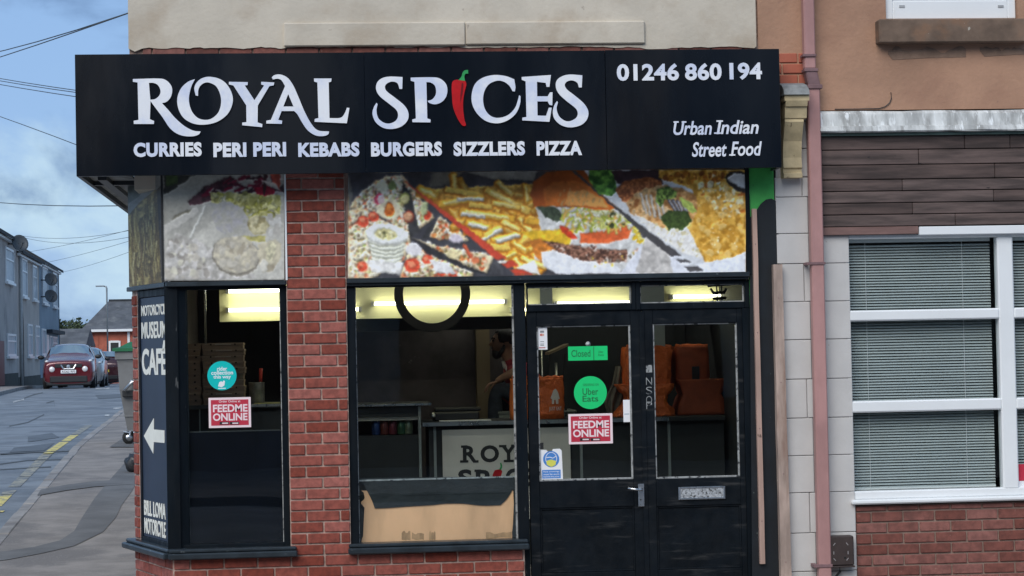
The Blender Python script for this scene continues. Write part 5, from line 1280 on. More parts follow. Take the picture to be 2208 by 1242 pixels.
bm = BM(); p = at(1268, 742, YD); lathe(bm, [(.002, YD-.012), (.006, YD-.010), (.007, YD-.004), (.018, YD+.001)], (p.x, 0, p.z), 16, 'Y'); part('suction_cup', bm, M('clear_rubber', (.5, .52, .52), .15, .1, 8, spec=.8), cs, True)
ue = disc('delivery_sticker', 1273, 846.5, 35.5, YD, .001, m_ugreen, None); tag(ue, 'round green Uber Eats sticker on the door glass', 'sticker')
text_px('word', 'Uber', 1256, 837, 1290, 851.5, YD-.0008, m_ugd, ue, thick=.0007, bold=.012); text_px('word', 'Eats', 1256, 853, 1290, 866, YD-.0008, m_ugd, ue, thick=.0007, bold=.012); text_px('word', 'ORDERING ON', 1257, 827, 1291, 832, YD-.0008, m_ugd, ue, thick=.0007)
pc = rb('payment_sticker', 1160.5, 703.5, 1180, 754, YD-.0006, YD+.0006, m_white, None); tag(pc, 'narrow white payment card sticker at the top of the door glass', 'sticker')
rb('text_line', 1164.5, 713, 1173, 717.5, YD-.0012, YD-.0006, M('grey_ink', (.25, .26, .28), .5, .1, 5), pc); disc('red_dot', 1167, 722, 2.8, YD-.0012, .0006, M('red_dot', (.6, .12, .10), .5, .1, 5), pc); disc('pink_dot', 1170.5, 722, 2.8, YD-.0014, .0006, M('orange_dot', (.7, .40, .32), .5, .1, 5), pc)
for v in (736, 741, 744): rb('text_line', 1165, v, 1173, v+1.6, YD-.0012, YD-.0006, MATS['grey_ink'], pc)
rb('red_line', 1162, 748.5, 1176, 751, YD-.0012, YD-.0006, M('pale_red_ink', (.6, .25, .25), .5, .1, 5), pc)
wl = rb('white_notice', 1344, 862, 1361.5, 910, YD-.0006, YD+.0006, m_white, None); tag(wl, 'small blank white notice at the meeting edge of the door glass', 'notice')
rb('pen_mark', 1346, 892, 1357, 893.5, YD-.0012, YD-.0006, M('blue_grey_ink', (.3, .42, .5), .5, .1, 5), wl)
mn = outline_px('face_mask_notice', [[C(1164, 970), C(1178, 970), C(1182, 975), C(1190, 974), C(1192, 968), C(1207, 967.5), C(1211, 971), C(1214, 1035), C(1168, 1036)]], YD-.0006, .0012, m_white, None, smooth=False); tag(mn, 'white notice with a blue masked face in the corner of the door glass', 'notice')
disc('blue_disc', 1188.5, 990, 17.5, YD-.0014, .0006, m_blue, mn)
outline_px('head_outline', [circle(1188.5, 989, 12.5, 30, 14), circle(1188.5, 989, 11.3, 30, 12.8)], YD-.0022, .0006, m_white, mn, smooth=False)
outline_px('hair_line', [[C(1178, 986), C(1186, 985), C(1192, 987), C(1199, 983), C(1199, 984.6), C(1192, 988.6), C(1186, 986.6), C(1178, 987.6)]], YD-.0022, .0006, m_white, mn, smooth=False)
outline_px('mask', [[C(1178, 994), (1188, 991), C(1199, 994), C(1198, 1002), (1189, 1006.5), C(1179, 1002)]], YD-.0030, .0006, m_yellow, mn)
rb('blue_field', 1169, 1013, 1209, 1031.5, YD-.0014, YD-.0006, m_blue, mn)
for s, v in (('Face coverings', 1017.2), ('must be worn', 1022.5), ('beyond this point', 1028)): text_px('word', s, 1172, v-1.9, 1206, v+1.9, YD-.0022, m_white, mn, thick=.0007, bold=.01)
bt = rb('black_tape', 1164, 954.5, 1172, 968.5, YD-.0006, YD+.0006, m_ink, None); tag(bt, 'short strip of black tape above the masked face notice', 'tape')
# ------------------------------------------------------------------ board and sheet across the foot of the main window
YB = .0925
pb = outline_px('plywood_board', [[C(779, 1058), C(784, 1062), (786, 1075), (779, 1082), C(779, 1086), C(786, 1095), (784, 1130), (783, 1155), (781, 1160), C(779, 1170), C(1104, 1166), (1106, 1130), C(1109, 1058)]], YB+.014, .012, m_wood, None); tag(pb, 'bare plywood board leaning inside the foot of the main window', 'board')
fs = outline_px('black_sheet', [[C(771, 1031), C(1114, 1027), C(1113, 1042), C(1105, 1056), (1094, 1074), C(1079, 1089), (1040, 1090), (1000, 1086), (960, 1086), (930, 1089), (880, 1092), (840, 1095), C(808, 1096), (800, 1075), C(783, 1043), C(779, 1045), C(776, 1034)]], YB+.006, .005, m_film, None); tag(fs, 'black polythene sheet folded over the plywood in the main window', 'sheet')
bx('top_batten', at(772, 1034, YB).x, at(1113, 1030, YB).x, YB+.002, YB+.0055, at(940, 1034, YB).z, at(940, 1030.5, YB).z, m_bead, fs)
bx('fold_crease', at(812, 1066, YB).x, at(1090, 1062, YB).x, YB+.003, YB+.0055, at(950, 1066.5, YB).z, at(950, 1063.5, YB).z, m_film, fs)
stp = outline_px('black_strip', [[C(1106, 1040), C(1113, 1040), C(1113, 1166), C(1105, 1166), C(1104, 1150), (1107, 1120), C(1108, 1090)]], YB+.010, .003, m_film, None); tag(stp, 'narrow strip of black polythene at the edge of the plywood beside the doors', 'sheet')
bx('gap_backing', at(770, 1100, .2).x, at(1114, 1100, .2).x, .135, .15, ZM0-.02, at(940, 1034, .14).z, m_dark, shop)
m_smudge = M('plywood_smudge', (.50, .29, .15), .7, .35, 14, .2, 30, stretch=(1, 1, .3))
for (u0, v0, u1, v1) in ((866, 1147, 885, 1164), (888, 1150, 914, 1163), (925, 1146, 939, 1164), (1048, 1149, 1103, 1160)):
    rnd = random.Random(u0); pl = [C(u0+(u1-u0)*i/6, v0+rnd.uniform(-3, 3)) for i in range(7)]+[C(u1-(u1-u0)*i/6, v1+rnd.uniform(-1.5, 1.5)) for i in range(7)]
    outline_px('smudge', [pl], YB+.0132, .0012, m_smudge, pb, smooth=False)

o = bx('black_window_board', gx0+.002, gx1-.002, .094, .104, at(500, 1171, .1).z, at(500, 931, .1).z, M('blue_black_board', (.0025, .004, .008), .5, .3, 2, .1, 8, spec=.1), None); tag(o, 'blue black board filling the lower half of the narrow window', 'board')
bx('edge_strip', gx0+.002, gx1-.002, .0935, .104, at(500, 931, .1).z+.0005, at(500, 929, .1).z+.002, m_dark, o)
# ------------------------------------------------------------------ inside the shop
ZC_IN = 2.44
bx('shop_floor', XC+.25, XR2-.03, .22, 8.7, -.06, .015, m_floor, shop)
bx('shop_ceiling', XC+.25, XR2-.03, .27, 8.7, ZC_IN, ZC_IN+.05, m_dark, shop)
YW = 3.3
bx('back_partition', at(700, 800, YW).x, at(1120, 800, YW).x, YW, YW+.08, .015, ZC_IN, m_wallin, shop)
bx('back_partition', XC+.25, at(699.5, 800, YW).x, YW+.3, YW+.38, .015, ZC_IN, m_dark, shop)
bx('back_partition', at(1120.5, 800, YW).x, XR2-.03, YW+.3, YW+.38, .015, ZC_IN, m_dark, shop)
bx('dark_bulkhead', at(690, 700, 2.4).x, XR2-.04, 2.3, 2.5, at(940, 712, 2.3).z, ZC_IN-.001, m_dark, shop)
rb('timber_pillar', 1028, 700, 1057, 912, 3.12, 3.28, m_tan, shop); 
# lit trough over the counter: cream panels with bare tubes in front
lt_ = thing('light_trough', (at(940, 640, 2.05).x, 2.05, at(940, 690, 2.05).z), 'cream light trough with bare fluorescent tubes and a dark ring over the counter', 'light fitting')
def lpanel(u0, u1, vb, Y=2.06):
    x0, x1 = at(u0, 640, Y).x, at(u1, 640, Y).x; z0 = at((u0+u1)/2, vb, Y).z
    return bx('cream_panel', x0, x1, Y, Y+.03, z0, ZC_IN-.003, m_panel_in, lt_)
lpanel(473, 690, 692); lpanel(760, 1164, 684); lpanel(1191, 1366, 658+12); lpanel(1432, 1640, 670)
def ltube(u0, u1, v, Y=1.985):
    a, b = at(u0, v, Y), at(u1, v, Y); bm = BM(); tube(bm, [(a.x, Y, a.z), (b.x, Y, a.z)], .0135, 10); part('fluorescent_tube', bm, m_tube, lt_, True)
    for p in (a.x-.008, b.x+.008): bx('tube_end', p-.012, p+.012, Y-.018, 2.059, a.z-.018, a.z+.018, m_fit, lt_)
ltube(492, 640, 628); ltube(492, 640, 669); ltube(806, 1088, 655); ltube(700, 774, 668); ltube(1106, 1162, 668); ltube(1200, 1360, 655); ltube(1450, 1600, 640)
ring_c = (932, 634)
outline_px('dark_ring', [circle(*ring_c, 82, 60), circle(*ring_c, 63, 60)], 1.90, .03, m_hole, lt_, smooth=False)
outline_px('round_panel', [circle(*ring_c, 66, 60)], 2.035, .02, m_panel_in, lt_, smooth=False)
a = at(932, 560, 1.95); bx('ring_hanger', a.x-.02, a.x+.02, 1.905, 1.925, at(932, 572, 1.9).z, ZC_IN-.002, m_hole, lt_)
bx('ring_top', at(845, 575, 1.9).x, at(1018, 575, 1.9).x, 1.94, 1.96, ZC_IN-.05, ZC_IN-.003, m_hole, lt_)
# two fill lights in strip form, added to brighten the shop, unseen behind the window heads
for k, (ua, ub, yy) in enumerate(((520, 1480, 1.0), (960, 1500, 2.85))):
    xa, xb = at(ua, 640, yy).x, at(ub, 640, yy).x
    cl = thing('fill_strip_light', ((xa+xb)/2, yy, ZC_IN-.06), ('added fill light in strip form on the shop ceiling over the counter front', 'added fill light in strip form on the shop ceiling over the seated person')[k], 'light fitting')
    bx('casing', xa, xb, yy-.03, yy+.03, ZC_IN-.035, ZC_IN-.002, m_fit, cl)
    bm = BM(); tube(bm, [(xa+.03, yy, ZC_IN-.055), (xb-.03, yy, ZC_IN-.055)], .0135, 10); part('fluorescent_tube', bm, m_tube2, cl, True)
# ceiling spotlight bracket seen through the fanlight
cb = thing('ceiling_bracket', (at(1550, 630, 1.2).x, 1.2, at(1550, 650, 1.2).z), 'black metal bracket hanging from the ceiling behind the right fanlight', 'bracket')
bm = BM(); p = lambda u, v: at(u, v, 1.2)
for a, b, r in (((1526, 616), (1576, 612), .012), ((1532, 622), (1540, 634), .009), ((1566, 622), (1560, 634), .009), ((1545, 614), (1547, 650), .006), ((1556, 614), (1556, 650), .006), ((1538, 632), (1563, 630), .012), ((1537, 644), (1566, 642), .012)):
    A, B = p(*a), p(*b); tube(bm, [A, B], r, 8)
part('frame', bm, m_ink, cb); A = p(1551, 614); bm = BM(); tube(bm, [A, (A.x, A.y, ZC_IN)], .012, 8); part('drop_rod', bm, m_ink, cb)
gp = bx('grey_duct', at(1165, 640, 1.9).x, at(1191, 640, 1.9).x, 1.9, 1.93, at(1178, 700, 1.9).z, ZC_IN-.002, M('grey_duct', (.22, .25, .24), .5, .1, 4), shop)
bx('grey_duct', at(1382, 640, 1.9).x, at(1432, 640, 1.9).x, 1.9, 1.93, at(1410, 750, 1.9).z, ZC_IN-.002, MATS['grey_duct'], shop)
# slim steel uprights
def pole(u, v0, v1, Y, r, label, mat=m_steel):
    a, b = at(u, v0, Y), at(u, v1, Y); bm = BM(); tube(bm, [(a.x, Y, max(a.z, b.z)), (a.x, Y, min(a.z, b.z))], r, 8); o = part('steel_upright', bm, mat, None, True); tag(o, label, 'pole')
# counters
ZCT = at(1020, 908, 1.75).z
ct = thing('serving_counter', (at(1200, 900, 1.9).x, 1.9, 0), 'dark serving counter with a steel edged top across the shop', 'counter')
cx0, cx1 = at(916, 900, 1.75).x, XR2-.06
bx('worktop', cx0-.02, cx1, 1.70, 2.36, ZCT-.035, ZCT, m_dark, ct, .004)
bx('steel_edge', cx0-.02, at(1440, 900, 1.75).x, 1.692, 1.6995, ZCT-.03, ZCT-.002, m_steel, ct)
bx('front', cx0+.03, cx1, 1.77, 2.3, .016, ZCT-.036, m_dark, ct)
for u in (935, 1250, 1440): x = at(u, 950, 1.765).x; bx('upright', x, x+.02, 1.755, 1.769, .016, ZCT-.036, MATS['grey_duct'], ct)
bn = rb('counter_banner', 955, 924, 1231, 1120, 1.735, 1.742, m_banner, None); tag(bn, 'grey white ROYAL SPICES banner hung on the serving counter', 'banner')
YN = 1.733
def slab_word(s, u0, v0, u1, v1): text_px('word', s, u0, v0, u1, v1, YN, m_ink, bn, thick=.0015, bold=.035)
slab_word('R', 998, 961, 1028, 996); slab_word('O', 1036, 960, 1076, 997); slab_word('Y', 1080, 960, 1113, 995); slab_word('A', 1114, 959, 1146, 994); slab_word('L', 1150, 957, 1172, 992)
slab_word('S', 988, 1012, 1018, 1052); slab_word('P', 1026, 1013, 1056, 1052); slab_word('C', 1090, 1010, 1122, 1050); slab_word('E', 1128, 1010, 1152, 1048); slab_word('S', 1156, 1008, 1184, 1048)
bm = BM()
for u, v, w in ((1001, 963, 14), (1001, 995, 18), (1026, 995, 12), (1084, 962, 16), (1110, 961, 16), (1097, 994, 22), (1030, 1015, 14), (1154, 959, 14)):
    a0, a1, b0, b1 = rc(u-w/2, v-2.6, u+w/2, v+2.6, YN); box(bm, a0, a1, YN-.0004, YN+.0014, b0, b1)
part('letter_serif', bm, m_ink, bn)
c0 = outline_px('chili_pepper', [[C(1067, 1014), (1078, 1012), C(1083, 1016), (1080, 1026), (1072, 1034), (1062, 1046), C(1056, 1048), (1060, 1034), (1063, 1022)]], YN, .0015, m_chili, bn)
outline_px('stalk', [[C(1076, 1013), (1079, 1006), C(1078, 998), C(1081, 998), (1083, 1006), C(1080, 1014)]], YN, .0015, m_green, bn)
# left counter with the pizza boxes
ZCL = at(480, 872, 1.35).z
lc = thing('window_counter', (at(500, 900, 1.5).x, 1.55, 0), 'dark worktop behind the narrow window carrying the pizza boxes', 'counter')
bx('worktop', at(376, 900, 1.3).x-.10, at(640, 900, 1.3).x, 1.22, 1.95, ZCL-.03, ZCL, M('dark_worktop', (.05, .055, .055), .3, .2, 5), lc, .004)
bx('front', at(376, 900, 1.3).x-.08, at(636, 900, 1.3).x, 1.28, 1.9, .016, ZCL-.031, m_dark, lc)
bx('steel_edge', at(540, 900, 1.3).x, at(640, 900, 1.3).x, 1.2115, 1.2195, ZCL-.02, ZCL-.001, m_steel, lc)
bx('upright', at(430, 950, 1.27).x, at(433, 950, 1.27).x, 1.265, 1.279, .016, ZCL-.031, MATS['grey_duct'], lc)
def pizza_box(u0, u1, z, h, jx, ry, label, group):
    x0, x1 = at(u0, 800, 1.3).x+jx, at(u1, 800, 1.3).x+jx; w = x1-x0; yf = 1.285+ry
    t = thing('pizza_box', ((x0+x1)/2, yf+w/2, z), label, 'box', group)
    bx('tray', x0+.003, x1-.003, yf+.004, yf+.36, z, z+h*.55, m_card, t)
    bx('lid', x0, x1, yf, yf+.362, z+h*.56, z+h*.96, m_card, t, .002)
    bm = BM()
    if w > .25:
        for f in (.22, .80): box(bm, x0+w*f-.006, x0+w*f+.006, yf-.0012, yf+.002, z+h*.60, z+h*.85)
        part('vent_hole', bm, m_hole, t)
        bx('front_tab', x0+w*.32, x0+w*.70, yf-.001, yf+.002, z+h*.66, z+h*.80, M('pale_card_print', (.42, .38, .32), .7, .1, 9), t)
    else:
        box(bm, x1-.05, x1-.036, yf-.0012, yf+.002, z+h*.60, z+h*.85); part('vent_hole', bm, m_hole, t)
        bx('front_tab', x0+w*.05, x0+w*.48, yf-.001, yf+.002, z+h*.66, z+h*.80, M('pale_card_print', (.42, .38, .32), .7, .1, 9), t)
    return t
zt_box = at(480, 739, 1.3).z; nbx = 10; hb = (zt_box-ZCL)/nbx; rnd = random.Random(12)
for i in range(nbx):
    pizza_box(372, 434, ZCL+i*hb, hb, rnd.uniform(-.006, .006), rnd.uniform(0, .02), 'brown pizza box stacked beside the corner post', 'pizza boxes stacked beside the corner post')
    pizza_box(437, 527, ZCL+i*hb, hb, rnd.uniform(-.008, .008), rnd.uniform(0, .02), 'brown pizza box in the stack behind the teal sticker', 'pizza boxes stacked behind the teal sticker')
# pot with a red handled tool, sheets of paper
p = at(554, 870, 1.45); pt = thing('metal_pot', (p.x, 1.45, ZCL), 'dull metal pot with a red handled tool on the window counter', 'pot')
bm = BM(); lathe(bm, [(.052, 0), (.058, .01), (.058, .15), (.060, .155), (.054, .155), (.052, .02)], (p.x, 1.45, ZCL+.0005), 20); part('pot', bm, M('dull_tin', (.30, .30, .27), .45, .25, 20, metal=.7), pt, True)
bm = BM(); tube(bm, [(p.x+.01, 1.45, ZCL+.03), (p.x+.03, 1.44, ZCL+.17)], .004); part('tool_shaft', bm, m_steel, pt)
bm = BM(); tube(bm, [(p.x+.03, 1.44, ZCL+.16), (p.x+.034, 1.44, ZCL+.26)], [.012, .014], 10); part('tool_handle', bm, M('red_plastic', (.55, .04, .02), .4, .1, 9), pt, True)
o = bx('yellow_paper', at(548, 865, 1.3).x, at(604, 865, 1.3).x, 1.26, 1.38, ZCL+.001, ZCL+.005, M('yellow_paper', (.55, .50, .16), .7, .1, 9), None); tag(o, 'yellow paper lying on the window counter by the metal pot', 'paper')
# hanging steel uprights in the left window
pole(441, 560, 742, 1.24, .008, 'slim steel upright rising behind the pizza boxes')
# drinks cooler and cans
ck = thing('drinks_cooler', (at(850, 900, 1.9).x, 1.9, 0), 'dark open fronted drinks cooler with a steel top behind the main window', 'cooler')
ux0, ux1 = at(752, 900, 1.72).x, at(905, 900, 1.72).x; ZK = at(850, 870, 1.72).z
bx('top', ux0, at(931, 870, 1.72).x, 1.70, 2.3, ZK-.02, ZK, m_steel, ck, .003)
bx('hood', ux0+.01, ux1, 1.74, 2.28, ZK-.10, ZK-.021, m_dark, ck)
bx('side', ux1-.01, ux1+.01, 1.73, 2.28, .016, ZK-.021, MATS['grey_duct'], ck); bx('side', ux0, ux0+.02, 1.73, 2.28, .016, ZK-.101, m_dark, ck)
bx('back', ux0+.021, ux1-.011, 2.24, 2.28, .016, ZK-.101, M('cooler_back', (.16, .17, .15), .6, .1, 5), ck)
ZS = at(840, 937, 1.9).z; bx('shelf', ux0+.021, ux1-.011, 1.76, 2.235, ZS-.02, ZS, m_dark, ck); bx('lower_front', ux0+.021, ux1-.011, 1.75, 1.7595, .016, ZS-.02, m_dark, ck)
bx('label_rail', ux0+.021, ux1-.011, 1.752, 1.7575, ZK-.13, ZK-.10, M('pale_rail', (.30, .30, .26), .6, .1, 5), ck)
for u, col, nm in ((811, (.03, .07, .20), 'blue'), (829, (.20, .05, .035), 'red'), (847, (.22, .04, .05), 'crimson'), (866, (.05, .13, .06), 'green'), (881, (.22, .26, .16), 'olive')):
    x = at(u, 920, 1.84).x; bm = BM(); lathe(bm, [(.024, 0), (.032, .006), (.033, .012), (.033, .10), (.027, .113), (.025, .115)], (x, 1.84, ZS+.0005), 16)
    o = part('drink_can', bm, M('can_'+nm, col, .3, .3, 20, metal=.4), None, True); tag(o, nm+' drink can on the cooler shelf', 'can', 'drink cans on the cooler shelf')
# till and papers on the counter
tl = thing('card_printer', (at(985, 895, 1.95).x, 1.95, ZCT), 'low black machine with a steel knob lying on the serving counter', 'machine')
x0, x1 = at(935, 890, 1.9).x, at(1034, 890, 1.9).x; bx('body', x0, x1, 1.90, 2.15, ZCT+.0005, ZCT+.07, m_ink, tl, .012); bx('lid', x0+.01, x1+.015, 1.95, 2.14, ZCT+.0705, ZCT+.10, m_ink, tl, .008)
bm = BM(); p = at(930, 896, 1.86); lathe(bm, [(.0, 1.862), (.018, 1.866), (.022, 1.88), (.016, 1.8985)], (p.x+.012, 0, p.z), 14, 'Y'); part('knob', bm, m_chrome, tl, True)
o = bx('paper_sheets', at(948, 904, 1.78).x, at(1058, 904, 1.78).x, 1.72, 1.86, ZCT+.0008, ZCT+.008, M('white_paper', (.66, .66, .62), .7, .05, 9), None); tag(o, 'white papers spread on the serving counter', 'paper')
# cabinet the person sits on, raised worktop for the feet
zseat = 1.20
cab = thing('grey_cabinet', (at(1110, 880, 2.75).x, 2.7, 0), 'grey green steel cabinet the seated person sits on', 'cabinet')
cX0 = at(1075, 870, 2.62).x
bx('body', cX0, cX0+.62, 2.60, 3.05, .016, zseat-.02, m_gbox, cab, .006); bx('top', cX0-.008, cX0+.63, 2.592, 3.06, zseat-.0195, zseat, m_gbox, cab, .004)
bx('door_line', cX0+.14, cX0+.148, 2.597, 2.5995, .1, zseat-.05, m_dark, cab)
stp_ = thing('step_crate', (at(1062, 920, 2.75).x, 2.75, 0), 'dark step crate under the seated person\'s feet', 'crate')
bx('crate', at(1040, 920, 2.7).x-.12, cX0-.02, 2.62, 2.98, .016, .80, m_dark, stp_, .006)
# ---- the seated person, turned to the left
def skin_mesh(name, verts, edges, radii, root, mat, parent, sub=2):
    me = bpy.data.meshes.new(name); me.from_pydata(verts, edges, []); o = bpy.data.objects.new(name, me); COL.objects.link(o)
    sk = o.modifiers.new('skin', 'SKIN'); sk.use_smooth_shade = True
    for i, r in enumerate(radii):
        d = me.skin_vertices[0].data[i]; d.radius = (r, r) if not isinstance(r, tuple) else r; d.use_root = (i == root)
    s = o.modifiers.new('sub', 'SUBSURF'); s.levels = s.render_levels = sub
    bpy.context.view_layer.update(); dg = bpy.context.evaluated_depsgraph_get(); ev = o.evaluated_get(dg); m2 = bpy.data.meshes.new_from_object(ev)
    bpy.data.objects.remove(o); m2.name = name
    m2.polygons.foreach_set('use_smooth', [True]*len(m2.polygons)); m2.materials.clear()
    return link(name, m2, mat, parent)
YP = 2.78
H0 = at(1086, 741, YP)                       # middle of the head
def P(u, v, y=YP): return at(u, v, y)
hip = Vector((cX0+.30, YP, zseat+.10)); chest = Vector((H0.x+.12, YP, H0.z-.33)); neck = Vector((H0.x+.055, YP, H0.z-.13))
person = thing('person', (cX0+.1, YP, zseat), 'person in a dark red shirt sitting hunched to the left, one hand on a knee', 'person')
kneeL = P(1068, 836, YP-.12); ankL = P(1066, 905, YP-.12); ankL.z = .88
kneeR = P(1082, 832, YP+.12); ankR = Vector((kneeR.x-.01, YP+.12, .88))
shL = chest+Vector((-.01, -.17, .10)); shR = chest+Vector((-.01, .17, .10))
elL = P(1113, 800, YP-.20); wrL = P(1078, 817, YP-.16); haL = P(1068, 824, YP-.15)
elR = P(1120, 806, YP+.2); wrR = P(1090, 818, YP+.16); haR = P(1080, 822, YP+.14)
V_ = [hip, (hip+chest)/2+Vector((.03, 0, .02)), chest, neck, H0+Vector((.02, 0, -.04)), H0+Vector((.01, 0, .05)),
      hip+Vector((-.02, -.10, -.01)), kneeL, ankL, ankL+Vector((-.17, 0, -.05)), hip+Vector((-.02, .10, -.01)), kneeR, ankR, ankR+Vector((-.17, 0, -.05)),
      shL, elL, wrL, haL, shR, elR, wrR, haR]
E_ = [(0, 1), (1, 2), (2, 3), (3, 4), (4, 5), (0, 6), (6, 7), (7, 8), (8, 9), (0, 10), (10, 11), (11, 12), (12, 13), (2, 14), (14, 15), (15, 16), (16, 17), (2, 18), (18, 19), (19, 20), (20, 21)]
R_ = [.14, .125, .12, .058, .082, .085, .085, .062, .042, .035, .085, .062, .042, .035, .055, .042, .028, (.034, .020), .055, .042, .028, (.034, .020)]
body = skin_mesh('body', [tuple(v) for v in V_], E_, R_, 0, m_skin, person)
body.data.materials.append(m_shirt); body.data.materials.append(m_jeans)
def seg_d(p, a, b):
    d = b-a; t = max(0, min(1, (p-a).dot(d)/max(d.length_squared, 1e-9))); return (p-a-d*t).length, t
for pg in body.data.polygons:
    c_ = pg.center; best = min(((seg_d(c_, Vector(V_[a]), Vector(V_[b]))[0]-.5*max([r if not isinstance(r, tuple) else r[0] for r in (R_[a], R_[b])])), a, b) for a, b in E_); e_ = (best[1], best[2])
    if e_ in ((0, 1), (1, 2), (2, 14), (2, 18)) or (e_ in ((14, 15), (18, 19)) and seg_d(c_, Vector(V_[e_[0]]), Vector(V_[e_[1]]))[1] < .75) or (e_ == (2, 3) and seg_d(c_, chest, neck)[1] < .98) or (e_ in ((2, 3), (3, 4)) and c_.z < neck.z-.015): pg.material_index = 1
    elif e_ in ((0, 6), (6, 7), (7, 8), (0, 10), (10, 11), (11, 12)): pg.material_index = 2
# fingers of the near hand, draped over the knee
for h, sy in ((haL, -1), (haR, 1)):
    fv = []; fe = []; fr_ = []
    for k, (dy, L_) in enumerate(((-.026, .070), (-.009, .082), (.009, .078), (.026, .062))):
        b0 = h+Vector((-.012, dy, -.002)); i = len(fv)
        fv += [b0, b0+Vector((-.55*L_, dy*.25, -.18*L_)), b0+Vector((-.85*L_, dy*.35, -.62*L_)), b0+Vector((-.88*L_, dy*.35, -1.02*L_))]; fe += [(i, i+1), (i+1, i+2), (i+2, i+3)]; fr_ += [.0105, .0095, .0085, .0075]
        skin_mesh('finger', [tuple(v) for v in fv[i:]], [(0, 1), (1, 2), (2, 3)], fr_[i:], 0, m_skin, body, 1)
    b0 = h+Vector((.01, -.03*sy*-1, 0)); skin_mesh('thumb', [tuple(b0), tuple(b0+Vector((-.02, .03*sy, .0))), tuple(b0+Vector((-.045, .038*sy, -.012)))], [(0, 1), (1, 2)], [.012, .0105, .008], 0, m_skin, body, 1)
# face
def ball(bm, c, r, sx=1, sy=1, sz=1, n=12):
    q = bmesh.ops.create_uvsphere(bm, u_segments=n, v_segments=max(6, n//2+2), radius=r); bmesh.ops.transform(bm, matrix=Matrix.Translation(c) @ Matrix.Diagonal((sx, sy, sz, 1)), verts=q['verts'])
bm = BM(); ball(bm, H0+Vector((-.015, 0, .0)), .088, .98, .82, 1.18, 18); part('face', bm, m_skin, body, True)
bm = BM(); tube(bm, [H0+Vector((-.092, 0, .026)), H0+Vector((-.112, 0, -.010)), H0+Vector((-.094, 0, -.022))], [.008, .015, .011], 8); part('nose', bm, m_skin, body, True)
bm = BM(); [ball(bm, H0+Vector((-.085, s*.03, .026)), .011) for s in (-1, 1)]; part('eye', bm, m_hair, body, True)
bm = BM(); [tube(bm, [H0+Vector((-.097, s*.012, .046)), H0+Vector((-.092, s*.035, .050)), H0+Vector((-.075, s*.052, .044))], .0055, 6) for s in (-1, 1)]; part('eyebrow', bm, m_hair, body, True)
bm = BM(); ball(bm, H0+Vector((-.088, 0, -.048)), .014, .8, 1.7, .5); part('mouth', bm, M('lip', (.13, .05, .04), .5, .1, 9), body, True)
bm = BM(); [ball(bm, H0+Vector((.018, s*.073, .0)), .024, .9, .35, 1.3) for s in (-1, 1)]; part('ear', bm, m_skin, body, True)
rnd = random.Random(8)
bm = BM(); ball(bm, H0+Vector((.012, 0, .045)), .098, 1.04, .88, .92, 20)
for v in bm.verts:
    d = v.co-H0
    if d.x < -.055 and d.z < .075: v.co += Vector((.05, 0, .03))
    if d.z < -.01 and d.x < .03: v.co += Vector((.03, 0, .02))
    v.co += Vector((rnd.uniform(-.006, .006), rnd.uniform(-.006, .006), rnd.uniform(-.004, .008)))
part('hair', bm, m_hair, person, True)
bm = BM(); ball(bm, H0+Vector((-.058, 0, -.082)), .048, .85, 1.15, .95, 14); ball(bm, H0+Vector((-.094, 0, -.034)), .012, .6, 2.2, .5); [tube(bm, [H0+Vector((.0, s*.070, -.01)), H0+Vector((-.02, s*.070, -.06)), H0+Vector((-.055, s*.045, -.098))], [.012, .020, .018], 8) for s in (-1, 1)]; part('beard', bm, m_hair, person, True)
# clothes
spine = (hip+chest)/2+Vector((.03, 0, .02))
skin_mesh('shirt', [tuple(v) for v in (hip+Vector((0, 0, .03)), spine, chest, neck+Vector((.03, 0, -.06)), shL, shL.lerp(elL, .75), shR, shR.lerp(elR, .75))], [(0, 1), (1, 2), (2, 3), (2, 4), (4, 5), (2, 6), (6, 7)], [.185, .180, .185, .10, .105, .082, .105, .082], 1, m_shirt, person)
skin_mesh('trousers', [tuple(v) for v in (hip, hip+Vector((-.02, -.10, -.01)), kneeL, ankL+Vector((0, 0, .02)), hip+Vector((-.02, .10, -.01)), kneeR, ankR+Vector((0, 0, .02)))], [(0, 1), (1, 2), (2, 3), (0, 4), (4, 5), (5, 6)], [.162, .102, .074, .056, .102, .074, .056], 0, m_jeans, person)
bm = BM(); tube(bm, [neck+Vector((-.062, -.03, -.015)), neck+Vector((-.05, -.05, -.055)), neck+Vector((-.035, -.07, -.10))], [.012, .015, .006], 6); tube(bm, [neck+Vector((-.062, .03, -.015)), neck+Vector((-.05, .05, -.055)), neck+Vector((-.035, .07, -.10))], [.012, .015, .006], 6); part('collar', bm, m_collar, person, True)
for a in (ankL, ankR):
    bm = BM(); ball(bm, Vector((a.x-.075, a.y, .845)), .05, 2.6, .95, .85, 12); part('shoe', bm, m_ink, person, True)
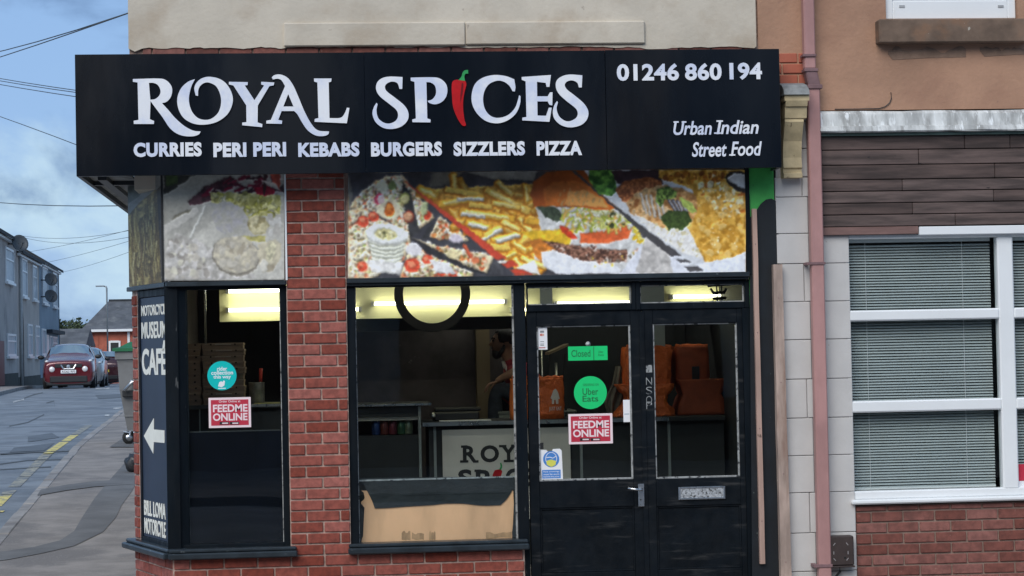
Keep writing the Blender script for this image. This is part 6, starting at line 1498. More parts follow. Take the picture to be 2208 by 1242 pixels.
# ---- orange delivery bags on the counter
def bag(name, rows, y0, y1, base_z, label, mat, seed, mark=False, fold=True):
    """rows of (u_left, u_right, v): a soft box whose outline follows the rows"""
    t = thing(name, (at((rows[-1][0]+rows[-1][1])/2, rows[-1][2], y0).x, (y0+y1)/2, base_z), label, 'bag', 'orange delivery bags on the counter')
    rnd = random.Random(seed); bm = BM(); n = 8; rings = []
    rows2 = []
    for (a, b) in zip(rows[:-1], rows[1:]):
        for k in range(3): rows2.append(tuple(a[i]+(b[i]-a[i])*k/3 for i in range(3)))
    rows2.append(rows[-1])
    zlast = at(0.5*(rows[-1][0]+rows[-1][1]), rows[-1][2], y0).z
    for (ul, ur, v) in rows2:
        xl, xr = at(ul, v, y0).x, at(ur, v, y0).x; z = at((ul+ur)/2, v, y0).z-zlast+base_z+.001; ring = []
        m_ = (y1-y0)
        per = [(i/n, 0) for i in range(n)]+[(1, i/n) for i in range(n)]+[(1-i/n, 1) for i in range(n)]+[(0, 1-i/n) for i in range(n)]
        for fx, fy in per:
            jig = .005
            ring.append(bm.verts.new((xl+(xr-xl)*fx+rnd.uniform(-jig, jig), y0+m_*fy+rnd.uniform(-jig, jig)+.012*math.sin(fx*math.pi)*(-1 if fy == 0 else 0), z+rnd.uniform(-.003, .003)*(1 if v != rows[-1][2] else 0))))
        rings.append(ring)
    N = len(rings[0])
    for i in range(len(rings)-1):
        for k in range(N): bm.faces.new((rings[i][k], rings[i][(k+1) % N], rings[i+1][(k+1) % N], rings[i+1][k]))
    bm.faces.new(rings[-1]); bm.faces.new(rings[0])
    part('body', bm, mat, t, True)
    if fold:
        (ul, ur, v) = rows[0]; bm = BM(); pts = []
        for i in range(9):
            u = ul+(ur-ul)*i/8; q = at(u, v, y0); pts.append(Vector((q.x, y0+.02+.012*rnd.uniform(-1, 1), base_z+q.z-zlast+.006+rnd.uniform(-.004, .006))))
        tube(bm, pts, [.010+rnd.uniform(0, .008) for _ in pts], 8); part('rolled_top', bm, m_orange, t, True)
    return t
b1 = bag('delivery_bag', [(1150, 1214, 816), (1158, 1215, 824), (1160, 1216, 860), (1160, 1217, 903)], 1.84, 2.02, ZCT, 'orange delivery bag with a white house mark reading JUST EAT', m_orange, 3)
bag('delivery_bag', [(1105, 1146, 815), (1105, 1148, 825), (1104, 1150, 860), (1104, 1150, 903)], 1.86, 2.06, ZCT, 'plain orange delivery bag between the seated person and the JUST EAT bag', M('bright_orange_bag', (.72, .17, .03), .55, .12, 9, .4, 16, bdist=.01), 4)
YJ = 1.822
hs = [C(1187, 859), C(1191, 848), C(1193, 842), C(1198, 838), C(1201, 842), C(1204, 848), C(1207, 860), C(1204, 860), C(1204, 871), C(1199, 871), C(1198, 862), C(1195, 862), C(1195, 871), C(1190, 871), C(1190, 860)]
m_mark = M('grey_white_mark', (.62, .58, .52), .6, .05, 9)
outline_px('house_mark', [hs], YJ, .003, m_mark, b1, smooth=False); text_px('word', 'JUST EAT', 1184, 877, 1211, 887, YJ, m_mark, b1, thick=.003, bold=.01)
b2 = bag('delivery_bag', [(1352, 1448, 744), (1350, 1450, 752), (1350, 1447, 790), (1351, 1446, 832)], 1.9, 2.2, at(1400, 836, 1.9).z, 'upright orange delivery bag standing on a crumpled one behind the door glass', m_orange, 5)
b3 = bag('delivery_bag', [(1334, 1454, 833), (1338, 1454, 842), (1354, 1440, 858), (1352, 1438, 872), (1338, 1454, 888), (1326, 1457, 903)], 1.86, 2.2, ZCT, 'pinched orange delivery bag at the bottom of the taller pile', m_orange, 6, fold=False)
zoff = at(1394, 833, 1.86).z-at(1394, 903, 1.86).z
b2.location.z += 0
for ch_ in b2.children: pass
m_odk = M('dull_orange_bag', (.30, .060, .018), .65, .14, 9, .5, 16, bdist=.012)
b4 = bag('delivery_bag', [(1458, 1526, 742), (1456, 1528, 750), (1458, 1530, 790), (1458, 1530, 824)], 2.0, 2.26, at(1494, 829, 2.0).z, 'dull orange delivery bag with a black patch on top of a pinched one', m_odk, 7)
b5 = bag('delivery_bag', [(1462, 1568, 826), (1468, 1566, 838), (1474, 1556, 858), (1464, 1566, 880), (1462, 1570, 903)], 1.95, 2.25, ZCT, 'dull pinched orange delivery bag under another dull one', m_odk, 8, fold=False)
bx('logo_patch', at(1492, 806, 1.985).x, at(1508, 806, 1.985).x, 1.980, 1.986, at(1500, 818, 1.985).z, at(1500, 790, 1.985).z, m_ink, b4)
# shelf, coat and dark clutter behind the left door
wsf = thing('sloping_shelf', (at(1205, 756, 2.5).x, 2.5, at(1205, 766, 2.5).z), 'sloping wooden shelf board behind the green Closed sign', 'shelf')
bm = BM(); a, b = at(1184, 765, 2.5), at(1226, 746, 2.5); 
for q in ((a, b),):
    vs = [bm.verts.new(p) for p in ((a.x, 2.5, a.z), (b.x, 2.5, b.z), (b.x, 2.5, b.z+.02), (a.x, 2.5, a.z+.02), (a.x, 2.8, a.z), (b.x, 2.8, b.z), (b.x, 2.8, b.z+.02), (a.x, 2.8, a.z+.02))]
    for f in ((0, 1, 2, 3), (7, 6, 5, 4), (0, 4, 5, 1), (1, 5, 6, 2), (2, 6, 7, 3), (3, 7, 4, 0)): bm.faces.new([vs[i] for i in f])
part('board', bm, m_tan, wsf); 
for x in (a.x+.02, b.x-.02): bx('bracket', x-.01, x+.01, 2.6, 2.62, ZCT*0+.016, min(a.z, b.z)+.004, m_dark, wsf)
co = thing('grey_coat', (at(1330, 840, 2.15).x, 2.15, ZCT), 'dull grey coat draped behind the round green sticker', 'coat')
bm = BM(); rows = [(1330, 1352, 790), (1322, 1352, 830), (1312, 1350, 850), (1306, 1346, 870), (1312, 1334, 890), (1318, 1330, 904)]; rings = []
for ul, ur, v in rows:
    p0, p1 = at(ul, v, 2.12), at(ur, v, 2.12); ring = []
    for k in range(12):
        f = k/11; ring.append(bm.verts.new((p0.x+(p1.x-p0.x)*f, 2.12+.03*math.sin(f*15), max(p0.z, ZCT+.002))))
    for k in range(12):
        f = 1-k/11; ring.append(bm.verts.new((p0.x+(p1.x-p0.x)*f, 2.2, max(p0.z, ZCT+.002))))
    rings.append(ring)
for i in range(len(rings)-1):
    for k in range(24): bm.faces.new((rings[i][k], rings[i][(k+1) % 24], rings[i+1][(k+1) % 24], rings[i+1][k]))
bm.faces.new(rings[0]); bm.faces.new(rings[-1]); part('cloth', bm, m_coat, co, True)
pole(1168, 754, 905, 2.06, .006, 'slim steel upright behind the white payment sticker')
pole(1199, 782, 906, 2.3, .010, 'steel upright under the sloping wooden shelf')
# ------------------------------------------------------------------ terrace across the side street
def hx(y): return kerb_x(y)-6.2
HN = Vector((1, -KS, 0)).normalized()        # out of the facade, towards the road
HD = Vector((KS, 1, 0)).normalized()
def on_terrace(u, v):
    p0 = Vector((hx(0), 0, 0)); d = ray(u, v); t = (p0-CAM).dot(HN)/d.dot(HN); return CAM+d*t
def tpos(y, z, out=0.0): return Vector((hx(y), y, z))+HN*out
def slab_t(bm, ya, yb, za, zb, o0, o1):
    vs = [bm.verts.new(tpos(y, z, o)) for o in (o0, o1) for (y, z) in ((ya, za), (yb, za), (yb, zb), (ya, zb))]
    for f in ((0, 1, 2, 3), (7, 6, 5, 4), (0, 4, 5, 1), (1, 5, 6, 2), (2, 6, 7, 3), (3, 7, 4, 0)): bm.faces.new([vs[i] for i in f])
def terr_rect(u0, v0, u1, v1):
    vm = (v0+v1)/2; um = (u0+u1)/2
    ya, yb = on_terrace(u0, vm).y, on_terrace(u1, vm).y; za, zb = on_terrace(um, v1).z, on_terrace(um, v0).z
    return ya, yb, za, zb
def house(name, u0, u1, veave, ucheck, mat, label, y0=None):
    ya = on_terrace(u0, 700).y if y0 is None else y0; yb = on_terrace(u1, 700).y; ze = on_terrace(ucheck, veave).z; zb = zg((ya+yb)/2)-.6
    t = thing(name, tuple(tpos((ya+yb)/2, zg((ya+yb)/2))), label, 'house', 'terraced houses along the side street')
    bm = BM(); slab_t(bm, ya, yb, zb, ze, -8, 0); part('wall', bm, mat, t)
    bm = BM(); slab_t(bm, ya, yb, zb+.3, zg((ya+yb)/2)+.45, .0, .03); part('plinth', bm, m_dbase, t)
    bm = BM()
    a = [tpos(y, z, o) for y in (ya-.02, yb+.05) for (z, o) in ((ze-.02, .28), (ze+2.6, -4), (ze-.02, -8.3), (ze-.16, -8.3), (ze+2.4, -4), (ze-.16, .28))]
    vs = [bm.verts.new(p) for p in a]; n = 6
    bm.faces.new(vs[:6]); bm.faces.new(vs[6:][::-1])
    for i in range(n): bm.faces.new((vs[i], vs[(i+1) % n], vs[n+(i+1) % n], vs[n+i]))
    part('roof', bm, m_roof_d, t)
    bm = BM(); slab_t(bm, ya, yb, ze-.24, ze-.13, .03, .17); part('gutter', bm, m_upvc, t)
    return t, ya, yb, ze
def t_window(t, u0, v0, u1, v1, name='window', trans=True):
    ya, yb, za, zb = terr_rect(u0, v0, u1, v1); bm = BM(); f = .09
    slab_t(bm, ya, ya+f, za, zb, .005, .07); slab_t(bm, yb-f, yb, za, zb, .005, .07); slab_t(bm, ya+f, yb-f, zb-f, zb, .005, .068); slab_t(bm, ya+f, yb-f, za, za+f, .005, .068)
    if trans: slab_t(bm, ya+f, yb-f, za+(zb-za)*.64, za+(zb-za)*.64+.06, .005, .066)
    w = part(name, bm, m_upvc, t); bm = BM(); slab_t(bm, ya+f, yb-f, za+f, zb-f, .004, .03); part('pane', bm, m_winglass, w)
    bm = BM(); slab_t(bm, ya-.08, yb+.08, za-.10, za, .005, .14); part('sill', bm, m_upvc, w)
hA, a0, a1, az = house('terraced_house', -70, 37, 500, 0, m_rough1, 'taupe pebbledash house with a dark red door at the end of the terrace')
t_window(hA, 10, 536, 27, 609); t_window(hA, 14, 720, 32, 768); t_window(hA, -30, 500, -12, 590)
ya, yb, za, zb = terr_rect(-8, 735, 7, 826); bm = BM(); slab_t(bm, ya, yb, za-.1, zb, .005, .05); part('door', bm, M('dark_red_door', (.16, .025, .022), .5, .15, 3), hA)
hB, b0, b1, bz = house('terraced_house', 37.4, 85, 553, 62, m_rough2, 'beige pebbledash house with an arched passage in the terrace')
t_window(hB, 45.6, 558, 56, 640); t_window(hB, 69, 573, 77.5, 647); t_window(hB, 58.5, 699, 67.6, 768); t_window(hB, 75, 702, 83.5, 770)
ya, yb, za, zb = terr_rect(43, 708, 51, 817); bm = BM(); pts = [(ya, za-.2), (yb, za-.2), (yb, zb)]+[((ya+yb)/2+(yb-ya)/2*math.cos(a), zb+(yb-ya)/2*math.sin(a)) for a in [math.pi*k/8 for k in range(9)]]+[(ya, zb)]
A_ = [bm.verts.new(tpos(y, z, .004)) for y, z in pts]; B_ = [bm.verts.new(tpos(y, z, .02)) for y, z in pts]
bm.faces.new(A_); bm.faces.new(B_[::-1])
for i in range(len(pts)): bm.faces.new((A_[i], A_[(i+1) % len(pts)], B_[(i+1) % len(pts)], B_[i]))
part('arched_passage', bm, M('dark_brown_passage', (.045, .030, .025), .9, .2, 3), hB)
ya = on_terrace(41, 700).y; p0 = tpos(ya, zg(ya), .09); bm = BM(); tube(bm, [p0, (p0.x, p0.y, bz-.2)], .07, 8); part('drainpipe', bm, M('pale_grey_pipe', (.42, .43, .43), .5, .1, 5), hB, True)
hC, c0_, c1_, cz_ = house('terraced_house', 85.3, 127, 580, 120, m_bluew, 'blue grey rendered house at the far end of the terrace')
t_window(hC, 90, 576, 101, 655); t_window(hC, 112.6, 589, 121, 662); t_window(hC, 88.6, 709, 97.5, 766, trans=False); t_window(hC, 105, 724, 110.5, 766, trans=False); t_window(hC, 112, 726, 122, 768)
ya, yb, za, zb = terr_rect(99, 722, 104, 815); bm = BM(); slab_t(bm, ya, yb, za-.2, zb, .005, .06); part('door', bm, m_upvc, hC)
ya, yb, za, zb = terr_rect(98, 714, 126, 720); bm = BM(); slab_t(bm, ya, yb, za, za+.18, .005, .35); part('canopy', bm, m_roof_d, hC)
bm = BM(); slab_t(bm, c1_+.002, c1_+.10, zg(90)-.6, cz_-.05, -8, .03); part('gable_end', bm, M('dark_slate_gable', (.055, .075, .10), .8, .15, 2), hC)
def dish(u, v, r, label):
    p = on_terrace(u, v); c = p+HN*.45
    t = thing('satellite_dish', tuple(p), label, 'satellite dish', 'satellite dishes on the terrace')
    bm = BM(); ax = Vector((.50, -.82, .30)).normalized(); q = ax.to_track_quat('Z', 'Y').to_matrix().to_4x4()
    lathe(bm, [(.02, -.02), (r*.5, .01), (r*.85, .06), (r, .10), (r*.98, .11), (r*.8, .075), (r*.4, .03), (.02, .005)], (0, 0, 0), 20); bmesh.ops.transform(bm, matrix=Matrix.Translation(c) @ q, verts=bm.verts); part('dish', bm, m_dish, t, True)
    bm = BM(); tube(bm, [p-HN*.02, p+HN*.2, c], .03, 6); part('bracket', bm, m_plastic, t)
    bm = BM(); e = c+ax*(r*1.3)+Vector((0, 0, -.12)); tube(bm, [c+Vector((0, 0, -r*.8)), e], .015, 6); tube(bm, [e, e+ax*-.1+Vector((0, 0, .02))], .04, 8); part('receiver_arm', bm, m_dish, t)
dish(17, 526, .36, 'large dark satellite dish under the eaves of the taupe house'); dish(88, 604, .33, 'grey satellite dish beside the upper window of the blue grey house, the higher one'); dish(88, 640, .33, 'dark satellite dish beside the upper window of the blue grey house, the lower one')
# ------------------------------------------------------------------ brick chapel-like house and slate roof at the end of the street
Yf = 128.0
fh = thing('brick_house', (at(250, 740, Yf).x, Yf, .1), 'low red brick house with slate roof and white trim at the end of the street', 'house')
x0, x1 = at(186, 740, Yf).x, at(470, 740, Yf).x; ze = at(232, 712, Yf).z; zr = at(232, 645, Yf).z
bx('wall', x0, x1, Yf, Yf+9, -.2, ze-.01, m_brick_far, fh)
bm = BM(); xa = at(233, 645, Yf+4).x; xl = x0-.35
vs = [bm.verts.new(p) for p in ((xl, Yf-.35, ze), (x1+.3, Yf-.35, ze), (x1+.3, Yf+4.5, zr), (xa, Yf+4.5, zr), (xl, Yf+9.3, ze), (x1+.3, Yf+9.3, ze))]
for f in ((0, 1, 2, 3), (0, 3, 4), (3, 2, 5, 4), (0, 4, 5, 1), (1, 5, 2)): bm.faces.new([vs[i] for i in f])
part('roof', bm, m_roof, fh)
bx('ridge', xa, x1+.3, Yf+4.4, Yf+4.6, zr-.02, zr+.10, m_roof_d, fh)
bx('fascia_board', xl-.05, x1+.3, Yf-.42, Yf-.36, ze-.10, ze+.06, m_upvc, fh)
x, _, z0, z1 = rc(235, 735, 260, 800, Yf); xb = at(260, 740, Yf).x
bm = BM(); box(bm, x, x+.12, Yf-.08, Yf-.002, .1, z1); box(bm, xb-.12, xb, Yf-.08, Yf-.002, .1, z1); box(bm, x+.12, xb-.12, Yf-.079, Yf-.002, z1-.12, z1+.02); part('door', bm, m_upvc, fh)
bx('dark_opening', x+.12, xb-.12, Yf-.04, Yf-.002, .1, z1-.12, m_dark, fh)
x = at(275, 740, Yf).x; bx('white_corner', x, x+.16, Yf-.05, Yf-.002, .1, ze-.12, m_upvc, fh)
bx('relief_panel', at(192, 740, Yf).x, at(212, 740, Yf).x, Yf-.03, Yf-.002, 1.6, ze-.4, m_brick_far, fh); bx('relief_panel', at(216, 740, Yf).x, at(232, 740, Yf).x, Yf-.03, Yf-.002, 1.6, ze-.4, m_brick_far, fh)
Ys = 118.0
sh = thing('slate_shed', (at(155, 740, Ys).x, Ys, .1), 'low building with a plain slate roof beyond the terrace', 'building')
x0, x1 = at(70, 740, Ys).x, at(184.5, 740, Ys).x; za_, zb_ = at(150, 748, Ys).z, at(150, 709, Ys+3).z
bx('wall', x0, x1, Ys+.3, Ys+5.6, -.2, za_-.02, m_dbase, sh)
bm = BM(); vs = [bm.verts.new(p) for p in ((x0, Ys, za_), (x1, Ys, za_), (x1, Ys+3, zb_), (x0, Ys+3, zb_), (x0, Ys+6, za_), (x1, Ys+6, za_))]
for f in ((0, 1, 2, 3), (3, 2, 5, 4), (0, 3, 4), (1, 5, 2), (0, 4, 5, 1)): bm.faces.new([vs[i] for i in f])
part('roof', bm, m_roof, sh)
# trees over the slate roof
def tree(u, vtop, Y, rx, label, seed, n=1500):
    p = at(u, vtop, Y); rnd = random.Random(seed); zb = .0; H = p.z-zb
    t = thing('tree', (p.x, Y, zb), label, 'tree', 'trees beyond the end of the street')
    bm = BM(); tube(bm, [(p.x, Y, zb-.1), (p.x+.1, Y, H*.4), (p.x-.1, Y, H*.75)], [.22, .17, .06], 8)
    for k in range(5):
        a = k*1.3; tube(bm, [(p.x, Y, H*.42), (p.x+math.cos(a)*rx*.4, Y+math.sin(a)*rx*.4, H*.62), (p.x+math.cos(a)*rx*.65, Y+math.sin(a)*rx*.65, H*.75)], [.09, .06, .02], 6)
    part('trunk', bm, m_trunk, t)
    vs, fs = [], []; cl = [(rnd.uniform(-1, 1)*rx*.75, rnd.uniform(-1, 1)*rx*.75, H*rnd.uniform(.55, .9), rnd.uniform(.3, .5)*rx) for _ in range(16)]
    for i in range(n):
        c = cl[i % len(cl)]; d = Vector((rnd.gauss(0, 1), rnd.gauss(0, 1), rnd.gauss(0, .8))).normalized()*c[3]*rnd.uniform(.55, 1.0)
        q = Vector((p.x+c[0], Y+c[1], c[2]))+d; q.z = min(q.z, H*rnd.uniform(.97, 1.02)); s = rnd.uniform(.09, .20); e = Vector((rnd.gauss(0, 1), rnd.gauss(0, 1), rnd.gauss(0, 1))).normalized(); f = e.orthogonal().normalized(); g = e.cross(f)
        j = len(vs); vs += [tuple(q+f*s), tuple(q+g*s*.6), tuple(q-f*s), tuple(q-g*s*.6)]; fs.append((j, j+1, j+2, j+3))
    me = bpy.data.meshes.new('crown'); me.from_pydata(vs, [], fs); link('crown', me, m_leaf, t)
tree(140, 684, 150, 1.9, 'dark green tree showing between the terrace end and the brick house', 1); tree(165, 686, 153, 2.0, 'dark green tree showing between the terrace end and the brick house', 2); tree(183, 694, 151, 1.2, 'small pale tree against the slate roof of the brick house', 3, 700); tree(122, 690, 149, 1.8, 'dark green tree showing between the terrace end and the brick house', 4)
# street lamp
Yl = 108; p = at(230, 617, Yl); zb = zg(Yl)-.1
sl = thing('street_lamp', (p.x, Yl, zb), 'slim grey street lamp with a short arm in front of the brick house', 'street lamp')
bm = BM(); tube(bm, [(p.x, Yl, zb), (p.x, Yl, zb+1.2)], .085, 10); part('base_tube', bm, m_lamp, sl, True)
bm = BM(); tube(bm, [(p.x, Yl, zb+1.2), (p.x, Yl, p.z-.12), (p.x-.03, Yl, p.z-.03), (p.x-.15, Yl, p.z)], [.055, .05, .05, .04], 10); part('column', bm, m_lamp, sl, True)
bm = BM(); box(bm, p.x-.62, p.x-.12, Yl-.11, Yl+.11, p.z-.03, p.z+.05, .025); part('lantern', bm, m_lamp, sl)
# ------------------------------------------------------------------ cars
ST = [(0.00, [(.60, .17), (.72, .27), (.79, .50), (.77, .70), (.73, .80), (.65, .86), (.45, .895), (0, .91)]),
      (0.03, [(.64, .15), (.76, .25), (.82, .52), (.80, .74), (.76, .84), (.68, .90), (.46, .93), (0, .945)]),
      (0.14, [(.76, .13), (.86, .28), (.875, .60), (.84, .85), (.79, .93), (.70, .97), (.47, .995), (0, 1.01)]),
      (0.55, [(.80, .15), (.89, .36), (.90, .72), (.86, .95), (.80, 1.01), (.71, 1.035), (.46, 1.055), (0, 1.065)]),
      (1.05, [(.80, .15), (.895, .38), (.895, .80), (.87, 1.00), (.81, 1.06), (.73, 1.09), (.50, 1.11), (0, 1.12)]),
      (1.80, [(.80, .15), (.895, .38), (.895, .85), (.88, 1.02), (.84, 1.09), (.68, 1.45), (.52, 1.53), (0, 1.56)]),
      (2.40, [(.80, .15), (.895, .38), (.895, .87), (.88, 1.04), (.84, 1.11), (.68, 1.49), (.52, 1.565), (0, 1.59)]),
      (3.30, [(.80, .15), (.895, .38), (.895, .88), (.88, 1.07), (.83, 1.14), (.67, 1.47), (.52, 1.54), (0, 1.565)]),
      (3.85, [(.80, .18), (.885, .42), (.89, .85), (.86, 1.04), (.80, 1.11), (.64, 1.25), (.46, 1.30), (0, 1.32)]),
      (4.05, [(.76, .22), (.85, .42), (.86, .80), (.82, .98), (.76, 1.03), (.66, 1.07), (.46, 1.10), (0, 1.11)]),
      (4.12, [(.62, .30), (.74, .44), (.76, .74), (.72, .90), (.66, .95), (.56, .98), (.40, 1.0), (0, 1.01)])]
def car(name, x, y, heading, paint, label, front=True, z=None):
    zb = (zg(y)-.115 if z is None else z)+.0
    t = thing(name, (x, y, zb), label, 'car', 'cars parked along the terrace')
    Mx = Matrix.Translation((x, y, zb)) @ Matrix.Rotation(heading, 4, 'Z')     # local +x runs from the nose to the tail
    def fin(bm): bmesh.ops.transform(bm, matrix=Mx, verts=bm.verts); return bm
    bm = BM(); rings = []
    for xs, pr in ST:
        ring = [bm.verts.new((xs, -yy, zz)) for yy, zz in pr]+[bm.verts.new((xs, yy, zz)) for yy, zz in pr[-2::-1]]; rings.append(ring)
    n = len(rings[0])
    for i in range(len(rings)-1):
        for k in range(n): bm.faces.new((rings[i][k], rings[i][(k+1) % n], rings[i+1][(k+1) % n], rings[i+1][k]))
    bm.faces.new(rings[0]); bm.faces.new(rings[-1])
    o = part('body', fin(bm), paint, t, True); s = o.modifiers.new('sub', 'SUBSURF'); s.levels = s.render_levels = 2
    def interp(xv):
        for (xa, pa), (xb, pb) in zip(ST[:-1], ST[1:]):
            if xa <= xv <= xb:
                f = (xv-xa)/(xb-xa); return [(a[0]+(b[0]-a[0])*f, a[1]+(b[1]-a[1])*f) for a, b in zip(pa, pb)]
    def glass(xa, xb, idx, nm, side=0, lift=.014):
        bm = BM(); rows = []
        for i in range(7):
            xv = xa+(xb-xa)*i/6; pr = interp(xv); pts = [pr[k] for k in idx]
            if side == 0: row = [(-yy*.96, zz) for yy, zz in pts]+[(yy*.96, zz) for yy, zz in pts[-2::-1]]
            else: row = [(side*(yy+lift*.8), zz) for yy, zz in pts]
            rows.append([bm.verts.new((xv, yy, zz+(lift if side == 0 else 0))) for yy, zz in row])
        for i in range(6):
            for k in range(len(rows[0])-1): bm.faces.new((rows[i][k], rows[i][k+1], rows[i+1][k+1], rows[i+1][k]))
        part(nm, fin(bm), m_carglass, t, True)
    glass(1.14, 1.72, [5, 6, 7], 'windscreen'); glass(3.36, 3.80, [5, 6, 7], 'rear_window')
    for s in (-1, 1): glass(1.62, 3.25, [4, 5], 'side_window', s, .012)
    for xw in (.82, 3.34):
        for s in (-1, 1):
            bm = BM(); lathe(bm, [(.20, s*.70), (.335, s*.70), (.345, s*.76), (.345, s*.87), (.33, s*.895), (.22, s*.895)], (0, 0, 0), 20, 'Y'); bmesh.ops.transform(bm, matrix=Matrix.Translation((xw, 0, .345)), verts=bm.verts); w = part('wheel', fin(bm), m_rubber, t, True)
            bm = BM(); lathe(bm, [(.04, s*.885), (.215, s*.897), (.218, s*.88)], (0, 0, 0), 16, 'Y'); bmesh.ops.transform(bm, matrix=Matrix.Translation((xw, 0, .345)), verts=bm.verts); part('rim', fin(bm), m_chrome, w, True)
    for s in (-1, 1):
        bm = BM(); ball(bm, Vector((1.32, s*.99, 1.10)), .09, .7, 1.25, .85); part('mirror', fin(bm), m_plastic, t, True)
    if front:
        for s in (-1, 1):
            bm = BM(); ball(bm, Vector((.03, s*.56, .68)), .105, .6, 1, 1, 16); part('headlight', fin(bm), m_lens, t, True)
            bm = BM(); ball(bm, Vector((.26, s*.74, .955)), .075, 2.0, 1.0, .7, 12); part('upper_lamp', fin(bm), m_lens, t, True)
            bm = BM(); ball(bm, Vector((.02, s*.52, .36)), .055, .6, 1, 1, 12); part('fog_lamp', fin(bm), m_lens, t, True)
        bm = BM(); box(bm, -.02, .08, -.46, .46, .735, .855, .01); part('grille', fin(bm), m_plastic, t)
        bm = BM()
        for s in (-1, 1): tube(bm, [(-.012, s*.255, .83), (-.03, s*.17, .69)], .028, 6)
        tube(bm, [(-.03, -.17, .69), (-.03, .17, .69)], .022, 6); lathe(bm, [(.02, -.045), (.065, -.04), (.07, -.02)], (0, 0, .765), 14, 'X'); part('badge_surround', fin(bm), m_chrome, t)
        bm = BM(); box(bm, -.03, .10, -.64, .64, .22, .44, .03); part('lower_intake', fin(bm), m_plastic, t)
        bm = BM(); box(bm, .02, .42, -.76, .76, .11, .27, .04); part('bumper_skirt', fin(bm), m_plastic, t)
        bm = BM(); box(bm, -.055, -.005, -.26, .26, .535, .65, .006); pl_ = part('number_plate', fin(bm), m_white, t)
        me = text_mesh('AO62 RFS', -.23, .23, .555, .63, -.0575, .002, .01); rot = Matrix.Rotation(-math.pi/2, 4, 'Z'); me.transform(rot); me.transform(Matrix.Translation((0, 0, 0))); me.transform(Mx); link('plate_text', me, m_ink, pl_)
    else:
        for s in (-1, 1):
            bm = BM(); ball(bm, Vector((4.02, s*.70, .92)), .12, .45, .9, 1.2, 14); part('tail_light', fin(bm), m_tail, t, True)
        bm = BM(); box(bm, 4.08, 4.16, -.62, .62, .34, .52, .03); part('rear_bumper', fin(bm), m_plastic, t)
        bm = BM(); box(bm, 4.11, 4.15, -.26, .26, .66, .77, .004); part('number_plate', fin(bm), M('yellow_plate', (.62, .5, .06), .5, .05, 5), t)
    return t
hd = math.pi/2 - math.atan(KS)*-1*0 - math.atan(-KS)*-1
hd = math.pi/2 + math.atan(-KS)
p = at(147.5, 790, 60.5); car('parked_car', p.x, 60.5, hd+.03, m_carred, 'dark red parked car facing the camera with round headlamps and number plate')
p = at(172, 790, 69); car('parked_car', p.x, 69, hd, m_carsilver, 'silver parked car mostly hidden behind the dark red car')
p = at(212, 790, 79.5); car('parked_car', p.x, 79.5+4.1, hd+math.pi, m_carmaroon, 'dark maroon parked car showing its tail light beyond the silver car', False, zg(81)-.115)
# ------------------------------------------------------------------ wheeled bin and sack beside the shop wall
Yb_ = 15.8; g = zg(Yb_); bl = at(253, 800, Yb_).x; bl2 = at(268, 900, Yb_).x
zl = at(262, 741, Yb_).z
bn_ = thing('wheeled_bin', (bl+.65, Yb_+.5, g), 'large grey wheeled bin with a green lid beside the shop wall', 'bin')
bm = BM(); z0, z1 = g+.20, zl-.11
rings = []
for (dx, dy, z) in ((.115, .12, z0), (.03, .03, z0+.55), (.025, .025, z0+.56), (.0, .0, z1-.12), (-.03, -.03, z1-.11), (-.03, -.03, z1)):
    rings.append([bm.verts.new(p) for p in ((bl+dx, Yb_+dy, z), (bl+1.3-dx, Yb_+dy, z), (bl+1.3-dx, Yb_+1.0-dy, z), (bl+dx, Yb_+1.0-dy, z))])
for i in range(len(rings)-1):
    for k in range(4): bm.faces.new((rings[i][k], rings[i][(k+1) % 4], rings[i+1][(k+1) % 4], rings[i+1][k]))
bm.faces.new(rings[0]); bm.faces.new(rings[-1]); part('body', bm, m_binbody, bn_)
for f in (.18, .36, .54, .72, .88):
    z = z0+(z1-z0)*f; d = .115*(1-f)*1.0; bx('rib', bl+d-.018, bl+1.3-d+.018, Yb_+d-.018, Yb_+d-.002, z-.012, z+.012, m_binbody, bn_)
    bx('rib', bl+d-.02, bl+d-.004, Yb_+d, Yb_+1-d, z-.012, z+.012, m_binbody, bn_)
bm = BM(); rings = []
for (d, h) in ((-.06, 0), (-.06, .045), (.02, .055), (.16, .13), (.35, .16)):
    rings.append([bm.verts.new(p) for p in ((bl+d, Yb_+d, z1+h+.002), (bl+1.3-d, Yb_+d, z1+h+.002), (bl+1.3-d, Yb_+1-d, z1+h+.002), (bl+d, Yb_+1-d, z1+h+.002))])
for i in range(len(rings)-1):
    for k in range(4): bm.faces.new((rings[i][k], rings[i][(k+1) % 4], rings[i+1][(k+1) % 4], rings[i+1][k]))
bm.faces.new(rings[0]); bm.faces.new(rings[-1]); part('lid', bm, m_binlid, bn_)
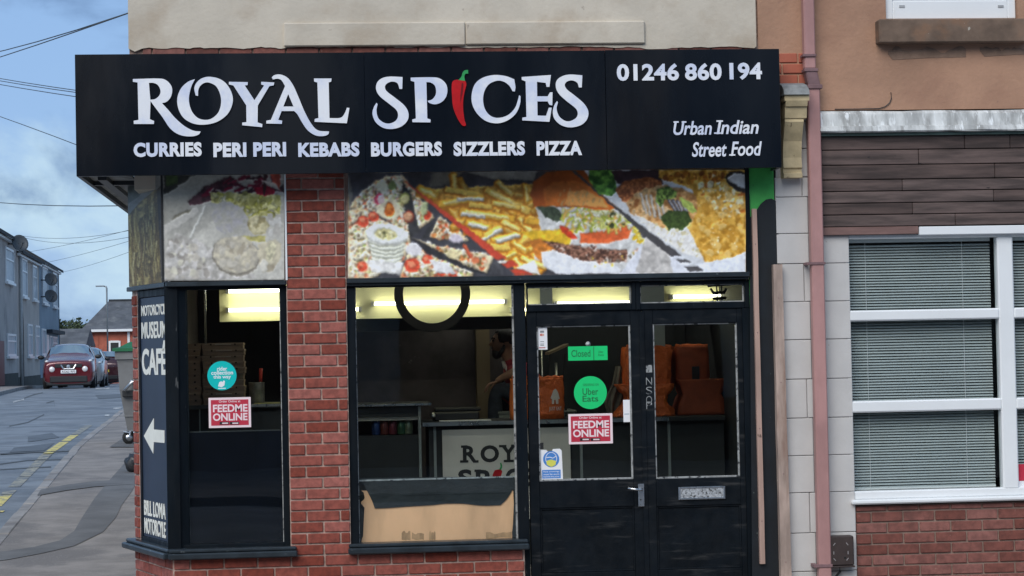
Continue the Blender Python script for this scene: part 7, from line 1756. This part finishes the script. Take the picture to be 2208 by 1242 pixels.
for (dx, dy) in ((.16, .17), (1.14, .17), (.16, .83), (1.14, .83)):
    bm = BM(); lathe(bm, [(.05, -.022), (.088, -.024), (.092, -.012), (.092, .012), (.088, .024), (.05, .022)], (0, 0, 0), 20, 'Y'); bmesh.ops.transform(bm, matrix=Matrix.Translation((bl+dx-.03, Yb_+dy, g+.092)) @ Matrix.Rotation(.35, 4, 'Z'), verts=bm.verts); w = part('castor', bm, m_rubber, bn_, True)
    bm = BM(); lathe(bm, [(.01, -.032), (.05, -.030), (.05, .030), (.01, .032)], (0, 0, 0), 14, 'Y'); bmesh.ops.transform(bm, matrix=Matrix.Translation((bl+dx-.03, Yb_+dy, g+.092)) @ Matrix.Rotation(.35, 4, 'Z'), verts=bm.verts); part('hub', bm, m_chrome, w, True)
    bm = BM(); box(bm, bl+dx-.06, bl+dx+.06, Yb_+dy-.05, Yb_+dy+.05, g+.185, g+.20); tube(bm, [(bl+dx, Yb_+dy-.03, g+.19), (bl+dx-.02, Yb_+dy-.034, g+.10)], .014, 6); tube(bm, [(bl+dx-.01, Yb_+dy-.04, g+.16), (bl+dx-.10, Yb_+dy-.05, g+.175)], .012, 6); part('fork', bm, m_chrome, w)
bm = BM(); a, b = at(268, 842, Yb_-.1), at(284, 824, Yb_-.1); tube(bm, [a, b, (b.x+.2, b.y, b.z+.03)], .022, 8); tube(bm, [(b.x, b.y, b.z), (b.x, Yb_+.05, b.z+.02)], .03, 8); part('lifting_arm', bm, m_chrome, bn_, True)
bx('arm_mount', at(264, 846, Yb_).x, at(290, 846, Yb_).x, Yb_-.03, Yb_+.08, at(275, 856, Yb_).z, at(275, 842, Yb_).z, m_plastic, bn_, .01)
sp = atg(287, 1018); bm = BM(); rnd = random.Random(5)
q = bmesh.ops.create_icosphere(bm, subdivisions=3, radius=1.0)
for v in bm.verts:
    n_ = 1+.10*math.sin(v.co.x*7+v.co.z*5)+.08*math.sin(v.co.y*9+2)+rnd.uniform(-.02, .02); c_ = v.co.copy()
    v.co = Vector((c_.x*.115*n_, c_.y*.11*n_, max(-.1, c_.z*.12*n_)))
bmesh.ops.translate(bm, vec=(sp.x+.02, sp.y, zg(sp.y)+.1), verts=bm.verts); o = part('rubbish_sack', bm, m_bag, None, True); tag(o, 'small black rubbish sack on the pavement by the shop wall', 'sack')
# ------------------------------------------------------------------ overhead cables
def cable(a, b, sag, r, label, grp):
    bm = BM(); n = 14; pts = [a.lerp(b, i/n)-Vector((0, 0, sag*4*(i/n)*(1-i/n))) for i in range(n+1)]; tube(bm, pts, r, 5); o = part('overhead_cable', bm, m_wire, None, True); tag(o, label, 'cable', grp)
pp = at(-320, 96, 30)
def utility_pole(pt, label):
    zb = zg(pt.y); t = thing('telegraph_pole', (pt.x, pt.y, zb), label, 'pole'); bm = BM(); tube(bm, [(pt.x, pt.y, zb-.3), (pt.x, pt.y, pt.z+.3)], [.16, .11], 12); part('post', bm, m_trunk, t, True)
    bm = BM(); box(bm, pt.x-.5, pt.x+.5, pt.y-.05, pt.y+.05, pt.z-.1, pt.z); part('cross_arm', bm, m_trunk, t)
utility_pole(pp, 'telegraph pole on the far side of the side street')
wall_end = lambda u, v, y: Vector((XC, y, at(u, v, y).z))
L1 = 'thin cable strung from the shop corner across the side street'; G1 = 'cables strung from the shop across the street'
cable(at(277, 28, .25), at(-320, 125, 30), .25, .005, L1, G1); cable(at(277, 28, .25), at(-320, 200, 30), .1, .005, L1, G1)
for (va, vb, sg) in ((222, 92, .12), (226, 98, .12), (238, 108, .1), (398, 156, -.1), (440, 366, .25)):
    cable(wall_end(385, va, 5), at(-320, vb, 30), sg, .005, L1, G1)
p2 = at(420, 452, 45); utility_pole(p2, 'telegraph pole standing behind the corner shop')
L2 = 'thin cable fanning out to the eaves of the terrace'; G2 = 'cables fanning out to the terrace'
for (u, v, dv, sg) in ((38, 508, 8, .35), (40, 511, 20, .45), (58, 543, 4, .1), (86, 568, 22, .1), (124, 588, 34, .15)):
    q = on_terrace(u, v)+HN*.1; cable(q, Vector((p2.x, p2.y, at(420, 452+dv, 45).z)), sg, .007, L2, G2)
# ------------------------------------------------------------------ houses behind the camera, mirrored in the glass
for i, x in enumerate((-14, -7.5, -1, 5.5, 12)):
    t = thing('brick_terrace_house', (x+3.25, -18, 0), 'dark brick terraced house across the main road facing the shop', 'house', 'houses facing the shop')
    bx('wall', x, x+6.48, -26, -18, -.2, 5.6, m_oppo, t)
    bm = BM(); vs = [bm.verts.new(p) for p in ((x, -17.7, 5.5), (x+6.48, -17.7, 5.5), (x+6.48, -22, 8), (x, -22, 8), (x, -26.3, 5.5), (x+6.48, -26.3, 5.5))]
    for f in ((0, 1, 2, 3), (3, 2, 5, 4), (0, 3, 4), (1, 5, 2)): bm.faces.new([vs[k] for k in f])
    part('roof', bm, m_roof_d, t)
    for (a, b, c_, d_) in ((.7, 2.2, .9, 2.4), (.7, 2.2, 3.4, 4.9), (4.0, 5.5, 3.4, 4.9)): bx('window', x+a, x+b, -17.998, -17.95, c_, d_, m_winglass, t)
    bx('door', x+4.2, x+5.2, -17.998, -17.93, .0, 2.1, m_plastic, t)
